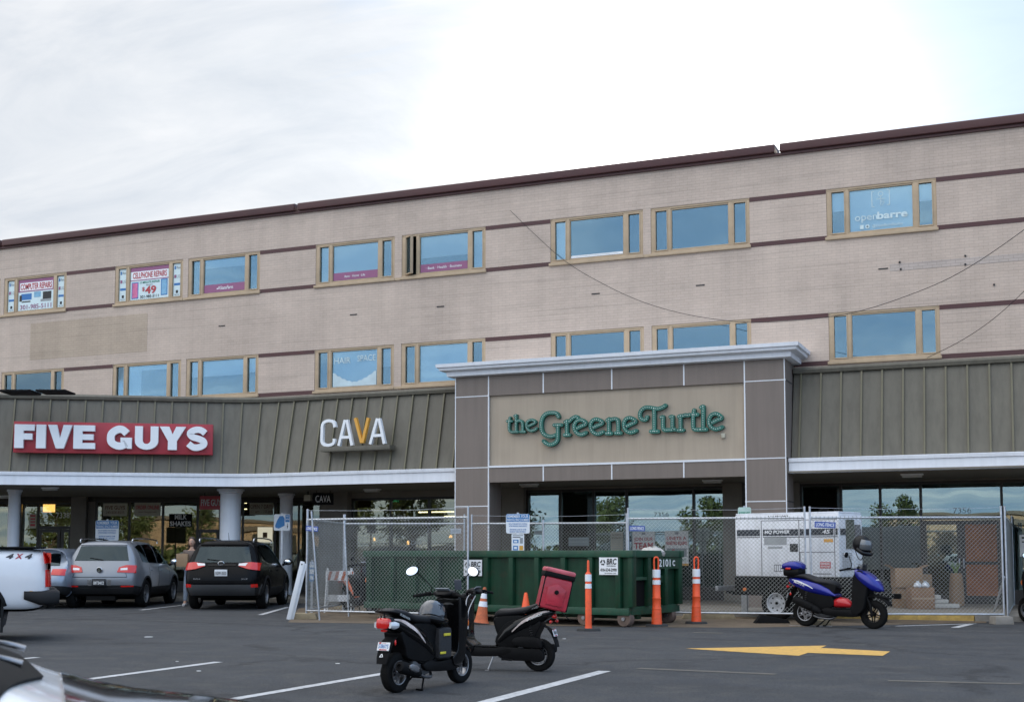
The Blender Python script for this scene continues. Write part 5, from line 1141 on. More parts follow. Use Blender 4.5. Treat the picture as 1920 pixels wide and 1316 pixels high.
post_sign(586.5, 28.0, zz(1089, 28), zz(1052, 28), 'space_marker', 'narrow blue and white marker on a post just inside the leftmost fence post', 'sign', .11, [('r', .1, .04, .9, .3, WHT), ('r', .1, .4, .9, .62, WHT), ('r', .2, .1, .8, .14, SBLUE), ('r', .2, .72, .8, .9, WHT)], SBLUE)

# --- generator on its trailer
GW = mat('generator_white', (.76, .78, .82), .4, var=.06, scale=2, streak=.15, dirt=.3, dcol=(.3, .27, .22)); STRIPE = mat('navy_stripe', (.012, .018, .03), .4, var=.1)
LG, WG, z0g, z1g = 2.34, 1.0, .865, 2.12
gr = VD(1572, 25.0); ge = RT*.75-FW*.66; gang = atan2(ge.y, ge.x)
GN = thing('generator_trailer', 'white towed generator with a black stripe reading MQ POWER 45 behind the chain link', 'generator', gr, gang)
# local x -LG..0, y 0..WG
m = MB().box(-LG, 0, 0, WG, z0g, z1g); m.build('housing', GW, GN, bevel=.03)
m = MB().box(-LG+.01, -.01, .02, WG-.02, z1g+.0, z1g+.03); m.build('roof_panel', GW, GN, bevel=.01)
gp = Pl(gr, gang)
gx = lambda px, y=1020: gp.sz(px, y)[0]
def gz(px, y): return gp.sz(px, y)[1]
zs0, zs1 = gz(1456, 1004), gz(1456, 992)
m = MB()
for a, b_ in ((1382, 1425), (1431, 1497), (1500, 1563), (1567, 1571)): m.box(gx(a), gx(b_), -.004, .0, zs0, zs1)
m.box(0, .004, .05, WG-.05, zs0, zs1); m.build('stripe', STRIPE, GN)
m = MB()
for a, b_ in ((1382, 1425), (1431, 1571)): m.box(gx(a), gx(b_), -.004, .0, zs0-.035, zs0-.02)
m.build('pinstripe', STRIPE, GN)
m = MB()
for x in (1428, 1498.5, 1565): m.box(gx(x)-.006, gx(x)+.006, -.006, .001, z0g+.02, z1g-.12)
m.box(gx(1428), gx(1570), -.006, .001, z1g-.13, z1g-.12); m.box(gx(1499), gx(1564), -.006, .001, 1.35, 1.362); m.box(gx(1499), gx(1500.5), -.0065, .001, z0g+.05, 1.35)
m.box(gx(1524), gx(1558), -.007, .001, z0g+.06, z0g+.075); m.build('door_gaps', mat('gap_grey', (.12, .12, .13), .7), GN)
g = MB(); f = lambda a, b, o: Vector((a, -.0045-o, b)); xa, xb = gx(1434), gx(1481)
text_into(g, 'MQ POWER', lambda a, b, o: f(xa+a, zs0+.03+b, o), xb-xa, (zs1-zs0)*.62, .002, 0, .03, .2); xa2, xb2 = gx(1542), gx(1557)
text_into(g, '45', lambda a, b, o: f(xa2+a, zs0+.03+b, o), xb2-xa2, (zs1-zs0)*.62, .002, 0, .03, .2); g.build('lettering', WHT, GN)
g = MB(); xa3, xb3 = gx(1441), gx(1479); text_into(g, 'N4421903', lambda a, b, o: Vector((xa3+a, -.001-o, z1g-.10+b)), xb3-xa3, .075, .002, 0, .02); g.build('lettering', INK, GN)
for a, b_, y0, y1, mt, nm in ((1433, 1475, 1007, 1021, GREYINK, 'louvre_grille'), (1440, 1467, 1024, 1028, GREYINK, 'louvre_grille'), (1481, 1496, 1019, 1034, INK, 'socket_panel'), (1545, 1562, 1010, 1016, GOLD, 'warning_label'), (1451, 1466, 1058, 1071, STRIPE, 'vent_grille')):
    MB().box(gx(a), gx(b_), -.005, .0, gz((a+b_)/2, y1), gz((a+b_)/2, y0)).build(nm, mt, GN)
m = MB()
for i in range(4): m.box(gx(1452)+i*.045, gx(1452)+i*.045+.03, -.008, -.0051, gz(1458, 1070), gz(1458, 1059))
m.build('vent_slats', GW, GN)
f3 = lambda a, b, o: Vector((gx(1537)+a, -.002-o, gz(1546, 1065)+b)); h3 = gz(1546, 1053)-gz(1546, 1065); w3 = gx(1557)-gx(1537)
t3 = sheet_at('danger_label', None, None, f3, w3, h3, REDINK, [], root=GN, world=False, th=.003); g = MB(); text_into(g, 'DANGER', lambda a, b, o: f3(w3*.08+a, h3*.58+b, .0045+o), w3*.84, h3*.3, .001, 0, .02); text_into(g, 'HIGH VOLTAGE', lambda a, b, o: f3(w3*.08+a, h3*.15+b, .0045+o), w3*.84, h3*.3, .001, 0, .02); g.build('lettering', WHT, t3)
# end face: vents and lamp panel
MB().box(0, .02, .28, .62, 1.42, 2.0).build('end_window', mat('tinted_vent', (.07, .08, .06), .3), GN, bevel=.005)
m = MB()
for i in range(9): m.box(.0, .012, .12, .5, 1.0+i*.04, 1.02+i*.04)
m.build('end_louvres', mat('louvre_grey', (.35, .36, .37), .6), GN)
MB().box(0, .03, .6, .9, 1.05, 1.32).build('control_door', GW, GN, bevel=.008); MB().box(.004, .03, .66, .86, 1.45, 1.9).build('end_hatch', mat('gap_grey', 0), GN)
m = MB(); m.tube([(-.7, .5, z1g+.02), (-.66, .5, z1g+.1), (-.5, .5, z1g+.1), (-.46, .5, z1g+.02)], .012, 8); m.build('lifting_eye', BLACK, GN)
MB().lathe([(.045, 0), (.045, .07), (.055, .075), (.055, .09)], (-.35, .6, z1g+.02), seg=14).build('exhaust_cap', BLACK, GN)
# chassis
m = MB(); m.box(-LG-.05, .08, .03, WG-.03, .55, z0g-.002); m.build('fuel_tank_base', BLACK, GN, bevel=.02)
m = MB(); m.box(-LG-.1, .15, .0, .07, .48, .56); m.box(-LG-.1, .15, WG-.07, WG, .48, .56); m.box(-LG-.1, -LG, .07, WG-.07, .48, .56); m.build('chassis_frame', BLACK, GN, bevel=.006)
m = MB(); m.box(-LG-.42, -LG-.35, -.12, WG+.12, .56, .66); m.build('bumper_bar', GALV, GN, bevel=.008); MB().box(-LG-.36, -LG-.09, .2, .26, .5, .56).build('bumper_arm', BLACK, GN); MB().box(-LG-.36, -LG-.09, .74, .8, .5, .56).build('bumper_arm', BLACK, GN)
MB().box(.15, 1.0, .44, .56, .46, .56).build('drawbar', BLACK, GN, bevel=.008); MB().cyl((.7, .5, .02), (.7, .5, .5), .025).build('jack', BLACK, GN)
MB().lathe([(.035, 0), (.035, .03), (.02, .04)], (gx(1397, 1110), -.002, .60), (0, -1, 0), 14).build('marker_light', mat('amber_lens', (.8, .2, .02), .3), GN)
MB().box(gx(1390, 1125), gx(1400, 1125), .0, .06, .1, .48).build('support_leg', GALV, GN)
def wheel_part(parent, c, r, w, rim_r, side, spokes='holes', m_rim=None, yaxis=(0, 1, 0), name='wheel', n=5, disc=None):
    """tyre with rim under it; side = -1 when the visible face looks to -y"""
    c = Vector(c); W_ = MB(); q = w/2
    W_.lathe([(rim_r, -q*.8), (rim_r+.02, -q*.95), (r*.9, -q), (r*.975, -q*.82), (r, -q*.45), (r, 0), (r, q*.45), (r*.975, q*.82), (r*.9, q), (rim_r+.02, q*.95), (rim_r, q*.8), (rim_r*.96, 0)], c, yaxis, 36, closedprof=True, caps=False)
    tread = W_
    for k in range(40):
        a = 2*pi*k/40
        for s in (-1, 1):
            R0 = Matrix.Rotation(a, 3, 'Y'); p = R0 @ Vector((r-.001, s*q*.33, 0)); W_.obox(c+p, (.004*r/.3+.003, q*.34, r*.045), R0 @ Matrix.Rotation(s*.5, 3, 'X'))
    T = W_.build(name, RUBBER, parent, smooth=50); rm = m_rim or STEEL
    m = MB(); s = side
    m.lathe([(rim_r*1.0, s*q*.82), (rim_r*1.02, s*q*.9), (rim_r*.93, s*q*.86), (rim_r*.9, s*q*.35), (rim_r*.93, -s*q*.8), (rim_r*1.0, -s*q*.8)], c, yaxis, 36, closedprof=True, caps=False)
    if spokes == 'holes':
        m.lathe([(.0, s*q*.45), (rim_r*.3, s*q*.45), (rim_r*.38, s*q*.28), (rim_r*.62, s*q*.25), (rim_r*.91, s*q*.45), (rim_r*.91, s*q*.38), (rim_r*.6, s*q*.18), (.0, s*q*.2)], c, yaxis, 36, caps=False)
    else:
        for k in range(n):
            a = 2*pi*k/n+.3; R0 = Matrix.Rotation(a, 3, 'Y')
            wd = rim_r*(.20 if n <= 6 else .05)
            if n <= 6:
                for dd in (-.14, .14): m.obox(c+R0 @ Vector((rim_r*.55, s*q*.42, dd*rim_r)), (rim_r*.82, q*.22, wd*.55), R0 @ Matrix.Rotation(dd*.5, 3, 'Y'))
            else: m.obox(c+R0 @ Vector((rim_r*.58, s*q*.3, 0)), (rim_r*.75, q*.2, wd*1.3), R0)
        m.lathe([(0, s*q*.62), (rim_r*.16, s*q*.6), (rim_r*.22, s*q*.45), (rim_r*.22, s*q*.1), (0, s*q*.1)], c, yaxis, 20, caps=False)
    m.build('rim', rm, T, smooth=35)
    if spokes == 'holes':
        h = MB()
        for k in range(8):
            a = 2*pi*k/8; h.lathe([(0, s*q*.37), (rim_r*.09, s*q*.36), (rim_r*.09, s*q*.25)], c+Matrix.Rotation(a, 3, 'Y') @ Vector((rim_r*.68, 0, 0)), yaxis, 10, caps=False)
        h.lathe([(0, s*q*.8), (rim_r*.15, s*q*.75), (rim_r*.17, s*q*.42)], c, yaxis, 14, caps=False); h.build('hub', BLACK, T)
    else: MB().lathe([(rim_r*.3, -s*q*.1), (rim_r*.62, -s*q*.1), (rim_r*.62, -s*q*.14), (rim_r*.3, -s*q*.14)] if disc is None else [(rim_r*.35, s*q*.22), (rim_r*.72, s*q*.22), (rim_r*.72, s*q*.18), (rim_r*.35, s*q*.18)], c, yaxis, 24, closedprof=True, caps=False).build('brake_disc', disc or STEEL, T, smooth=30)
    return T
WRIM = mat('trailer_rim_white', (.5, .52, .55), .5, var=.1, dirt=.3)
wx = gp.sz(1458, 1137, .12)[0]
wheel_part(GN, (wx, -.10, .34), .34, .2, .205, -1, 'holes', WRIM); wheel_part(GN, (wx, WG+.10, .34), .34, .2, .205, 1, 'holes', WRIM)
MB().cyl((wx, 0, .34), (wx, WG, .34), .03).build('axle', BLACK, GN)
p = G(1449, 1168.5); m = MB(); m.prism([(-.34, 0), (.34, 0), (.3, .06), (-.2, .17)], lambda a, b: (a, .25, b), lambda a, b: (a, 0, b)); o = tag(m.build('wheel_chock', MATTE, bevel=.01), 'black rubber chock at the foot of the generator wheel', 'chock'); o.location = p; o.rotation_euler = (0, 0, YAW)

# --- rubbish in front of the brown door
CARD = mat('cardboard', (.26, .17, .1), .85, var=.12, scale=3, dirt=.2); CARDD = mat('printed_cardboard', (.22, .13, .075), .8, var=.15, scale=3)
def boxc(px0, px1, py0, py1, d, zbase, lab, m_=CARD, depth=.4, rot=0.0, flaps=False, grp='cardboard boxes in front of the shop'):
    s = 2400/d; w = (px1-px0)/s; h = (py1-py0)/s; c = VD((px0+px1)/2, d)
    t = thing('cardboard_box', lab, 'box', (c.x, c.y, zbase), YAW+rot, grp); m = MB(); m.box(-w/2, w/2, 0, depth, .0, h); m.build('carton', m_, t, bevel=.008)
    MB().box(-w/2-.001, w/2+.001, -.003, .0, h*.46, h*.54).build('tape', mat('packing_tape', (.3, .22, .14), .35), t) if not flaps else None
    if flaps:
        m = MB()
        for s_, a in ((-1, .5), (1, -.4)): m.obox((s_*(w/2+.07), depth/2, h+.03), (.2, depth*.9, .006), Matrix.Rotation(a, 3, 'Y'))
        m.build('flap', m_, t)
    return t
zf = .112; dB = 28.6
h1 = (1140-1102)*dB/2400
boxc(1678, 1703, 1102, 1140, dB+.35, zf, 'lower left cardboard box, half hidden by the printed box')
boxc(1676, 1727, 1066, 1102, dB+.3, zf+(1140-1102)*(dB+.35)/2400+.002, 'upper wide cardboard box stacked at the left with its top ajar', flaps=True)
boxc(1705, 1748, 1101, 1140.5, dB-.25, zf, 'brown printed cardboard box with white bags on its top', CARDD)
boxc(1724, 1744, 1078, 1101, dB+.62, zf+.47, 'small cardboard box behind the white bags')
boxc(1722, 1746, 1102, 1140, dB+.6, zf, 'cardboard box hidden behind the printed box')
for i, (px, lab) in enumerate(((1717, 'left white tied bag on the printed box'), (1731, 'right white tied bag on the printed box'))):
    c = VD(px, dB-.05); m = MB(); m.lathe([(.02, 0), (.08, .01), (.09, .05), (.06, .1), (.02, .125), (.035, .15)], (0, 0, 0), seg=12)
    for v in m.v: v += Vector((random.uniform(-.012, .012), random.uniform(-.012, .012), random.uniform(-.006, .006)))
    o = tag(m.build('plastic_bag', mat('white_plastic_bag', (.6, .65, .7), .35, var=.1), smooth=60), lab, 'bag', 'white bags on the printed box'); o.location = (c.x, c.y, zf+(1140.5-1101)*(dB-.25)/2400)
for i, (a0, a1, zz_, lab) in enumerate(((1749, 1794, .0, 'lowest white board of the stack beside the boxes'), (1749, 1774, .1, 'middle white board of the stack beside the boxes'), (1749, 1760, .2, 'top white board of the stack beside the boxes'))):
    d = 29.0; w = (a1-a0)*d/2400; c = VD((a0+a1)/2, d); o = tag(MB().box(-w/2, w/2, 0, .3, 0, .09).build('white_board', mat('dusty_white', (.48, .47, .44), .7, var=.15), bevel=.015), lab, 'board', 'stack of white boards'); o.location = (c.x, c.y, zf+zz_+.001); o.rotation_euler = (0, 0, YAW)
c = VD(1789, 30.3); t = thing('yard_bag', 'tall brown paper sack with a green sprig standing before the shop door', 'sack', (c.x, c.y, zf), YAW)
m = MB(); m.loft([(0, 0, .17, .14), (.03, 0, .19, .16), (.4, 0, .18, .15), (.72, 0, .16, .12), (.76, .0, .14, .1)], 3, 18); m.xf(Matrix.Rotation(-pi/2, 4, 'Y')); m.build('sack', CARD, t, smooth=50)
m = MB()
for k in range(12): a = random.uniform(0, 6.28); r_ = random.uniform(.05, .14); m.tube([(0, 0, .7), (r_*cos(a)*.6, r_*sin(a)*.6, .88), (r_*cos(a)*1.3, r_*sin(a), .98+random.uniform(-.05, .08))], [.006, .012, .004], 5)
m.build('sprig', mat('sprig_green', (.12, .2, .05), .7, var=.3), t)
# --- cables slung in front of the facade
CAB = mat('black_cable', (.02, .02, .022), .6)
def cable(pts, lab, r=.0065):
    P_ = [PY(x, y, Y) for x, y, Y in pts]; c = P_[0].copy(); tag(MB().tube([p-c for p in P_], r, 6, smooth=6).build('overhead_cable', CAB, smooth=60), lab, 'cable').location = c
cable([(957, 395, 30.44), (1000, 437, 30.42), (1060, 490, 30.4), (1130, 532, 30.38), (1210, 568, 30.36), (1300, 592, 30.3), (1400, 604, 29.6), (1500, 600, 28.2), (1600, 586, 26.8), (1700, 555, 26.2), (1800, 511, 25.6), (1920, 431, 25.0), (2050, 325, 24.4), (2300, 100, 23), (2800, -380, 21), (3600, -1000, 19)], 'long thin cable sagging from the wall under the sun across to the right edge')
cable([(1738, 671, 30.3), (1800, 640, 29.3), (1860, 600, 28.4), (1920, 546, 27.6), (2000, 460, 26.6), (2150, 290, 25), (2500, -50, 23), (3300, -700, 20)], 'short thin cable rising from the canopy edge to the right border')
# ================================================================== SCOOTERS
GLOSS = mat('gloss_black_panel', (.0035, .0035, .004), .14, var=.2, coat=.3, spec=.15); BLUEP2 = mat('metallic_blue_panel', (.004, .010, .22), .25, .2, var=.15, coat=.45)
SEATM = mat('seat_vinyl', (.010, .010, .012), .5, spec=.3, var=.15, bump=.12, bscale=200); REDL = mat('red_lens', (.5, .01, .008), .12, var=.05, coat=.6, emit=(.6, .01, .005), estr=.02)
CLEARL = mat('clear_lens', (.55, .56, .58), .1, .3, var=.05, coat=1.0); ORL = mat('orange_lens', (.75, .16, .02), .2, var=.05, coat=.5)
MIRR = mat('mirror_glass', (.85, .88, .92), .02, 1.0, var=.01); GOLDM = mat('pale_gold_disc', (.72, .56, .36), .3, .7, var=.08); ENG = mat('engine_alloy', (.14, .14, .145), .5, .7, var=.3, dirt=.4)
PLATE = mat('plate_white', (.72, .73, .74), .4, var=.02); LCD = mat('dash_glass', (.22, .25, .28), .12, var=.1); REDM = mat('red_panel', (.4, .03, .03), .3, var=.1, coat=.4)
STRP = mat('silver_red_decal', (.62, .52, .48), .4, var=.5, scale=8)
def sheetgrid(rows, th=None):
    m = MB(); n = len(rows[0]); m.add([p for r in rows for p in r], [(i*n+j, i*n+j+1, (i+1)*n+j+1, (i+1)*n+j) for i in range(len(rows)-1) for j in range(n-1)]); return m
def shape_z(x, z):
    return z+(.085*min(1, (x-.1)/.2)*min(1, (z-.6)/.35) if x > .1 and z > .6 else 0)
def shape_x(x, z, hi=False):
    k = .70 if not hi else .85                          # shorter rear overhang
    if x < -.62: x = -.62+(x+.62)*k
    if x > .1 and z > .45: x -= min(1, (z-.45)/.6)*min(1, (x-.1)/.25)*(.11 if not hi else .07)   # raked steering head
    return x
def scooter(name, label, loc, rz, scale, body, o):
    """local x forward, rear axle x=-.66, front axle x=.68"""
    t = thing(name, label, 'scooter', loc, rz, None, scale); r = o.get('r', .235); XR_, XF = -.66, .68
    rimm = o.get('rim', STEEL); side = o.get('side', -1)
    wheel_part(t, (XR_, 0, r), r, .125, r*.60, side, 'spokes', rimm, n=o.get('spokes', 5))
    wheel_part(t, (XF, 0, r), r, .11, r*.60, side, 'spokes', o.get('frim', rimm), n=o.get('fspokes', 5), disc=o.get('disc'))
    # forks, front fender
    m = MB()
    for s in (-1, 1): m.tube([(XF, s*.075, r), (XF-.03, s*.075, r+.16), (XF-.12, s*.07, .62)], [.024, .026, .02], 10); m.cyl((XF, s*.06, r), (XF, s*.1, r), .03, seg=10)
    m.build('front_fork', BLACK, t, smooth=40)
    rows = []; hi = o.get('beak')
    for k in range(15):
        a = radians(38+k*(118/14)) if not hi else radians(30+k*(95/14)); rr = r+.035+(.075 if hi else 0); row = []
        for q in range(9):
            b = -pi/2+q*pi/8; w = .075*(1 if 2 < k < 13 else .8); drop = .05*(1-cos(b))**1.2
            R_ = rr-drop; row.append(Vector((XF+cos(a)*R_+(.0 if not hi else .03), sin(b)*w, r+sin(a)*R_)))
        rows.append(row)
    m = sheetgrid(rows); ms = MB(); ms.v = m.v+[Vector((v.x, v.y*.93, v.z-.006)) for v in m.v]; n = len(m.v); ms.f = m.f+[tuple(reversed([i+n for i in f])) for f in m.f]
    for j in range(8): ms.f += [(j, j+1, n+j+1, n+j)]; q = 14*9; ms.f += [(q+j+1, q+j, n+q+j, n+q+j+1)]
    for i in range(14): ms.f += [(i*9, n+i*9, n+i*9+9, i*9+9), (i*9+8, i*9+17, n+i*9+17, n+i*9+8)]
    ms.mi = [0]*len(ms.f); ms.build('front_fender', MATTE if hi else body, t, smooth=60)
    # front apron and leg shield
    slab([(.33, .26), (.46, .25), (.56, .36), (.60, .52), (.66, .68), (.70, .84), (.62, .99), (.53, 1.03), (.50 if not hi else .42, .92), (.46 if not hi else .36, .66), (.40 if not hi else .33, .44), (.30, .36)], .17 if not hi else .16, sm=3).build('leg_shield', GLOSS if not hi else MATTE, t, bevel=.035, bseg=3)
    if hi:
        m = MB(); m.loft([(.42, .95, .08, .04, .2), (.48, .94, .17, .12, .25), (.60, .885, .20, .165, .2), (.72, .81, .185, .16, .1), (.84, .74, .12, .10, 0), (.90, .70, .04, .04, 0)], 2.6, 20); m.build('nose_cowl', body, t, smooth=50)
        m = MB()
        for k in range(9):
            pass
        m.loft([(.60, .60, .06, .02, 0), (.72, .575, .085, .022, -.12), (.88, .56, .075, .018, -.2), (1.0, .535, .04, .012, -.3)], 3, 14); m.build('beak_fender', MATTE, t, smooth=50)
        m = MB(); m.loft([(.78, .83, .08, .03), (.815, .83, .075, .045), (.83, .82, .05, .03)], 3, 14); m.build('headlight', CLEARL, t, smooth=40)
        slab([(.50, .98), (.58, 1.0), (.60, 1.12), (.57, 1.13)], .09, sm=2).build('windscreen', mat('smoked_screen', (.03, .03, .035), .1, coat=.5), t, bevel=.008)
    else:
        m = MB(); m.loft([(.50, .90, .10, .04), (.58, .88, .165, .12, .25), (.66, .83, .15, .13, .3), (.73, .76, .10, .09, .3), (.76, .72, .04, .04, .3)], 2.4, 20); m.build('nose_cowl', body, t, smooth=50)
        m = MB(); m.loft([(.68, .93, .06, .03, .5), (.735, .89, .075, .05, .5), (.755, .86, .05, .035, .5)], 2.6, 16); m.build('headlight', CLEARL, t, smooth=40)
        for s in (-1, 1): MB().ball((.72, s*.125, .74), .035, 12, 8, sc=(.8, .7, 1.3)).build('indicator', ORL if not o.get('mut') else CLEARL, t, smooth=60)
    # floorboard and belly
    slab([(-.30, .30), (-.18, .22), (.34, .20), (.46, .26), (.42, .33), (.0, .325), (-.16, .35)], .15, sm=3).build('floorboard', BLACK, t, bevel=.025)
    slab([(-.12, .336), (.36, .336), (.37, .35), (-.12, .35)], .125, sm=0).build('floor_mat', MATTE, t, bevel=.004)
    # under-seat column, tail panels
    slab([(-.34, .32), (-.16, .33), (-.10, .42), (.0, .66), (-.04, .78), (-.5, .80), (-.55, .62), (-.48, .46)], .125, sm=3).build('seat_tunnel', MATTE if hi else BLACK, t, bevel=.03, bseg=3)
    m = MB()
    if hi: m.loft([(-1.05, .83, .04, .025), (-1.0, .83, .095, .06, -.15), (-.82, .79, .14, .10, -.12), (-.6, .74, .17, .125, -.1), (-.36, .69, .175, .125, -.22), (-.14, .62, .165, .085, -.35), (-.0, .565, .14, .02, -.35)], 2.6, 20)
    else: m.loft([(-1.04, .86, .04, .02), (-1.0, .855, .11, .055, -.1), (-.85, .82, .145, .085, -.15), (-.62, .755, .17, .11, -.25), (-.38, .66, .17, .115, -.4), (-.2, .55, .165, .09, -.55), (-.09, .44, .15, .06, -.6), (-.03, .36, .12, .02, -.4)], 2.7, 22)
    m.build('tail_panel', body, t, smooth=50)
    slab([(-.60, .40), (-.30, .34), (-.12, .34), (-.02, .42), (-.12, .62), (-.3, .74), (-.62, .76), (-.78, .70), (-.66, .52)], .135, sm=3).build('lower_side_panel', BLACK, t, bevel=.04, bseg=3)
    for s in (-1, 1):                                     # decal along the side
        m = MB(); pts = [(-.93, .85), (-.75, .82), (-.55, .755), (-.42, .69)] if hi else [(-.96, .87), (-.8, .85), (-.62, .79), (-.45, .70), (-.30, .57)]
        yy = [.115, .148, .168, .172, .170] if not hi else [.10, .145, .168, .172]
        C_ = catmull([Vector((p[0], s*(yy[i]+.006), p[1])) for i, p in enumerate(pts)], 5)
        for i in range(len(C_)-1):
            h0 = (.018 if not hi else .007)*sin(pi*(i+.5)/len(C_))+.004; a, b = C_[i], C_[i+1]; up = Vector((0, 0, h0)); q = Vector((0, s*.004, 0))
            m.add([a-up, b-up, b+up, a+up, a-up-q*3, b-up-q*3, b+up-q*3, a+up-q*3], [(0, 1, 2, 3), (4, 7, 6, 5), (0, 4, 5, 1), (3, 2, 6, 7)])
        m.build('side_decal', o.get('decal', STRP), t)
        if o.get('text'):
            g = MB(); d = -s; L0 = .3
            x0 = -.90 if s == -1 else -.60
            text_into(g, o['text'], (lambda a, b, q: Vector((-.84+a, -(.166+q), .795+b-a*.28))) if s == -1 else (lambda a, b, q: Vector((-.54-a, (.181+q), .725+b+a*.28))), L0, .045, .003, 0, .02, .2); g.build('lettering', PAPER, t)
    # seat
    m = MB()
    if hi: m.loft([(-.93, .905, .07, .015), (-.86, .925, .13, .035, .05), (-.62, .91, .145, .045, .03), (-.50, .865, .145, .05, -.2), (-.36, .815, .15, .05, -.1), (-.16, .80, .14, .05, .05), (-.03, .775, .11, .06, .2), (.03, .74, .05, .04, .2)], 2.8, 22)
    else: m.loft([(-.95, .955, .06, .015), (-.88, .965, .115, .035, 0), (-.66, .93, .14, .05, -.2), (-.46, .87, .145, .055, -.15), (-.25, .845, .145, .055, 0), (-.07, .835, .125, .06, .15), (.01, .79, .07, .06, .3)], 2.8, 22)
    m.build('seat', SEATM, t, smooth=50)
    if o.get('seattext'):
        for s in (-1, 1):
            g = MB(); text_into(g, o['seattext'], (lambda a, b, q: Vector((-.84+a, -(.143+q), .915+b-a*.25))) if s == -1 else (lambda a, b, q: Vector((-.60-a, (.147+q), .895+b+a*.2))), .26, .03, .003, 0, .02, .3); g.build('lettering', GREYINK, t)
    # engine, transmission, airbox, shock, rear hugger
    m = MB(); m.v, m.f, m.mi = [], [], []
    slab([(-.30, .18), (-.10, .20), (-.05, .34), (-.18, .42), (-.42, .40), (-.45, .24)], .10, sm=3).build('engine', ENG, t, bevel=.02)
    m = MB()
    for k in range(6): m.box(-.06+k*.022, -.052+k*.022, -.08, .08, .22, .36)
    m.cyl((-.1, 0, .29), (.08, 0, .30), .055, seg=12); m.build('cylinder', ENG, t)
    slab([(-.78, .20), (-.70, .14), (-.58, .15), (-.20, .16), (-.10, .25), (-.18, .34), (-.5, .33), (-.72, .33)], .035, sm=3, y0=.115).build('transmission_cover', BLACK, t, bevel=.018)
    slab([(-.82, .36), (-.74, .34), (-.40, .36), (-.30, .43), (-.42, .50), (-.76, .48)], .05, sm=3, y0=.135).build('air_box', BLACK, t, bevel=.022)
    m = MB()
    for s in ((1,) if not hi else (1, -1)): m.tube([(XR_+.02, s*.115, r+.04), (-.56, s*.12, .68)], .014, 8); [m.lathe([(.024, -.004), (.03, 0), (.024, .004)], Vector((XR_+.035, s*.115, r+.12)).lerp(Vector((-.565, s*.12, .66)), q/9), (.15, 0, 1), 10) for q in range(10)]
    m.build('shock_absorber', STEEL if not hi else ENG, t, smooth=40)
    # exhaust on the right
    if o.get('exhaust', True):
        m = MB(); m.tube([(-.02, -.04, .20), (-.12, -.12, .15), (-.32, -.16, .17), (-.42, -.17, .21)], .019, 8, smooth=4); m.build('exhaust_pipe', ENG, t, smooth=50)
        m = MB(); P0, P1 = (Vector((-.40, -.175, .21)), Vector((-.86, -.195, .33))) if not hi else (Vector((-.26, -.18, .27)), Vector((-.80, -.20, .50)))
        a = (P1-P0); L_ = a.length; ay = a.normalized()
        m.lathe([(.02, 0), (.05, .05), (.062, .10), (.072, L_*.55), (.072, L_-.06), (.058, L_-.01), (.03, L_), (.028, L_-.03)], P0, ay, 20); E_ = m.build('exhaust_muffler', MATTE, t, smooth=40)
        q0 = P0+ay*.16+Vector((0, -.074, .02)); q1 = P0+ay*(L_*.75)+Vector((0, -.076, .02)); m = MB(); m.loft([(0, 0, .012, .03), (.05, 0, .014, .045), ((q1-q0).length*.8, 0, .014, .04), ((q1-q0).length, 0, .01, .02)], 3, 12)
        M_ = Matrix.Translation(q0) @ (q1-q0).to_track_quat('X', 'Z').to_matrix().to_4x4(); m.xf(M_); m.build('heat_shield', STEEL if not hi else MATTE, E_, smooth=50)
    # rear fender, plate, lights
    m = MB(); rows = []
    fx = [(-.80, .66), (-.90, .62), (-.99, .54), (-1.05, .44), (-1.08, .36)] if not hi else [(-.86, .74), (-.95, .66), (-1.03, .54), (-1.10, .42), (-1.14, .34)]
    m.rings([[Vector((x+.012, -w, z)), Vector((x+.012, w, z)), Vector((x-.012, w*.92, z-.008)), Vector((x-.012, -w*.92, z-.008))] for (x, z), w in zip(fx, (.09, .095, .095, .09, .075))]); m.build('rear_fender', MATTE, t, bevel=.006)
    px_, pz_ = (fx[2][0]-.035, fx[2][1]+.015); tilt = .42
    R_ = Matrix.Rotation(tilt, 3, 'Y'); c = Vector((px_, 0, pz_))
    m = MB(); m.obox(c, (.006, .178, .105), R_); P_ = m.build('license_plate', PLATE, t, bevel=.003)
    g = MB(); text_into(g, (o.get('plate') or '5386YS'), lambda a, b, q: c+R_ @ Vector((-.0045-q, .074-a, -.025+b)), .148, .052, .001, 0, .015); g.build('plate_number', BLUEINK if o.get('plate') is None else INK, P_)
    g = MB(); text_into(g, 'Maryland', lambda a, b, q: c+R_ @ Vector((-.0045-q, .03-a, .033+b)), .06, .011, .001); g.build('plate_state', REDINK, P_)
    m = MB(); m.obox(c+R_ @ Vector((-.004, .055, .040)), (.003, .03, .02), R_); m.build('plate_sticker', REDINK, P_); m = MB(); m.obox(c+R_ @ Vector((-.004, .0, -.042)), (.003, .11, .012), R_); m.build('plate_stripe', REDINK, P_)
    MB().obox(Vector((px_+.012, 0, pz_-.01)), (.01, .13, .13), R_).build('plate_holder', MATTE, t)
    if o.get('bigtail', True):
        m = MB(); m.loft([(-1.00, .83, .10, .055, -.15), (-1.045, .825, .10, .062, -.1), (-1.075, .815, .085, .052, -.05), (-1.085, .812, .06, .035, 0)], 4, 22); m.build('tail_light', REDL, t, smooth=45)
        for s in (-1, 1): m = MB(); m.loft([(-.90, .80, .03, .03, -.2, s*.135), (-.98, .80, .04, .05, -.2, s*.12), (-1.05, .805, .022, .035, -.1, s*.105)], 3, 14); m.build('indicator', CLEARL, t, smooth=50)
        MB().loft([(-1.0, .74, .04, .014), (-1.035, .74, .038, .016)], 4, 12).build('rear_reflector', REDL, t, smooth=40)
        MB().ball((-.93, -.125, .60), .026, 12, 8, sc=(.8, .35, 1.3)).build('side_reflector', REDL, t, smooth=50)
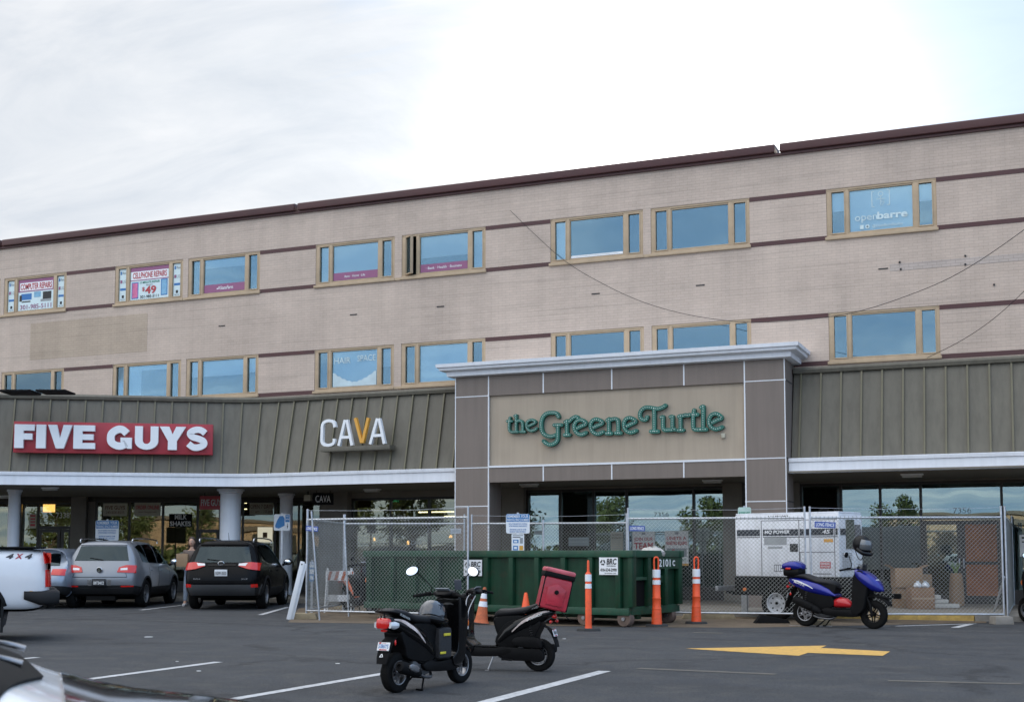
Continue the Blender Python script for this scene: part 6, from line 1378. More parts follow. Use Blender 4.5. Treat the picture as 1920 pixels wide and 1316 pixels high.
        if o.get('logo', True):
            cc = Vector((fx[3][0]-.03, 0, fx[3][1]+.01)); g = MB()
            for s in ([(-.022, -.018), (.004, .02)], [(.006, .02), (.024, -.018)], [(-.022, -.018), (.012, -.016)]): ribbon(g, s, .010, lambda a, b, q: cc+R_ @ Vector((-.004-q, -a, b)), .003, 0, 'flat', 0)
            g.build('maker_mark', PAPER, t)
    else:
        m = MB(); m.loft([(-.98, .80, .06, .03), (-1.035, .79, .055, .032), (-1.05, .785, .04, .02)], 3.5, 16); m.build('tail_light', REDL, t, smooth=40)
        for s in (-1, 1): MB().tube([(-1.0, s*.05, .72), (-1.0, s*.13, .72)], .009, 6).ball((-1.0, s*.155, .72), .032, 12, 8, sc=(.8, 1.1, .8)).build('indicator', REDL if hi or s == 1 else REDL, t, smooth=50)
        MB().ball((-.97, -.105, .585), .028, 12, 8, sc=(.8, .4, 1)).build('side_reflector', REDL, t, smooth=50)
    m = MB(); m.tube([(-.72, .115, .925), (-.95, .12, .955), (-1.10, .08, .965), (-1.13, 0, .965), (-1.10, -.08, .965), (-.95, -.12, .955), (-.72, -.115, .925)], .012, 8, smooth=4); m.tube([(-1.0, .1, .955), (-1.0, -.1, .955)], .01, 6); m.tube([(-1.0, 0, .955), (-1.02, 0, .88)], .012, 6); m.build('rear_rack', BLACK, t, smooth=50)
    # handlebar, dash, levers, mirrors
    m = MB()
    if not hi: m.loft([(.36, 1.03, .07, .02, .5), (.41, 1.05, .15, .045, .5), (.49, 1.06, .17, .055, .4), (.56, 1.03, .13, .06, .3), (.61, .99, .06, .04, .2)], 2.6, 20)
    else: m.loft([(.46, 1.04, .05, .03, .3), (.50, 1.06, .09, .05, .3), (.57, 1.05, .09, .05, .3), (.61, 1.02, .05, .03, .2)], 2.6, 18)
    m.build('handlebar_cover', BLACK, t, smooth=50)
    m = MB(); R2 = Matrix.Rotation(-.95, 3, 'Y'); m.obox((.425, 0, 1.10) if not hi else (.50, 0, 1.115), (.012, .20 if not hi else .12, .085), Matrix.Rotation(-.95 if not hi else -.9, 3, 'Y')); m.build('dashboard', LCD, t, bevel=.012)
    m = MB(); m.tube([(.30, -.36, 1.03), (.40, -.2, 1.05), (.46, 0, 1.04), (.40, .2, 1.05), (.30, .36, 1.03)], .013, 8, smooth=4); m.build('handlebar', BLACK, t, smooth=50)
    for s in (-1, 1):
        MB().tube([(.37, s*.24, 1.047), (.295, s*.37, 1.028)], [.019, .018], 10).ball((.29, s*.378, 1.027), .02, 10, 6).build('grip', MATTE, t, smooth=50)
        MB().tube([(.42, s*.19, 1.04), (.44, s*.27, 1.03), (.38, s*.37, 1.01)], .007, 6, smooth=3).build('brake_lever', BLACK if not hi else STEEL, t, smooth=50)
        MB().obox((.395, s*.21, 1.05), (.05, .07, .055)).build('switch_housing', BLACK, t, bevel=.01)
        if o.get('mirrors', (1, 1))[(s+1)//2]:
            mx = (o.get('mx', (.30, 1.30))[0], o.get('mx', (.30, 1.30))[1]-(0 if hi else .085)); MB().tube([(.42, s*.19, 1.07), (.44, s*(.20), 1.14), (.42, s*(mx[0]), mx[1])], .0075, 6, smooth=4).build('mirror_stalk', BLACK, t, smooth=50)
            Rm = Matrix.Rotation(.12, 3, 'Y') @ Matrix.Rotation(s*.15, 3, 'Z') @ Matrix.Rotation(-s*.3, 3, 'X'); cm = Vector((.41, s*(mx[0]+.07), mx[1]+.02))
            M1 = MB().ball(cm, 1, 18, 10, sc=(.018, .098, .062) if not o.get('rmir') else (.016, .055, .05), rot=Rm).build('mirror', BLACK, t, smooth=60)
            mm = MB(); mm.lathe([(.0, -.019), (.93, -.0185), (.95, -.012), (.0, -.012)], (0, 0, 0), (1, 0, 0), 22)
            for v in mm.v:
                w = Vector((v.x, v.y*(.090 if not o.get('rmir') else .05), v.z*(.057 if not o.get('rmir') else .045))); v.x, v.y, v.z = (cm+Rm @ w)
            mm.build('mirror_face', MIRR, M1, smooth=30)
    for ch in t.children_recursive:
        if ch.type == 'MESH' and ch.name.split('.')[0] not in ('wheel', 'rim', 'brake_disc', 'front_fork', 'front_fender', 'beak_fender', 'engine', 'cylinder', 'transmission_cover', 'exhaust_muffler', 'exhaust_pipe', 'heat_shield', 'floorboard', 'floor_mat'):
            for v in ch.data.vertices:
                zn = v.co.z if hi else shape_z(v.co.x, v.co.z)
                v.co.x = shape_x(v.co.x, v.co.z, hi); v.co.z = zn
    if o.get('stand', 'centre') == 'centre':
        m = MB()
        for s in (-1, 1): m.tube([(-.16, s*.06, .20), (-.30, s*.13, .06), (-.36, s*.17, .012)], .012, 8, smooth=3)
        m.tube([(-.20, -.09, .14), (-.20, .09, .14)], .01, 6); m.tube([(-.36, .17, .012), (-.36, .08, .015)], .012, 6); m.tube([(-.36, -.17, .012), (-.36, -.08, .015)], .012, 6); m.build('centre_stand', BLACK, t, smooth=50)
    else:
        m = MB(); m.tube([(.0, .12, .22), (.06, .19, .02)], .012, 8); m.obox((.07, .2, .008), (.06, .04, .012)); m.build('side_stand', STEEL, t, smooth=50)
        m = MB(); m.tube([(-.14, .1, .2), (-.14, .16, .17), (-.30, .16, .16)], .014, 6); m.obox((-.2, .15, .165), (.12, .07, .02)); m.build('footpeg', BLACK, t)
    # fasteners and hoses that catch light
    m = MB(); m.tube([(.60, -.09, .95), (.66, -.11, .80), (.68, -.085, .45), (XF, -.08, r+.06)], .005, 5, smooth=4); m.tube([(.58, .10, .98), (.62, .11, .8), (.60, .1, .5)], .005, 5, smooth=4); m.build('brake_hose', BLACK, t)
    return t
def heading(p, q): return atan2(q.y-p.y, q.x-p.x)
# scooter 1: nearest, seen from behind
ra = G(742, 1297.5); rb = G(842, 1282.5); s1 = .80; hd = heading(ra, rb); d = Vector((cos(hd), sin(hd), 0)); c1 = ra+d*(.66*s1)
sc1 = scooter('motor_scooter', 'black scooter seen from behind with a white number plate and a big red tail light', c1, hd, s1, GLOSS, dict(rim=STEEL, spokes=5, side=-1, plate=None, seattext='FUERWA', mx=(.40, 1.40), logo=True))
L2 = lambda c, h, s: (Matrix.Translation(c) @ Matrix.Rotation(h, 4, 'Z') @ Matrix.Diagonal((s, s, s, 1)))
M1 = L2(c1, hd, s1)
# scooter 2: side view, facing left
ra2 = G(1011, 1257.5); hd2 = atan2((RT*-.94+FW*.34).y, (RT*-.94+FW*.34).x); s2 = .775; d2 = Vector((cos(hd2), sin(hd2), 0)); c2 = ra2+d2*(.66*s2)
sc2 = scooter('motor_scooter', 'black scooter in side view facing left that carries the red delivery box', c2, hd2, s2, GLOSS, dict(rim=STEEL, spokes=12, fspokes=12, side=1, plate='7E8814', seattext='FUERWA', text='JOIN-MOST', stand='side', bigtail=False, mx=(.30, 1.22), mut=True, mirrors=(0, 0)))
M2 = L2(c2, hd2, s2)
# blue scooter
rb3 = G(1512, 1173); fb3 = G(1657, 1179); s3 = 1.0; hd3 = heading(rb3, fb3); d3 = Vector((cos(hd3), sin(hd3), 0)); c3 = rb3+d3*(.66*s3)
sc3 = scooter('motor_scooter', 'blue and black scooter facing right before the generator with a blue top box', c3, hd3, s3, BLUEP2, dict(rim=STEEL, disc=GOLDM, frim=BLACK, beak=True, side=-1, plate='4T7781', text='MOTO 200', bigtail=False, mx=(.25, 1.28), rmir=True, mirrors=(1, 0), r=.25, decal=PAPER))
M3 = L2(c3, hd3, s3)
# scooter at the right edge, half outside the picture, seen from the front left
c4 = G(1950, 1170); hd4 = hd3+radians(150)
scooter('motor_scooter', 'black scooter cut by the right picture edge beside the concrete post foot', c4+RT*.25, hd4, 1.0, GLOSS, dict(side=1, mx=(.30, 1.27), rmir=True, bigtail=False, stand='side'))
# scooter inside the fence on the left
c5 = G(668, 1151); scooter('motor_scooter', 'orange and red scooter standing behind the left fence beside the dumpster end', c5+FW*.6, YAW+radians(-60), .95, mat('orange_red_panel', (.5, .09, .02), .35, var=.15, coat=.4), dict(side=-1, mx=(.25, 1.25), rmir=True, bigtail=False))
def W_(M, v):
    v = Vector(v); v.z, v.x = shape_z(v.x, v.z), shape_x(v.x, v.z); return M @ v
# white charging cable looped on the handlebar of the side view scooter
P_ = [W_(M2, v) for v in ((.42, .10, 1.06), (.50, .16, .95), (.46, .19, .72), (.40, .20, .60), (.44, .18, .80), (.38, .14, 1.0))]; q = P_[0].copy()
tag(MB().tube([v-q for v in P_], .006, 6, smooth=6).build('charging_cable', mat('white_cable', (.6, .6, .62), .5), smooth=60), 'white cable dangling from the handlebar of the side view scooter', 'cable').location = q
# red delivery box
RB = mat('red_vinyl', (.40, .022, .04), .35, var=.25, scale=5, bump=.5, bscale=14, coat=.2); RBL = mat('faded_red_vinyl', (.5, .10, .12), .4, var=.35, scale=6, bump=.4, bscale=14)
pb_ = W_(M2, (-.93, 0, .89)); t = thing('delivery_box', 'red insulated delivery box strapped on the tail of the side view scooter', 'box', pb_, hd2+radians(26), None, 1, ry=radians(0))
Rt = Matrix.Rotation(radians(-13), 4, 'Y'); Wd, Dp, Ht = .30, .33, .42
m = MB(); m.box(-Dp/2, Dp/2, -Wd/2, Wd/2, .0, Ht-.06); m.xf(Rt); m.build('box_body', RB, t, bevel=.03, bseg=3)
m = MB(); m.box(-Dp/2-.012, Dp/2+.012, -Wd/2-.012, Wd/2+.012, Ht-.065, Ht-.005); m.xf(Rt); m.build('lid_trim', MATTE, t, bevel=.02)
m = MB(); m.box(-Dp/2-.01, Dp/2+.01, -Wd/2-.01, Wd/2+.01, Ht-.02, Ht+.04); m.xf(Rt); m.build('lid', RBL, t, bevel=.03, bseg=3)
m = MB()
for s in (-1, 1):
    for u_ in (-1, 1): m.box(s*(Dp/2-.012)-.01, s*(Dp/2-.012)+.01, u_*(Wd/2-.012)-.01, u_*(Wd/2-.012)+.01, .01, Ht-.06)
m.xf(Rt); m.build('corner_piping', MATTE, t, bevel=.004)
m = MB(); m.prism([(-.09, .05), (.10, .05), (.11, .24), (0, .29), (-.10, .24)], lambda a, b: (a, Wd/2-.005, b), lambda a, b: (a, Wd/2+.014, b)); m.lathe([(.03, 0), (.03, .008)], (.0, Wd/2+.012, .20), (0, 1, 0), 14, 1); m.xf(Rt); m.build('front_pocket', [RB, MATTE], t, bevel=.006)
m = MB(); m.tube([(.17, .1, .02), (.24, .1, -.04), (.3, .1, -.1)], .008, 5); m.tube([(-.1, Wd/2+.02, .0), (-.2, .15, -.06)], .006, 5); m.xf(Rt); m.build('strap', MATTE, t)
# helmet hanging on scooter 1, bag on its floor, phone holder
def helmet(p, rz, s, label, visor_m, tilt=0.0, rxx=0.0, chin=True):
    t = thing('helmet', label, 'helmet', p, rz, None, s, rx=rxx, ry=tilt)
    m = MB(); rs = []
    for i in range(13):
        th = -pi*.30+i*(pi*.80)/12; R_ = cos(th); rs.append([Vector((.155*R_*cos(a)*(1.0 if cos(a) < 0 else .95), .125*R_*sin(a), .135*sin(th)+.0)) for a in [2*pi*k/24 for k in range(24)]])
    m.rings(rs); m.build('shell', mat('helmet_shell', (.006, .006, .007), .3, spec=.2), t, smooth=60)
    v = MB(); rows = []
    for i in range(7):
        th = radians(-22)+i*radians(62)/6; rows.append([Vector((.16*cos(th)*cos(a), .13*cos(th)*sin(a), .14*sin(th))) for a in [radians(-70+140*k/10) for k in range(11)]])
    g = sheetgrid(rows); n = len(g.v); v.v = g.v+[q*.975 for q in g.v]; v.f = g.f+[tuple(reversed([i+n for i in f])) for f in g.f]; v.mi = [0]*len(v.f); v.build('visor', visor_m, t, smooth=60)
    if chin: m = MB(); m.tube([(.02, -.125, -.06), (.11, -.10, -.10), (.165, 0, -.105), (.11, .10, -.10), (.02, .125, -.06)], .032, 10, smooth=4); m.build('chin_bar', GLOSS, t, smooth=60)
    m = MB(); m.tube([(-.02, -.1, -.1), (.01, -.05, -.2), (.02, .02, -.22), (.0, .09, -.1)], .006, 5, smooth=4); m.build('chin_strap', MATTE, t)
    return t
helmet(W_(M1, (.13, .02, .865)), hd+radians(200), 1.12, 'black helmet hung below the dashboard of the nearest scooter', mat('dark_visor', (.03, .035, .045), .08, coat=1), tilt=-.5)
helmet(W_(M3, (.62, -.05, 1.40)), hd3+radians(-12), 1.22, 'black helmet with clear visor sitting on the handlebar of the blue scooter', mat('clear_visor', (.12, .13, .14), .1, .2, coat=.6), tilt=.25)
p = W_(M1, (.10, -.06, .355)); t = thing('cargo_bag', 'black cargo bag with yellow straps on the floor of the nearest scooter', 'bag', p, hd)
m = MB(); m.box(-.09, .12, -.10, .14, 0, .30); m.build('bag_body', mat('black_nylon', (.02, .02, .022), .7, bump=.5, bscale=30), t, bevel=.03, bseg=3)
YEL = mat('yellow_webbing', (.65, .55, .04), .6)
MB().obox((.02, -.108, .235), (.11, .008, .026)).build('strap', YEL, t, bevel=.002); MB().obox((-.05, -.108, .06), (.09, .008, .022)).build('strap', YEL, t, bevel=.002)
p = W_(M1, (.40, -.24, 1.17)); o = tag(MB().obox((0, 0, 0), (.012, .075, .105), Matrix.Rotation(-.2, 3, 'Y')).build('phone_holder', mat('phone_back', (.06, .07, .09), .25), bevel=.008), 'dark phone holder clipped on the right handlebar of the nearest scooter', 'phone holder'); o.location = p; o.rotation_euler = (0, 0, hd+.2)
MB().cyl(W_(M1, (.40, -.21, 1.08))-p, Vector((0, 0, 0)), .006, seg=6)
# top box on the blue scooter and its red bag
p = W_(M3, (-1.0, 0, .90)); t = thing('top_box', 'blue and black top box on the tail of the blue scooter', 'luggage box', p, hd3)
m = MB(); m.loft([(-.17, .09, .11, .03), (-.15, .085, .15, .075), (0, .085, .16, .085), (.15, .085, .14, .075), (.18, .09, .09, .03)], 4, 22); m.build('box_base', BLACK, t, smooth=40)
m = MB(); m.loft([(-.20, .165, .12, .03), (-.17, .19, .165, .06), (-.05, .205, .18, .085), (.08, .20, .175, .085), (.17, .18, .13, .055), (.195, .165, .07, .02)], 3.2, 22); m.build('box_lid', BLUEP2, t, smooth=40)
m = MB(); m.obox((-.03, -.18, .15), (.10, .02, .035)); m.obox((-.2, 0, .15), (.02, .1, .035)); m.build('box_reflector', REDL, t, bevel=.006); m = MB(); m.loft([(-.2, .15, .155, .012), (0, .15, .185, .014), (.19, .15, .12, .012)], 4, 22); m.build('box_seam', MATTE, t)
MB().box(-.12, .12, -.07, .07, -.035, .015).build('mount_plate', BLACK, t, bevel=.005)
p = W_(M3, (.13, -.05, .352)); t = thing('red_bag', 'small shiny red bag lying on the floorboard of the blue scooter', 'bag', p, hd3)
m = MB(); m.loft([(-.18, .06, .05, .04), (-.15, .08, .09, .075), (-.05, .10, .10, .095, .1), (.08, .085, .10, .08, .1), (.16, .06, .08, .05), (.19, .05, .03, .02)], 2.6, 18)
for v in m.v: v += Vector((random.uniform(-.006, .006), random.uniform(-.006, .006), random.uniform(-.006, .006)))
m.build('bag_body', mat('shiny_red_nylon', (.45, .01, .015), .3, var=.15, coat=.4), t, smooth=60); MB().tube([(-.1, 0, .16), (-.05, 0, .2), (.03, 0, .19), (.06, 0, .16)], .008, 6, smooth=3).build('handle', MATTE, t)
# ================================================================== CARS
CGL = glass('car_glass', (.08, .10, .10), .035, (.45, .58, .64)); 
def paint(name, c, metal=.4, rough=.3, coat=.5): return mat(name, c, rough, metal, spec=.5 if c[0] > .05 else .1, var=.05, scale=1.5, coat=coat, dirt=.05, dcol=(.06, .055, .05))
SILV = paint('silver_car_paint', (.22, .235, .26), .45, .35); BLKP = paint('black_car_paint', (.003, .0032, .004), .0, .25, .04); WHTP = paint('white_car_paint', (.72, .73, .75), .0, .3); SBLP = paint('silver_blue_car_paint', (.26, .30, .36), .5, .3)
CLAD = mat('car_cladding', (.014, .014, .015), .7, var=.15, bump=.1, bscale=200, spec=.3); UNDER = mat('car_underside', (.008, .008, .008), .95, spec=.1)
def body_mesh(st, rear, cap_bulge=.05, tumble=None):
    """st: stations (x, zlow, zsill, zbelt, ztop, w_low, w_sill, w_belt, w_top); rows pulled in x at the rear by rear[k]"""
    vs, fs = [], []; N = 16
    def ring(x, zl, zs, zb, zt, wl, ws, wb, wt, off):
        zm = zs+(zb-zs)*.55; wm = max(ws, wb)*1.012
        zh = zb+(zt-zb)*.93
        rows = [(zl, wl, off[0]), (zs, ws, off[1]), (zm, wm, off[2]), (zb, wb, off[3]), (zh, wt, off[4])]
        crown = (zt-zh)*.75
        pts = []
        for z, w, o in rows: pts.append((x+o, w, z))
        pts += [(x+off[5], wt*.6, zt-.0), (x+off[5], 0, zt+crown*.25), (x+off[5], -wt*.6, zt)]
        for z, w, o in reversed(rows): pts.append((x+o, -w, z))
        zl_ = zl; pts += [(x+off[0], -wl*.6, zl_), (x+off[0], 0, zl_), (x+off[0], wl*.6, zl_)]
        return [Vector(p) for p in pts]
    R = []
    for i, s in enumerate(st):
        off = rear if i == 0 else ([o*.35 if False else o*.0 for o in rear]); R.append(ring(*s, off))
    return R
def make_body(name, R, mats, midx, parent, arches, levels=2, bulge=.06, fbulge=.1):
    me = bpy.data.meshes.new(name); vs = [p for r in R for p in r]; N = len(R[0]); fs = []; mi = []
    for i in range(len(R)-1):
        for j in range(N):
            k = (j+1) % N; fs.append((i*N+j, (i+1)*N+j, (i+1)*N+k, i*N+k)); mi.append(midx(i, j))
    def cap(r, base, bul, sgn):
        # rows 0..4 across y, with inner columns; row 4 uses top points 4,5,6,7,8; bottom row uses 0,15,14,13,12
        L_ = [0, 1, 2, 3, 4]; Rr = [12, 11, 10, 9, 8]; grid = []
        for q in range(5):
            l, rr = L_[q], Rr[q]
            if q == 4: grid.append([base+4, base+5, base+6, base+7, base+8]); continue
            if q == 0: grid.append([base+0, base+15, base+14, base+13, base+12]); continue
            row = [base+l]
            for f, bb in ((.6, .75), (0, 1), (-.6, .75)):
                p = r[l].copy(); p.y *= f; p.x += sgn*bul*bb; vs.append(p); row.append(len(vs)-1)
            row.append(base+rr); grid.append(row)
        for q in range(4):
            for c in range(4):
                f = (grid[q][c], grid[q][c+1], grid[q+1][c+1], grid[q+1][c]); fs.append(f if sgn < 0 else tuple(reversed(f))); mi.append(midx(-1 if sgn < 0 else -2, q))
    cap(R[0], 0, bulge, -1); cap(R[-1], (len(R)-1)*N, fbulge, 1)
    me.from_pydata([tuple(v) for v in vs], [], fs)
    for m in mats: me.materials.append(m)
    for p, i in zip(me.polygons, mi): p.material_index = i
    bm = bmesh.new(); bm.from_mesh(me); bmesh.ops.recalc_face_normals(bm, faces=bm.faces[:]); bm.to_mesh(me); bm.free()
    o = bpy.data.objects.new(name, me); COL.objects.link(o)
    sb = o.modifiers.new('s', 'SUBSURF'); sb.levels = levels; sb.render_levels = levels
    cut = MB()
    for x, z, r in arches:
        for s in (-1, 1): cut.cyl((x, s*.45, z), (x, s*1.3, z), r, seg=36)
    c = cut.build('cut', [mats[-1]]); 
    for mm in mats[:-1]: pass
    c.data.materials.clear(); [c.data.materials.append(m) for m in mats]
    for p in c.data.polygons: p.material_index = len(mats)-1
    bo = o.modifiers.new('b', 'BOOLEAN'); bo.object = c; bo.operation = 'DIFFERENCE'; bo.solver = 'EXACT'
    dg = bpy.context.evaluated_depsgraph_get(); dg.update(); nm = bpy.data.meshes.new_from_object(o.evaluated_get(dg)); o.modifiers.clear(); o.data = nm
    bpy.data.objects.remove(c)
    for p in nm.polygons: p.use_smooth = True
    nm.set_sharp_from_angle(angle=radians(38))
    o.parent = parent; return o
class Skin:
    """lays conforming pieces (glass, lamps, trim) on a body"""
    def __init__(s, body): s.bvh = BVHTree.FromPolygons([v.co.copy() for v in body.data.vertices], [tuple(p.vertices) for p in body.data.polygons])
    def grid(s, rows, dirn, th=.008, sink=.004):
        """rows: list of lists of 3D points; each is cast along dirn onto the body"""
        d = Vector(dirn); g = []
        for r in rows:
            rr = []
            for p in r:
                h = s.bvh.ray_cast(Vector(p)-d*3, d, 6.0); rr.append((h[0], h[1]) if h[0] is not None else (Vector(p), -d))
            g.append(rr)
        m = MB(); n = len(g[0]); k = len(g); top = [q[0]+q[1]*th*(1 if q[1].dot(d) < 0 else -1) for r in g for q in r]; bot = [q[0]-q[1]*sink*(1 if q[1].dot(d) < 0 else -1) for r in g for q in r]
        fs = [(i*n+j, i*n+j+1, (i+1)*n+j+1, (i+1)*n+j) for i in range(k-1) for j in range(n-1)]; T = k*n; edge = []
        fs += [tuple(reversed([q+T for q in f])) for f in fs]
        per = [j for j in range(n)]+[i*n+n-1 for i in range(1, k)]+[(k-1)*n+j for j in range(n-2, -1, -1)]+[i*n for i in range(k-2, 0, -1)]
        for a in range(len(per)): b = per[(a+1) % len(per)]; fs.append((per[a], per[a]+T, b+T, b))
        m.add(top+bot, fs); return m
    def strip(s, A, B_, dirn, nu=14, nv=8, th=.008, sm=True):
        """patch between polyline A (top) and B (bottom)"""
        def samp(P, n):
            P = [Vector(p) for p in P]; L_ = [0]
            for i in range(1, len(P)): L_.append(L_[-1]+(P[i]-P[i-1]).length)
            out = []
            for k in range(n+1):
                t = L_[-1]*k/n; i = 0
                while i < len(P)-2 and L_[i+1] < t: i += 1
                out.append(P[i].lerp(P[i+1], (t-L_[i])/max(1e-6, L_[i+1]-L_[i])))
            return out
        a, b = samp(A, nu), samp(B_, nu); return s.grid([[a[j].lerp(b[j], i/nv) for j in range(nu+1)] for i in range(nv+1)], dirn, th)
def car_wheel(parent, x, y, r, w, side, rim_r, m_rim, n=5, dark=None):
    return wheel_part(parent, (x, y, r), r, w, rim_r, side, 'spokes', m_rim, n=n)
def suv(name, label, loc, rz, P):
    t = thing(name, label, 'car', loc, rz, None); L_, Wh, H_ = P['L'], P['W']/2, P['H']; pm = P['paint']
    z0, zs, zb = .25, .50, P['belt']; hood = P.get('hood', 1.02)
    st = [(0.0, .34, .56, zb, H_-.10, Wh*.86, Wh*.93, Wh*.93, Wh*.70), (.30, .28, .52, zb, H_-.035, Wh*.90, Wh*.98, Wh*.97, Wh*.745), (.85, .25, .50, zb-.01, H_, Wh*.92, Wh*.995, Wh*.985, Wh*.765), (1.5, .24, .50, zb-.03, H_, Wh*.93, Wh, Wh*.985, Wh*.765), (2.2, .24, .50, zb-.05, H_-.02, Wh*.93, Wh, Wh*.98, Wh*.76), (2.72, .24, .50, zb-.065, H_-.07, Wh*.93, Wh, Wh*.975, Wh*.73),
          (3.42, .25, .5, zb-.08, hood+.03, Wh*.93, Wh, Wh*.95, Wh*.80), (3.75, .25, .5, hood-.07, hood, Wh*.92, Wh*.995, Wh*.92, Wh*.70), (4.15, .26, .48, hood-.16, hood-.06, Wh*.9, Wh*.97, Wh*.88, Wh*.62), (L_-.08, .28, .44, hood-.30, hood-.17, Wh*.8, Wh*.86, Wh*.80, Wh*.5)]
    sc = P.get('xs', 1.0); st = [(s[0]*sc,)+s[1:] if i < 9 else s for i, s in enumerate(st)]
    rear = P.get('rear', [.10, .0, .02, .10, .36, .24]); R = body_mesh(st, rear)
    MT = [pm, CLAD, UNDER]
    def midx(i, j):
        if i in (-1, -2): return 1 if j == 0 else 0
        if j in (0, 11): return 1
        if j >= 12: return 2
        return 0
    xr, xf, r = P['xr'], P['xf'], P['r']
    b = make_body('body', R, MT, midx, t, [(xr, r, r+.055), (xf, r, r+.055)]); sk = Skin(b)
    S_ = -1
    # side glass on both flanks, rear glass, windscreen
    for s in (-1, 1):
        y = s*Wh; d = (0, -s, 0)
        for A, B2 in P['side_glass']: sk.strip([(x, y, z) for x, z in A], [(x, y, z) for x, z in B2], d, 16, 6, .006).build('side_window', CGL, t, smooth=50)
        for A, B2 in P.get('side_trim', ()): sk.strip([(x, y, z) for x, z in A], [(x, y, z) for x, z in B2], d, 20, 2, .004).build('window_trim', P.get('trimm', MATTE), t, smooth=50)
        for xd in P['doors']:
            sk.strip([(xd, y, zb-.06), (xd, y, .45)], [(xd-.008, y, zb-.06), (xd-.008, y, .45)], d, 12, 1, .003).build('door_gap', MATTE, t)
        for xh in P['handles']: sk.strip([(xh, y, zb-.13), (xh+.18, y, zb-.135)], [(xh, y, zb-.16), (xh+.18, y, zb-.165)], d, 4, 2, .028).build('door_handle', pm, t, smooth=50)
        for xa in (xr, xf):                             # arch lip
            rows = []
            for k in range(19):
                a = radians(-12+204*k/18); rows.append([(xa+cos(a)*(r+.055+q), y, max(.3, r+sin(a)*(r+.055+q))) for q in (.0, .045)])
            sk.grid(rows, d, .016, .01).build('wheel_arch', P.get('archm', CLAD), t, smooth=50)
        sk.strip([(xr+r+.07, y, .50), (xf-r-.07, y, .50)], [(xr+r+.07, y, .36), (xf-r-.07, y, .36)], d, 12, 3, .014).build('sill_cladding', CLAD, t, smooth=50)
        # mirror
        m = MB(); c = Vector((P['xm'], s*(Wh+.10), zb+.06)); m.ball(c, 1, 16, 10, sc=(.085, .115, .085)); M_ = m.build('side_mirror', pm, t, smooth=60)
        m = MB().ball(c-Vector((.028, 0, 0)), 1, 16, 8, sc=(.062, .10, .07)); m.build('mirror_glass', MIRR, M_, smooth=60); MB().cyl(c+Vector((.02, -s*.08, -.05)), (P['xm']+.05, s*(Wh-.04), zb-.02), .03, .035).build('mirror_foot', MATTE, M_)
        if P.get('norail'):
            for xa in (xr, xf): car_wheel(t, xa, s*(Wh-.115), r, .22, s, r*.64, P.get('rimm', STEEL), P.get('n', 5))
            continue
        m = MB(); m.tube([(P['rail'][0], s*Wh*.70, H_-.05), (P['rail'][0]+.12, s*Wh*.71, H_+.035), ((P['rail'][0]+P['rail'][1])/2, s*Wh*.715, H_+.05), (P['rail'][1]-.12, s*Wh*.70, H_+.02), (P['rail'][1], s*Wh*.69, H_-.06)], .017, 8, smooth=6); m.build('roof_rail', P.get('railm', CHROME), t, smooth=50)
        for xa in (xr, xf): car_wheel(t, xa, s*(Wh-.115), r, .22, s, r*.64, P.get('rimm', STEEL), P.get('n', 5))
    def rearp(name, A, B2, m_, th=.008, nu=12, nv=6, par=None): return sk.strip([(0, y, z) for y, z in A], [(0, y, z) for y, z in B2], (1, 0, 0), nu, nv, th).build(name, m_, par or t, smooth=50)
    P['rear_detail'](t, sk, rearp, Wh, H_, zb)
    sk.strip([(0, -Wh*.6, H_-.10), (0, Wh*.6, H_-.10)], [(0, -Wh*.62, H_-.13), (0, Wh*.62, H_-.13)], (1, 0, 0), 8, 2, .03).build('spoiler', pm, t, smooth=50)
    MB().box(.9, L_-.7, -Wh*.75, Wh*.75, .2, .3).build('underbody', UNDER, t)
    return t
    return t
def polyplate(t, x, z, num, frame_m, back, tilt=0.0, w=.31, h=.155, extra=None):
    R_ = Matrix.Rotation(tilt, 3, 'Y'); c = Vector((x, 0, z)); m = MB().obox(c, (.008, w, h), R_); P_ = m.build('license_plate', back, t, bevel=.004)
    g = MB(); text_into(g, num, lambda a, b, q: c+R_ @ Vector((-.006-q, w*.42-a, -h*.28+b)), w*.84, h*.48, .002, 0, .015); g.build('plate_number', frame_m, P_)
    MB().obox(c+Vector((.006, 0, 0)), (.006, w+.03, h+.03), R_).build('plate_frame', MATTE, P_, bevel=.004)
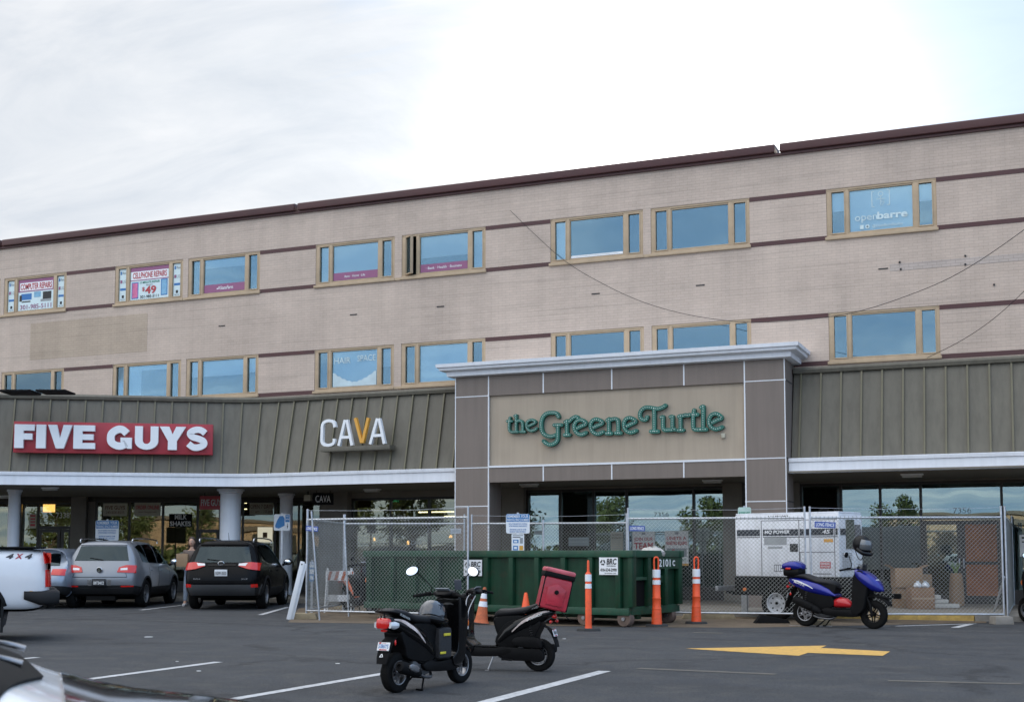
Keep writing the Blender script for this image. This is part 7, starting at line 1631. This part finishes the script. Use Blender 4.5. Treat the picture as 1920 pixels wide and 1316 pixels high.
# silver SUV
def tig(t, sk, rp, Wh, H_, zb):
    rp('rear_window', [(-.56, H_-.15), (.56, H_-.15)], [(-.66, zb+.10), (.66, zb+.10)], CGL, .008, 14, 8)
    for s in (-1, 1):
        rp('tail_light', [(s*.83, 1.04), (s*.62, 1.05), (s*.46, 1.0)], [(s*.84, .86), (s*.62, .87), (s*.42, .88)], REDL, .022, 12, 6)
        rp('bumper_reflector', [(s*.80, .56), (s*.52, .555)], [(s*.80, .53), (s*.52, .525)], REDL, .012, 8, 2)
        rp('lamp_inset', [(s*.66, .985), (s*.5, .97)], [(s*.66, .93), (s*.5, .925)], CLEARL, .026, 6, 2)
    rp('bumper_cladding', [(-.80, .50), (.80, .50)], [(-.74, .36), (.74, .36)], CLAD, .014, 14, 4)
    rp('plate_recess', [(-.42, .70), (.30, .70)], [(-.42, .57), (.30, .57)], WHTP, .004, 8, 2) if False else None
    rp('tailgate_gap', [(-.66, .77), (.66, .77)], [(-.66, .757), (.66, .757)], MATTE, .004, 14, 1)
    for s in (-1, 1): rp('tailgate_gap', [(s*.665, .77), (s*.63, .86)], [(s*.655, .77), (s*.62, .86)], MATTE, .004, 6, 1)
    for s in (-1, 1): rp('plate_side_panel', [(s*.29, .70), (s*.19, .70)], [(s*.28, .56), (s*.19, .56)], CHROME, .008, 4, 2)
    polyplate(t, -.075, .63, '1BT3412', PAPER, mat('dark_plate', (.03, .03, .035), .4), 0, .30, .15)
    m = MB(); c = (-.055, 0, .94); m.lathe([(.058, 0), (.066, .008), (.058, .016)], c, (-1, 0, 0), 22, caps=False); 
    E_ = m.build('round_badge', CHROME, t, smooth=50); MB().lathe([(0, .0), (.057, .004), (0, .006)], c, (-1, 0, 0), 20, caps=False).build('badge_field', MATTE, E_)
    g = MB(); text_into(g, 'V', lambda a, b, q: Vector((-.064-q, .022-a, .945+b)), .044, .034, .003, 0, .01); text_into(g, 'W', lambda a, b, q: Vector((-.064-q, .036-a, .897+b)), .072, .042, .003, 0, .005); g.build('badge_letters', CHROME, E_)
    MB().tube([(.25, 0, H_+.0), (.2, 0, H_+.05)], [.02, .006], 6).build('roof_antenna', MATTE, t)
    MB().tube([(.06, -.05, zb+.12), (.1, .28, zb+.17)], .009, 6).build('rear_wiper', MATTE, t)
    MB().box(.1, .35, -.35, .35, .2, .3).build('exhaust_box', UNDER, t)
p = G(190, 1137.5); fr_ = VD(190, 31.6)
suv('silver_suv', 'silver SUV parked nose in under the FIVE GUYS sign with red tail lights', VD(190.5, 31.3), YAW+pi/2, dict(L=4.43, W=1.82, H=1.66, belt=1.06, paint=SILV, xr=.88, xf=3.46, r=.345, xm=3.05, xs=.97,
    side_glass=[([(.52, 1.50), (.80, 1.55), (1.02, 1.55)], [(.62, 1.14), (.80, 1.12), (1.0, 1.11)]), ([(1.06, 1.55), (1.9, 1.57)], [(1.04, 1.11), (1.88, 1.09)]), ([(1.98, 1.57), (2.5, 1.53), (2.9, 1.32)], [(1.96, 1.09), (2.5, 1.07), (3.1, 1.06)])],
    doors=[1.12, 1.95, 3.0], handles=[1.25, 2.12], rail=(.45, 2.7), rear_detail=tig, n=5, rimm=STEEL))
# black SUV
def rav(t, sk, rp, Wh, H_, zb):
    rp('rear_window', [(-.58, H_-.17), (.58, H_-.17)], [(-.68, zb+.06), (.68, zb+.06)], CGL, .008, 14, 8)
    for s in (-1, 1):
        rp('tail_light', [(s*.86, 1.10), (s*.66, 1.12), (s*.42, 1.09)], [(s*.86, .93), (s*.62, .96), (s*.40, 1.03)], REDL, .03, 14, 6)
        rp('lamp_inset', [(s*.60, 1.10), (s*.40, 1.085)], [(s*.56, 1.03), (s*.39, 1.04)], CLEARL, .034, 8, 3)
        rp('bumper_reflector', [(s*.84, .62), (s*.70, .61)], [(s*.84, .54), (s*.70, .54)], REDL, .016, 6, 3)
        g = MB(); text_into(g, 'RAV4' if s == 1 else 'XLE', (lambda a, b, q: Vector((-.068-q, .64-a, .72+b))) if s == 1 else (lambda a, b, q: Vector((-.068-q, -.48-a, .72+b))), .16, .035, .006, 0, .01); g.build('badge_letters', CHROME, t)
    rp('bumper_cladding', [(-.90, .60), (.90, .60)], [(-.84, .36), (.84, .36)], mat('grey_bumper', (.045, .047, .05), .6), .018, 16, 5)
    rp('tailgate_gap', [(-.66, .66), (.66, .66)], [(-.66, .645), (.66, .645)], MATTE, .005, 14, 1)
    rp('garnish_bar', [(-.34, 1.07), (.34, 1.07)], [(-.33, 1.045), (.33, 1.045)], GLOSS, .02, 10, 2)
    polyplate(t, -.062, .88, '5GW-3533', INK, PLATE, -.08, .30, .155)
    m = MB(); m.lathe([(.05, 0), (.056, .006), (.05, .012)], (0, 0, 0), (-1, 0, 0), 22, caps=False)
    for v in m.v: v.y *= 1.35; v += Vector((-.05, 0, 1.10-.0))
    m2 = MB(); m2.lathe([(.03, 0), (.035, .006), (.03, .012)], (0, 0, 0), (-1, 0, 0), 18, caps=False)
    for v in m2.v: v.z *= 1.2; v.y *= .8; v += Vector((-.052, 0, 1.10))
    m.v, m.f, m.mi = m.v+m2.v, m.f+[tuple(i+len(m.v) for i in f) for f in m2.f], m.mi+m2.mi; m.build('oval_badge', CHROME, t, smooth=50)
    MB().tube([(.3, -.1, H_-.01), (.22, -.1, H_+.17)], [.008, .003], 6).build('roof_antenna', MATTE, t)
    MB().tube([(.07, .0, zb+.10), (.1, .36, zb+.14)], .010, 6).build('rear_wiper', MATTE, t)
suv('black_suv', 'black SUV parked nose in beside the wide white column with grey bumper', VD(417.5, 30.4), YAW+pi/2, dict(L=4.57, W=1.85, H=1.66, belt=1.06, paint=BLKP, xr=.90, xf=3.55, r=.352, xm=3.1, railm=CHROME, trimm=CHROME,
    side_glass=[([(.55, 1.46), (.80, 1.52), (1.08, 1.54)], [(.75, 1.20), (.9, 1.15), (1.06, 1.12)]), ([(1.12, 1.54), (2.0, 1.56)], [(1.10, 1.12), (1.98, 1.09)]), ([(2.08, 1.56), (2.6, 1.52), (3.0, 1.30)], [(2.06, 1.09), (2.6, 1.06), (3.2, 1.05)])],
    side_trim=[([(.62, 1.19), (1.06, 1.105), (2.0, 1.075), (3.2, 1.035)], [(.60, 1.17), (1.06, 1.085), (2.0, 1.055), (3.2, 1.015)])],
    doors=[1.15, 2.05, 3.1], handles=[1.3, 2.2], rail=(.5, 2.8), rear_detail=rav, n=5, rimm=STEEL, rear=[.06, -.03, .0, .10, .40, .28]))
# pale blue-grey sedan hidden between pickup and silver SUV
def sed(t, sk, rp, Wh, H_, zb):
    rp('rear_window', [(-.5, H_-.14), (.5, H_-.14)], [(-.62, zb+.08), (.62, zb+.08)], CGL, .008, 12, 6)
    for s in (-1, 1): rp('tail_light', [(s*.8, .95), (s*.5, .95)], [(s*.8, .8), (s*.5, .82)], REDL, .02, 8, 4)
    polyplate(t, -.07, .7, '4CR9024', INK, PLATE)
suv('grey_blue_car', 'pale blue grey car mostly hidden between the white pickup and the silver SUV', VD(60, 30.9), YAW+pi/2, dict(norail=True, L=4.5, W=1.78, H=1.47, belt=.96, hood=.93, paint=SBLP, xr=.88, xf=3.5, r=.32, xm=3.0, archm=SBLP,
    side_glass=[([(.9, 1.30), (1.9, 1.39)], [(.8, 1.03), (1.88, 1.0)]), ([(1.98, 1.39), (2.4, 1.36), (2.85, 1.18)], [(1.96, 1.0), (2.5, .98), (3.1, .97)])],
    doors=[1.15, 1.95, 2.95], handles=[1.2, 2.1], rail=(.9, 1.0), rear_detail=sed, rear=[.05, 0, .02, .12, .9, .8]))
# white pickup, side on, rear to the right
t = thing('pickup_truck', 'white pickup truck with black and red 4X4 lettering cut by the left picture edge', 'pickup truck', VD(95, 19.5)-RT*.36+FW*.93, YAW+pi+radians(21), None)
# local: x forward (image left), y: + is away from... the near flank is y = +
Lp, Wp = 5.85, 1.0
pst = [(0.0, .50, .74, 1.10, 1.36, .90, .96, .965, .93), (.22, .42, .70, 1.11, 1.405, .95, 1.0, 1.0, .955), (.9, .46, .72, 1.11, 1.41, .96, 1.0, 1.0, .955), (1.9, .46, .72, 1.11, 1.41, .96, 1.0, 1.0, .955), (2.02, .44, .72, 1.15, 1.46, .96, 1.0, .99, .9), (2.2, .44, .72, 1.18, 1.90, .96, 1.0, .985, .74), (3.0, .44, .72, 1.18, 1.93, .96, 1.0, .985, .74), (3.9, .44, .72, 1.17, 1.88, .96, 1.0, .98, .72), (4.55, .46, .72, 1.17, 1.32, .96, 1.0, .95, .85), (5.2, .48, .72, 1.12, 1.27, .94, .99, .93, .78), (5.75, .5, .66, .98, 1.13, .86, .93, .88, .65)]
R = body_mesh(pst, [.02, -.02, -.01, .0, .01, .02])
def pm_(i, j):
    if j >= 12: return 1
    if 0 <= i <= 2 and j in (5, 6): return 2
    return 0
b = make_body('body', R, [WHTP, UNDER, MATTE, UNDER], pm_, t, [(1.11, .42, .50), (4.75, .42, .50)], 2, .03, .1); sk = Skin(b)
for s in (-1, 1):
    y = s*Wp; d = (0, -s, 0)
    sk.strip([(-.03, y, 1.33), (.09, y, 1.34)], [(-.03, y, 1.18), (.06, y, 1.17)], d, 6, 5, .022).build('tail_light', REDL, t, smooth=50)
    sk.strip([(-.03, y, 1.175), (.035, y, 1.17)], [(-.03, y, 1.08), (.03, y, 1.08)], d, 5, 4, .020).build('tail_light_waist', mat('dark_lens', (.08, .01, .01), .2), t, smooth=50)
    sk.strip([(-.03, y, 1.075), (.045, y, 1.075)], [(-.03, y, .82), (.04, y, .82)], d, 5, 6, .022).build('tail_light', REDL, t, smooth=50)
    sk.strip([(2.3, y, 1.80), (3.3, y, 1.84)], [(2.3, y, 1.25), (3.3, y, 1.23)], d, 12, 6, .006).build('side_window', CGL, t, smooth=50)
    sk.strip([(3.36, y, 1.84), (3.8, y, 1.80), (4.2, y, 1.56)], [(3.36, y, 1.23), (4.0, y, 1.22), (4.5, y, 1.22)], d, 12, 6, .006).build('side_window', CGL, t, smooth=50)
    rows = []
    for k in range(21):
        a = radians(-18+216*k/20); rows.append([(1.11+cos(a)*(.50+q), y, .42+sin(a)*(.50+q)) for q in (0, .05)])
    sk.grid(rows, d, .012, .01).build('wheel_arch', CLAD, t, smooth=50)
    wheel_part(t, (1.11, s*.86, .42), .42, .27, .25, s, 'spokes', STEEL, n=6); wheel_part(t, (4.75, s*.86, .42), .42, .27, .25, s, 'spokes', STEEL, n=6)
    MB().box(.62, .66, s*.80-.11, s*.80+.11, .14, .62).build('mud_flap', CLAD, t)
    m = MB(); m.loft([(-.17, .66, .17, .09, 0, s*.82), (-.12, .66, .20, .12, 0, s*.83), (.10, .65, .16, .11, 0, s*.88), (.34, .70, .08, .07, 0, s*.93)], 3.4, 16); m.build('bumper_corner', CLAD, t, smooth=45)
m = MB(); m.loft([(-.16, .67, .66, .06), (-.13, .66, .70, .085), (.02, .65, .70, .08), (.06, .65, .66, .06)], 5, 20); m.build('rear_bumper', CHROME, t, smooth=45)
MB().box(-.12, 0, -.6, .6, .50, .57).build('bumper_step', CLAD, t, bevel=.015)
m = MB(); m.box(.05, 1.98, -.955, -.90, 1.402, 1.425); m.box(.05, 1.98, .90, .955, 1.402, 1.425); m.box(.04, .09, -.90, .90, 1.401, 1.424); m.build('bed_rail_cap', MATTE, t, bevel=.008)
MB().box(.10, 1.95, -.89, .89, 1.40, 1.416).build('bed_cover', MATTE, t)
for a, b_, mt, ch in ((.61, .50, mat('decal_dark', (.05, .05, .055), .5), '4'), (.485, .365, REDINK, 'X'), (.345, .235, mat('decal_dark', 0), '4')):
    hh_ = sk.bvh.ray_cast(Vector((.5, 3, 1.27)), Vector((0, -1, 0)), 6)[0].y
    g = MB(); text_into(g, ch, lambda q, r_, o, a=a: Vector((a-q, hh_+.012+o, 1.25+r_-.01)), abs(a-b_)*1.05, .08, .003, 0, .035, .3); g.build('lettering', mt, t)
hh_ = sk.bvh.ray_cast(Vector((.22, 3, .76)), Vector((0, -1, 0)), 6)[0].y
MB().box(.22, .26, hh_-.005, hh_+.004, .70, .76).build('yellow_sticker', GOLD, t)
MB().box(.6, 5.4, -.7, .7, .35, .5).build('underbody', UNDER, t)
# car close to the camera in the lower left corner
HOODP = mat('white_hood_paint', (.80, .80, .80), .2, .0, var=.02, coat=.6)
def none_(t, sk, rp, Wh, H_, zb):
    rows = [[(3.18-.62*i/8, y, 1.2) for y in [(-.66+1.32*j/14)*(1-.10*i/8) for j in range(15)]] for i in range(9)]
    sk.grid(rows, (0, 0, -1), .012).build('windscreen', CGL, t, smooth=50)
    rows = [[(3.19+.16*i/5-.10*abs(j/14-.5)*2, y, 1.2) for j, y in enumerate([-.68+1.36*j/14 for j in range(15)])] for i in range(6)]
    sk.grid(rows, (0, 0, -1), .010).build('cowl_panel', MATTE, t, smooth=50)
    rows = [[(3.40+.9*i/8, y*(1-.12*i/8), 1.4) for y in [-.70+1.4*j/14 for j in range(15)]] for i in range(9)]
    sk.grid(rows, (0, 0, -1), .008).build('bonnet', mat('dark_bonnet', (.012, .010, .009), .12, coat=1), t, smooth=50)
    z = sk.bvh.ray_cast(Vector((3.24, .5, 2)), Vector((0, 0, -1)), 6)[0].z
    for y0, y1 in ((.56, .05), (-.02, -.5)): MB().tube([(3.30, y0, z+.005), (3.22, y0-.05, z+.03), (3.12, y1, z+.055)], [.010, .006], 8, smooth=4).build('wiper_arm', STEEL, t, smooth=50)
t9 = suv('white_car', 'blurred pale car in the lower left corner showing its windscreen foot and bonnet', RT*-4.11+FW*2.14+Vector((0, 0, .015)), YAW+radians(20), dict(norail=True, L=4.5, W=1.74, H=1.45, belt=.95, hood=.955, paint=HOODP, xr=.85, xf=3.5, r=.31, xm=2.5, archm=HOODP,
    side_glass=[([(.9, 1.30), (1.9, 1.37)], [(.8, 1.03), (1.88, 1.0)]), ([(1.98, 1.37), (2.3, 1.34), (2.7, 1.18)], [(1.96, 1.0), (2.4, .98), (2.85, .97)])],
    doors=[1.15, 1.95, 2.9], handles=[1.2, 2.1], rail=(.9, 1.0), rear_detail=none_, rear=[.05, 0, .02, .12, .9, .8]))
t9.scale = (.935, .935, .93)
# ================================================================== PERSON between the two SUVs
SKIN = mat('skin', (.50, .30, .21), .5, var=.06, spec=.4); COAT = mat('grey_brown_sweater', (.13, .10, .085), .85, var=.15, bump=.3, bscale=120); JEAN = mat('pale_jeans', (.24, .29, .36), .85, var=.15); HAIR = mat('dark_brown_hair', (.035, .02, .014), .55, var=.3, scale=40)
def skin_mesh(name, verts, edges, radii, m, parent, root=0, levels=2):
    me = bpy.data.meshes.new(name); me.from_pydata(verts, edges, []); o = bpy.data.objects.new(name, me); COL.objects.link(o)
    md = o.modifiers.new('k', 'SKIN'); md.use_smooth_shade = True; sv = me.skin_vertices[0].data
    for i, r in enumerate(radii): sv[i].radius = r if isinstance(r, tuple) else (r, r)
    sv[root].use_root = True; s2_ = o.modifiers.new('s', 'SUBSURF'); s2_.levels = levels; s2_.render_levels = levels
    dg = bpy.context.evaluated_depsgraph_get(); dg.update(); nm = bpy.data.meshes.new_from_object(o.evaluated_get(dg)); o.modifiers.clear(); o.data = nm; nm.materials.clear(); nm.materials.append(m)
    for p in nm.polygons: p.use_smooth = True
    o.parent = parent; return o
pp = VD(361.5, 33.0); T = thing('person', 'dark haired person in a brown top walking between the SUVs with a paper bag', 'person', pp, YAW)
# local: x right (image), y away from the camera, faces -y
V = [(0, 0, .93), (0, 0, 1.08), (0, .01, 1.25), (0, .02, 1.40), (0, .015, 1.48), (0, -.005, 1.55),
     (.17, .02, 1.38), (.21, .03, 1.12), (.12, -.14, 1.00), (.08, -.20, 1.02),
     (-.17, .02, 1.38), (-.22, .0, 1.14), (-.14, -.18, 1.06), (-.10, -.22, 1.08),
     (.09, 0, .88), (.09, -.02, .50), (.10, .04, .09), (.10, -.06, .04),
     (-.09, 0, .88), (-.11, -.08, .50), (-.12, -.12, .09), (-.12, -.23, .04)]
E_ = [(0, 1), (1, 2), (2, 3), (3, 4), (4, 5), (3, 6), (6, 7), (7, 8), (8, 9), (3, 10), (10, 11), (11, 12), (12, 13), (0, 14), (14, 15), (15, 16), (16, 17), (0, 18), (18, 19), (19, 20), (20, 21)]
Rr = [(.14, .10), (.10, .07), (.11, .07), (.08, .06), (.05, .05), (.045, .045), .04, .034, .03, .028, .04, .034, .03, .028, .085, .058, .04, .035, .085, .058, .04, .035]
skin_mesh('body', V, E_, Rr, SKIN, T)
up_ = [(0, 0, .90), (0, 0, 1.08), (0, .01, 1.25), (0, .02, 1.41), (.17, .02, 1.38), (.215, .03, 1.12), (.13, -.12, 1.01), (-.17, .02, 1.38), (-.225, .0, 1.14), (-.15, -.15, 1.06)]
skin_mesh('sweater', up_, [(0, 1), (1, 2), (2, 3), (3, 4), (4, 5), (5, 6), (3, 7), (7, 8), (8, 9)], [(.17, .125), (.145, .11), (.165, .12), (.13, .10), .075, .058, .045, .075, .058, .045], COAT, T)
skin_mesh('trousers', [(0, 0, .93), (.09, 0, .86), (.09, -.02, .50), (.10, .035, .11), (-.09, 0, .86), (-.11, -.08, .50), (-.12, -.115, .11)], [(0, 1), (1, 2), (2, 3), (0, 4), (4, 5), (5, 6)], [(.155, .115), .10, .072, .055, .10, .072, .055], JEAN, T)
for x, y in ((.10, 0), (-.12, -.17)): m = MB(); m.loft([(-.13, .05, .035, .045), (-.05, .05, .045, .05), (.06, .035, .048, .035), (.12, .025, .03, .022)], 2.5, 14); m.xf(Matrix.Translation((x, y, 0)) @ Matrix.Rotation(-pi/2, 4, 'Z')); m.build('shoe', mat('white_trainer', (.5, .5, .5), .6), T, smooth=50)
m = MB(); m.ball((0, -.02, 1.63), 1, 22, 16, sc=(.073, .092, .112)); m.ball((0, -.05, 1.575), 1, 14, 10, sc=(.048, .05, .045)); m.ball((0, -.112, 1.615), 1, 10, 8, sc=(.013, .02, .022))
for s in (-1, 1): m.ball((s*.074, -.01, 1.62), 1, 8, 8, sc=(.01, .02, .03))
m.build('head', SKIN, T, smooth=60)
for s in (-1, 1):
    MB().ball((s*.03, -.100, 1.642), 1, 10, 8, sc=(.013, .009, .008)).build('eye', mat('eye_white', (.6, .6, .58), .3), T, smooth=60); MB().ball((s*.03, -.108, 1.642), 1, 8, 6, sc=(.006, .004, .006)).build('iris', INK, T, smooth=60)
    MB().tube([(s*.045, -.098, 1.662), (s*.03, -.106, 1.667), (s*.015, -.106, 1.663)], .004, 6).build('eyebrow', HAIR, T)
MB().ball((0, -.102, 1.582), 1, 12, 8, sc=(.024, .008, .008)).build('mouth', mat('lips', (.4, .12, .1), .5), T, smooth=60)
m = MB(); m.ball((0, .015, 1.655), 1, 22, 14, sc=(.098, .11, .118)); m.ball((0, .055, 1.50), 1, 18, 12, sc=(.10, .055, .17)); m.ball((.07, .01, 1.52), 1, 12, 10, sc=(.028, .045, .14)); m.ball((-.07, .01, 1.52), 1, 12, 10, sc=(.028, .045, .14))
m.v = [Vector((v.x, v.y+(.04 if v.y < -.03 and 1.56 < v.z < 1.69 else 0), v.z)) for v in m.v]; m.build('hair', HAIR, T, smooth=60)
for sx, c in ((1, Vector((.08, -.215, 1.02))), (-1, Vector((-.10, -.235, 1.08)))):
    m = MB(); m.ball(c, 1, 12, 8, sc=(.042, .022, .045))
    for k in range(4): a = (k-1.5)*.02; m.tube([c+Vector((-sx*.02, -.005, a)), c+Vector((-sx*.06, -.018, a*1.1)), c+Vector((-sx*(.088-.006*abs(k-1.3)), -.006, a*1.1))], [.0105, .009, .007], 7)
    m.tube([c+Vector((0, 0, .035)), c+Vector((-sx*.02, -.02, .065)), c+Vector((-sx*.045, -.022, .075))], [.012, .008], 7); m.build('hand', SKIN, T, smooth=60)
bg_ = thing('paper_bag', 'brown paper bag held by the person between the SUVs', 'bag', pp+RT*(-.16)-FW*.30+Vector((0, 0, 1.0)), YAW)
m = MB(); m.prism([(-.14, 0), (.14, 0), (.15, .32), (.05, .335), (-.06, .315), (-.15, .33)], lambda a, b: (a, .09, b), lambda a, b: (a, -.07, b)); m.build('bag_body', mat('kraft_paper', (.33, .22, .13), .8, var=.15, bump=.5, bscale=25), bg_, bevel=.012)
m = MB(); m.box(-.12, .12, -.06, .08, .325, .34); m.build('bag_mouth', CARDD, bg_)

# ================================================================== ACROSS THE CAR PARK, behind the camera: what the shop glass mirrors
OB = thing('brick_building', 'low tan brick building across the car park, mirrored in the shop glass at the right', 'building', (25, -36, 0))
OBR = brick_mat('tan_shop_brick', (.34, .22, .14), (.30, .19, .12), (.3, .24, .18)); ROOFD = mat('brown_metal_roof', (.10, .075, .06), .6)
MB().box(-12, 72, -44, -34, 0, 4.2).build('wall', OBR, OB, world=True); MB().box(-12.3, 72.3, -44.3, -33.7, 4.2, 4.5).build('roof', ROOFD, OB, world=True)
for k in range(9): MB().box(-3+k*8, 1+k*8, -33.99, -33.93, .5, 3).build('window', MULL, OB, world=True)
MB().box(-6, 72, -33.99, -33.6, 3.3, 3.8).build('awning', ROOFD, OB, world=True)
BK = mat('tree_bark', (.06, .045, .035), .9, var=.3, bump=.5, bscale=20); LEAF = mat('tree_leaves', (.055, .07, .02), .6, var=.5, scale=2)
def tree(x, y, h, w, lab, n=2600):
    t = thing('tree', lab, 'tree', (x, y, 0)); m = MB(); m.tube([(0, 0, 0), (.1, .05, h*.3), (.0, .1, h*.55), (.1, .1, h*.9)], [.2, .15, .1, .03], 8)
    cl = []
    for k in range(11):
        a = random.uniform(0, 6.28); r_ = random.uniform(.3, .8)*w; z = random.uniform(.35, .92)*h; cl.append((r_*cos(a)*(1.2-z/h*.6), r_*sin(a)*(1.2-z/h*.6), z, random.uniform(.25, .5)*w)); m.tube([(.05, .05, h*.3), (cl[-1][0]*.5, cl[-1][1]*.5, (h*.3+z)/2), cl[-1][:3]], [.07, .04, .015], 6)
    m.build('trunk', BK, t, smooth=50); g = MB(); vs, fs = [], []
    for k in range(n):
        c = random.choice(cl); d = Vector((random.gauss(0, 1), random.gauss(0, 1), random.gauss(0, .8))).normalized()*c[3]*random.uniform(.4, 1.1); p = Vector(c[:3])+d
        u = Vector((random.gauss(0, 1), random.gauss(0, 1), random.gauss(0, 1))).normalized(); v = u.orthogonal().normalized(); s = random.uniform(.09, .2); b_ = len(vs); vs += [p-u*s, p+v*s*.5, p+u*s, p-v*s*.5]; fs.append((b_, b_+1, b_+2, b_+3))
    g.add(vs, fs); g.build('crown', LEAF, t); return t
tr = tree(-34, -14, 6.5, 2.4, 'leafy tree across the car park, mirrored in the left shop glass')
for i, (x, y, s, a) in enumerate(((-41, -13, 1.1, 1), (-48, -16, 1.2, 2), (-28, -17, .9, 3), (-55, -12, 1.15, 4), (-22, -20, .85, 5), (-16, -22, .95, 2.2), (-63, -14, 1.25, .5), (-10, -26, .9, 4.4), (-70, -10, 1.2, 1.4))):
    r = dup(tr, (x, y, 0), a, 'leafy tree across the car park, mirrored in the left shop glass', 'trees across the car park'); r.scale = (s, s, s)
tr['group'] = 'trees across the car park'
HG = mat('hedge_leaves', (.07, .09, .03), .7, var=.5, scale=2)
m = MB()
for k in range(9000):
    p = Vector((random.uniform(-80, -8), random.uniform(-14, -12), random.uniform(0, 1.5)+random.uniform(0, .5))); u = Vector((random.gauss(0, 1), random.gauss(0, 1), random.gauss(0, 1))).normalized(); v = u.orthogonal().normalized(); s = random.uniform(.15, .3); m.add([p-u*s, p+v*s*.6, p+u*s, p-v*s*.6], [(0, 1, 2, 3)])
tag(m.build('hedge', HG), 'long green hedge along the far side of the car park', 'hedge', kind='stuff')
def upole(x, y, h, lab):
    t = thing('utility_pole', lab, 'utility pole', (x, y, 0), 0, 'utility poles across the car park'); MB().cyl((0, 0, 0), (0, 0, h), .17, .11, 10).build('pole', BK, t, smooth=50); MB().box(-1.2, 1.2, -.06, .06, h-.8, h-.65).build('crossarm', BK, t)
    for sx in (-.5, .5): MB().lathe([(.22, 0), (.24, .1), (.24, .7), (.18, .8)], (sx, .2, h-2.6), seg=14).build('transformer', mat('transformer_grey', (.4, .42, .42), .5), t, smooth=40)
upole(14.5, -26, 10.5, 'wooden utility pole with transformers mirrored in the right shop glass'); upole(28, -28, 9.5, 'wooden utility pole farther right mirrored in the shop glass')
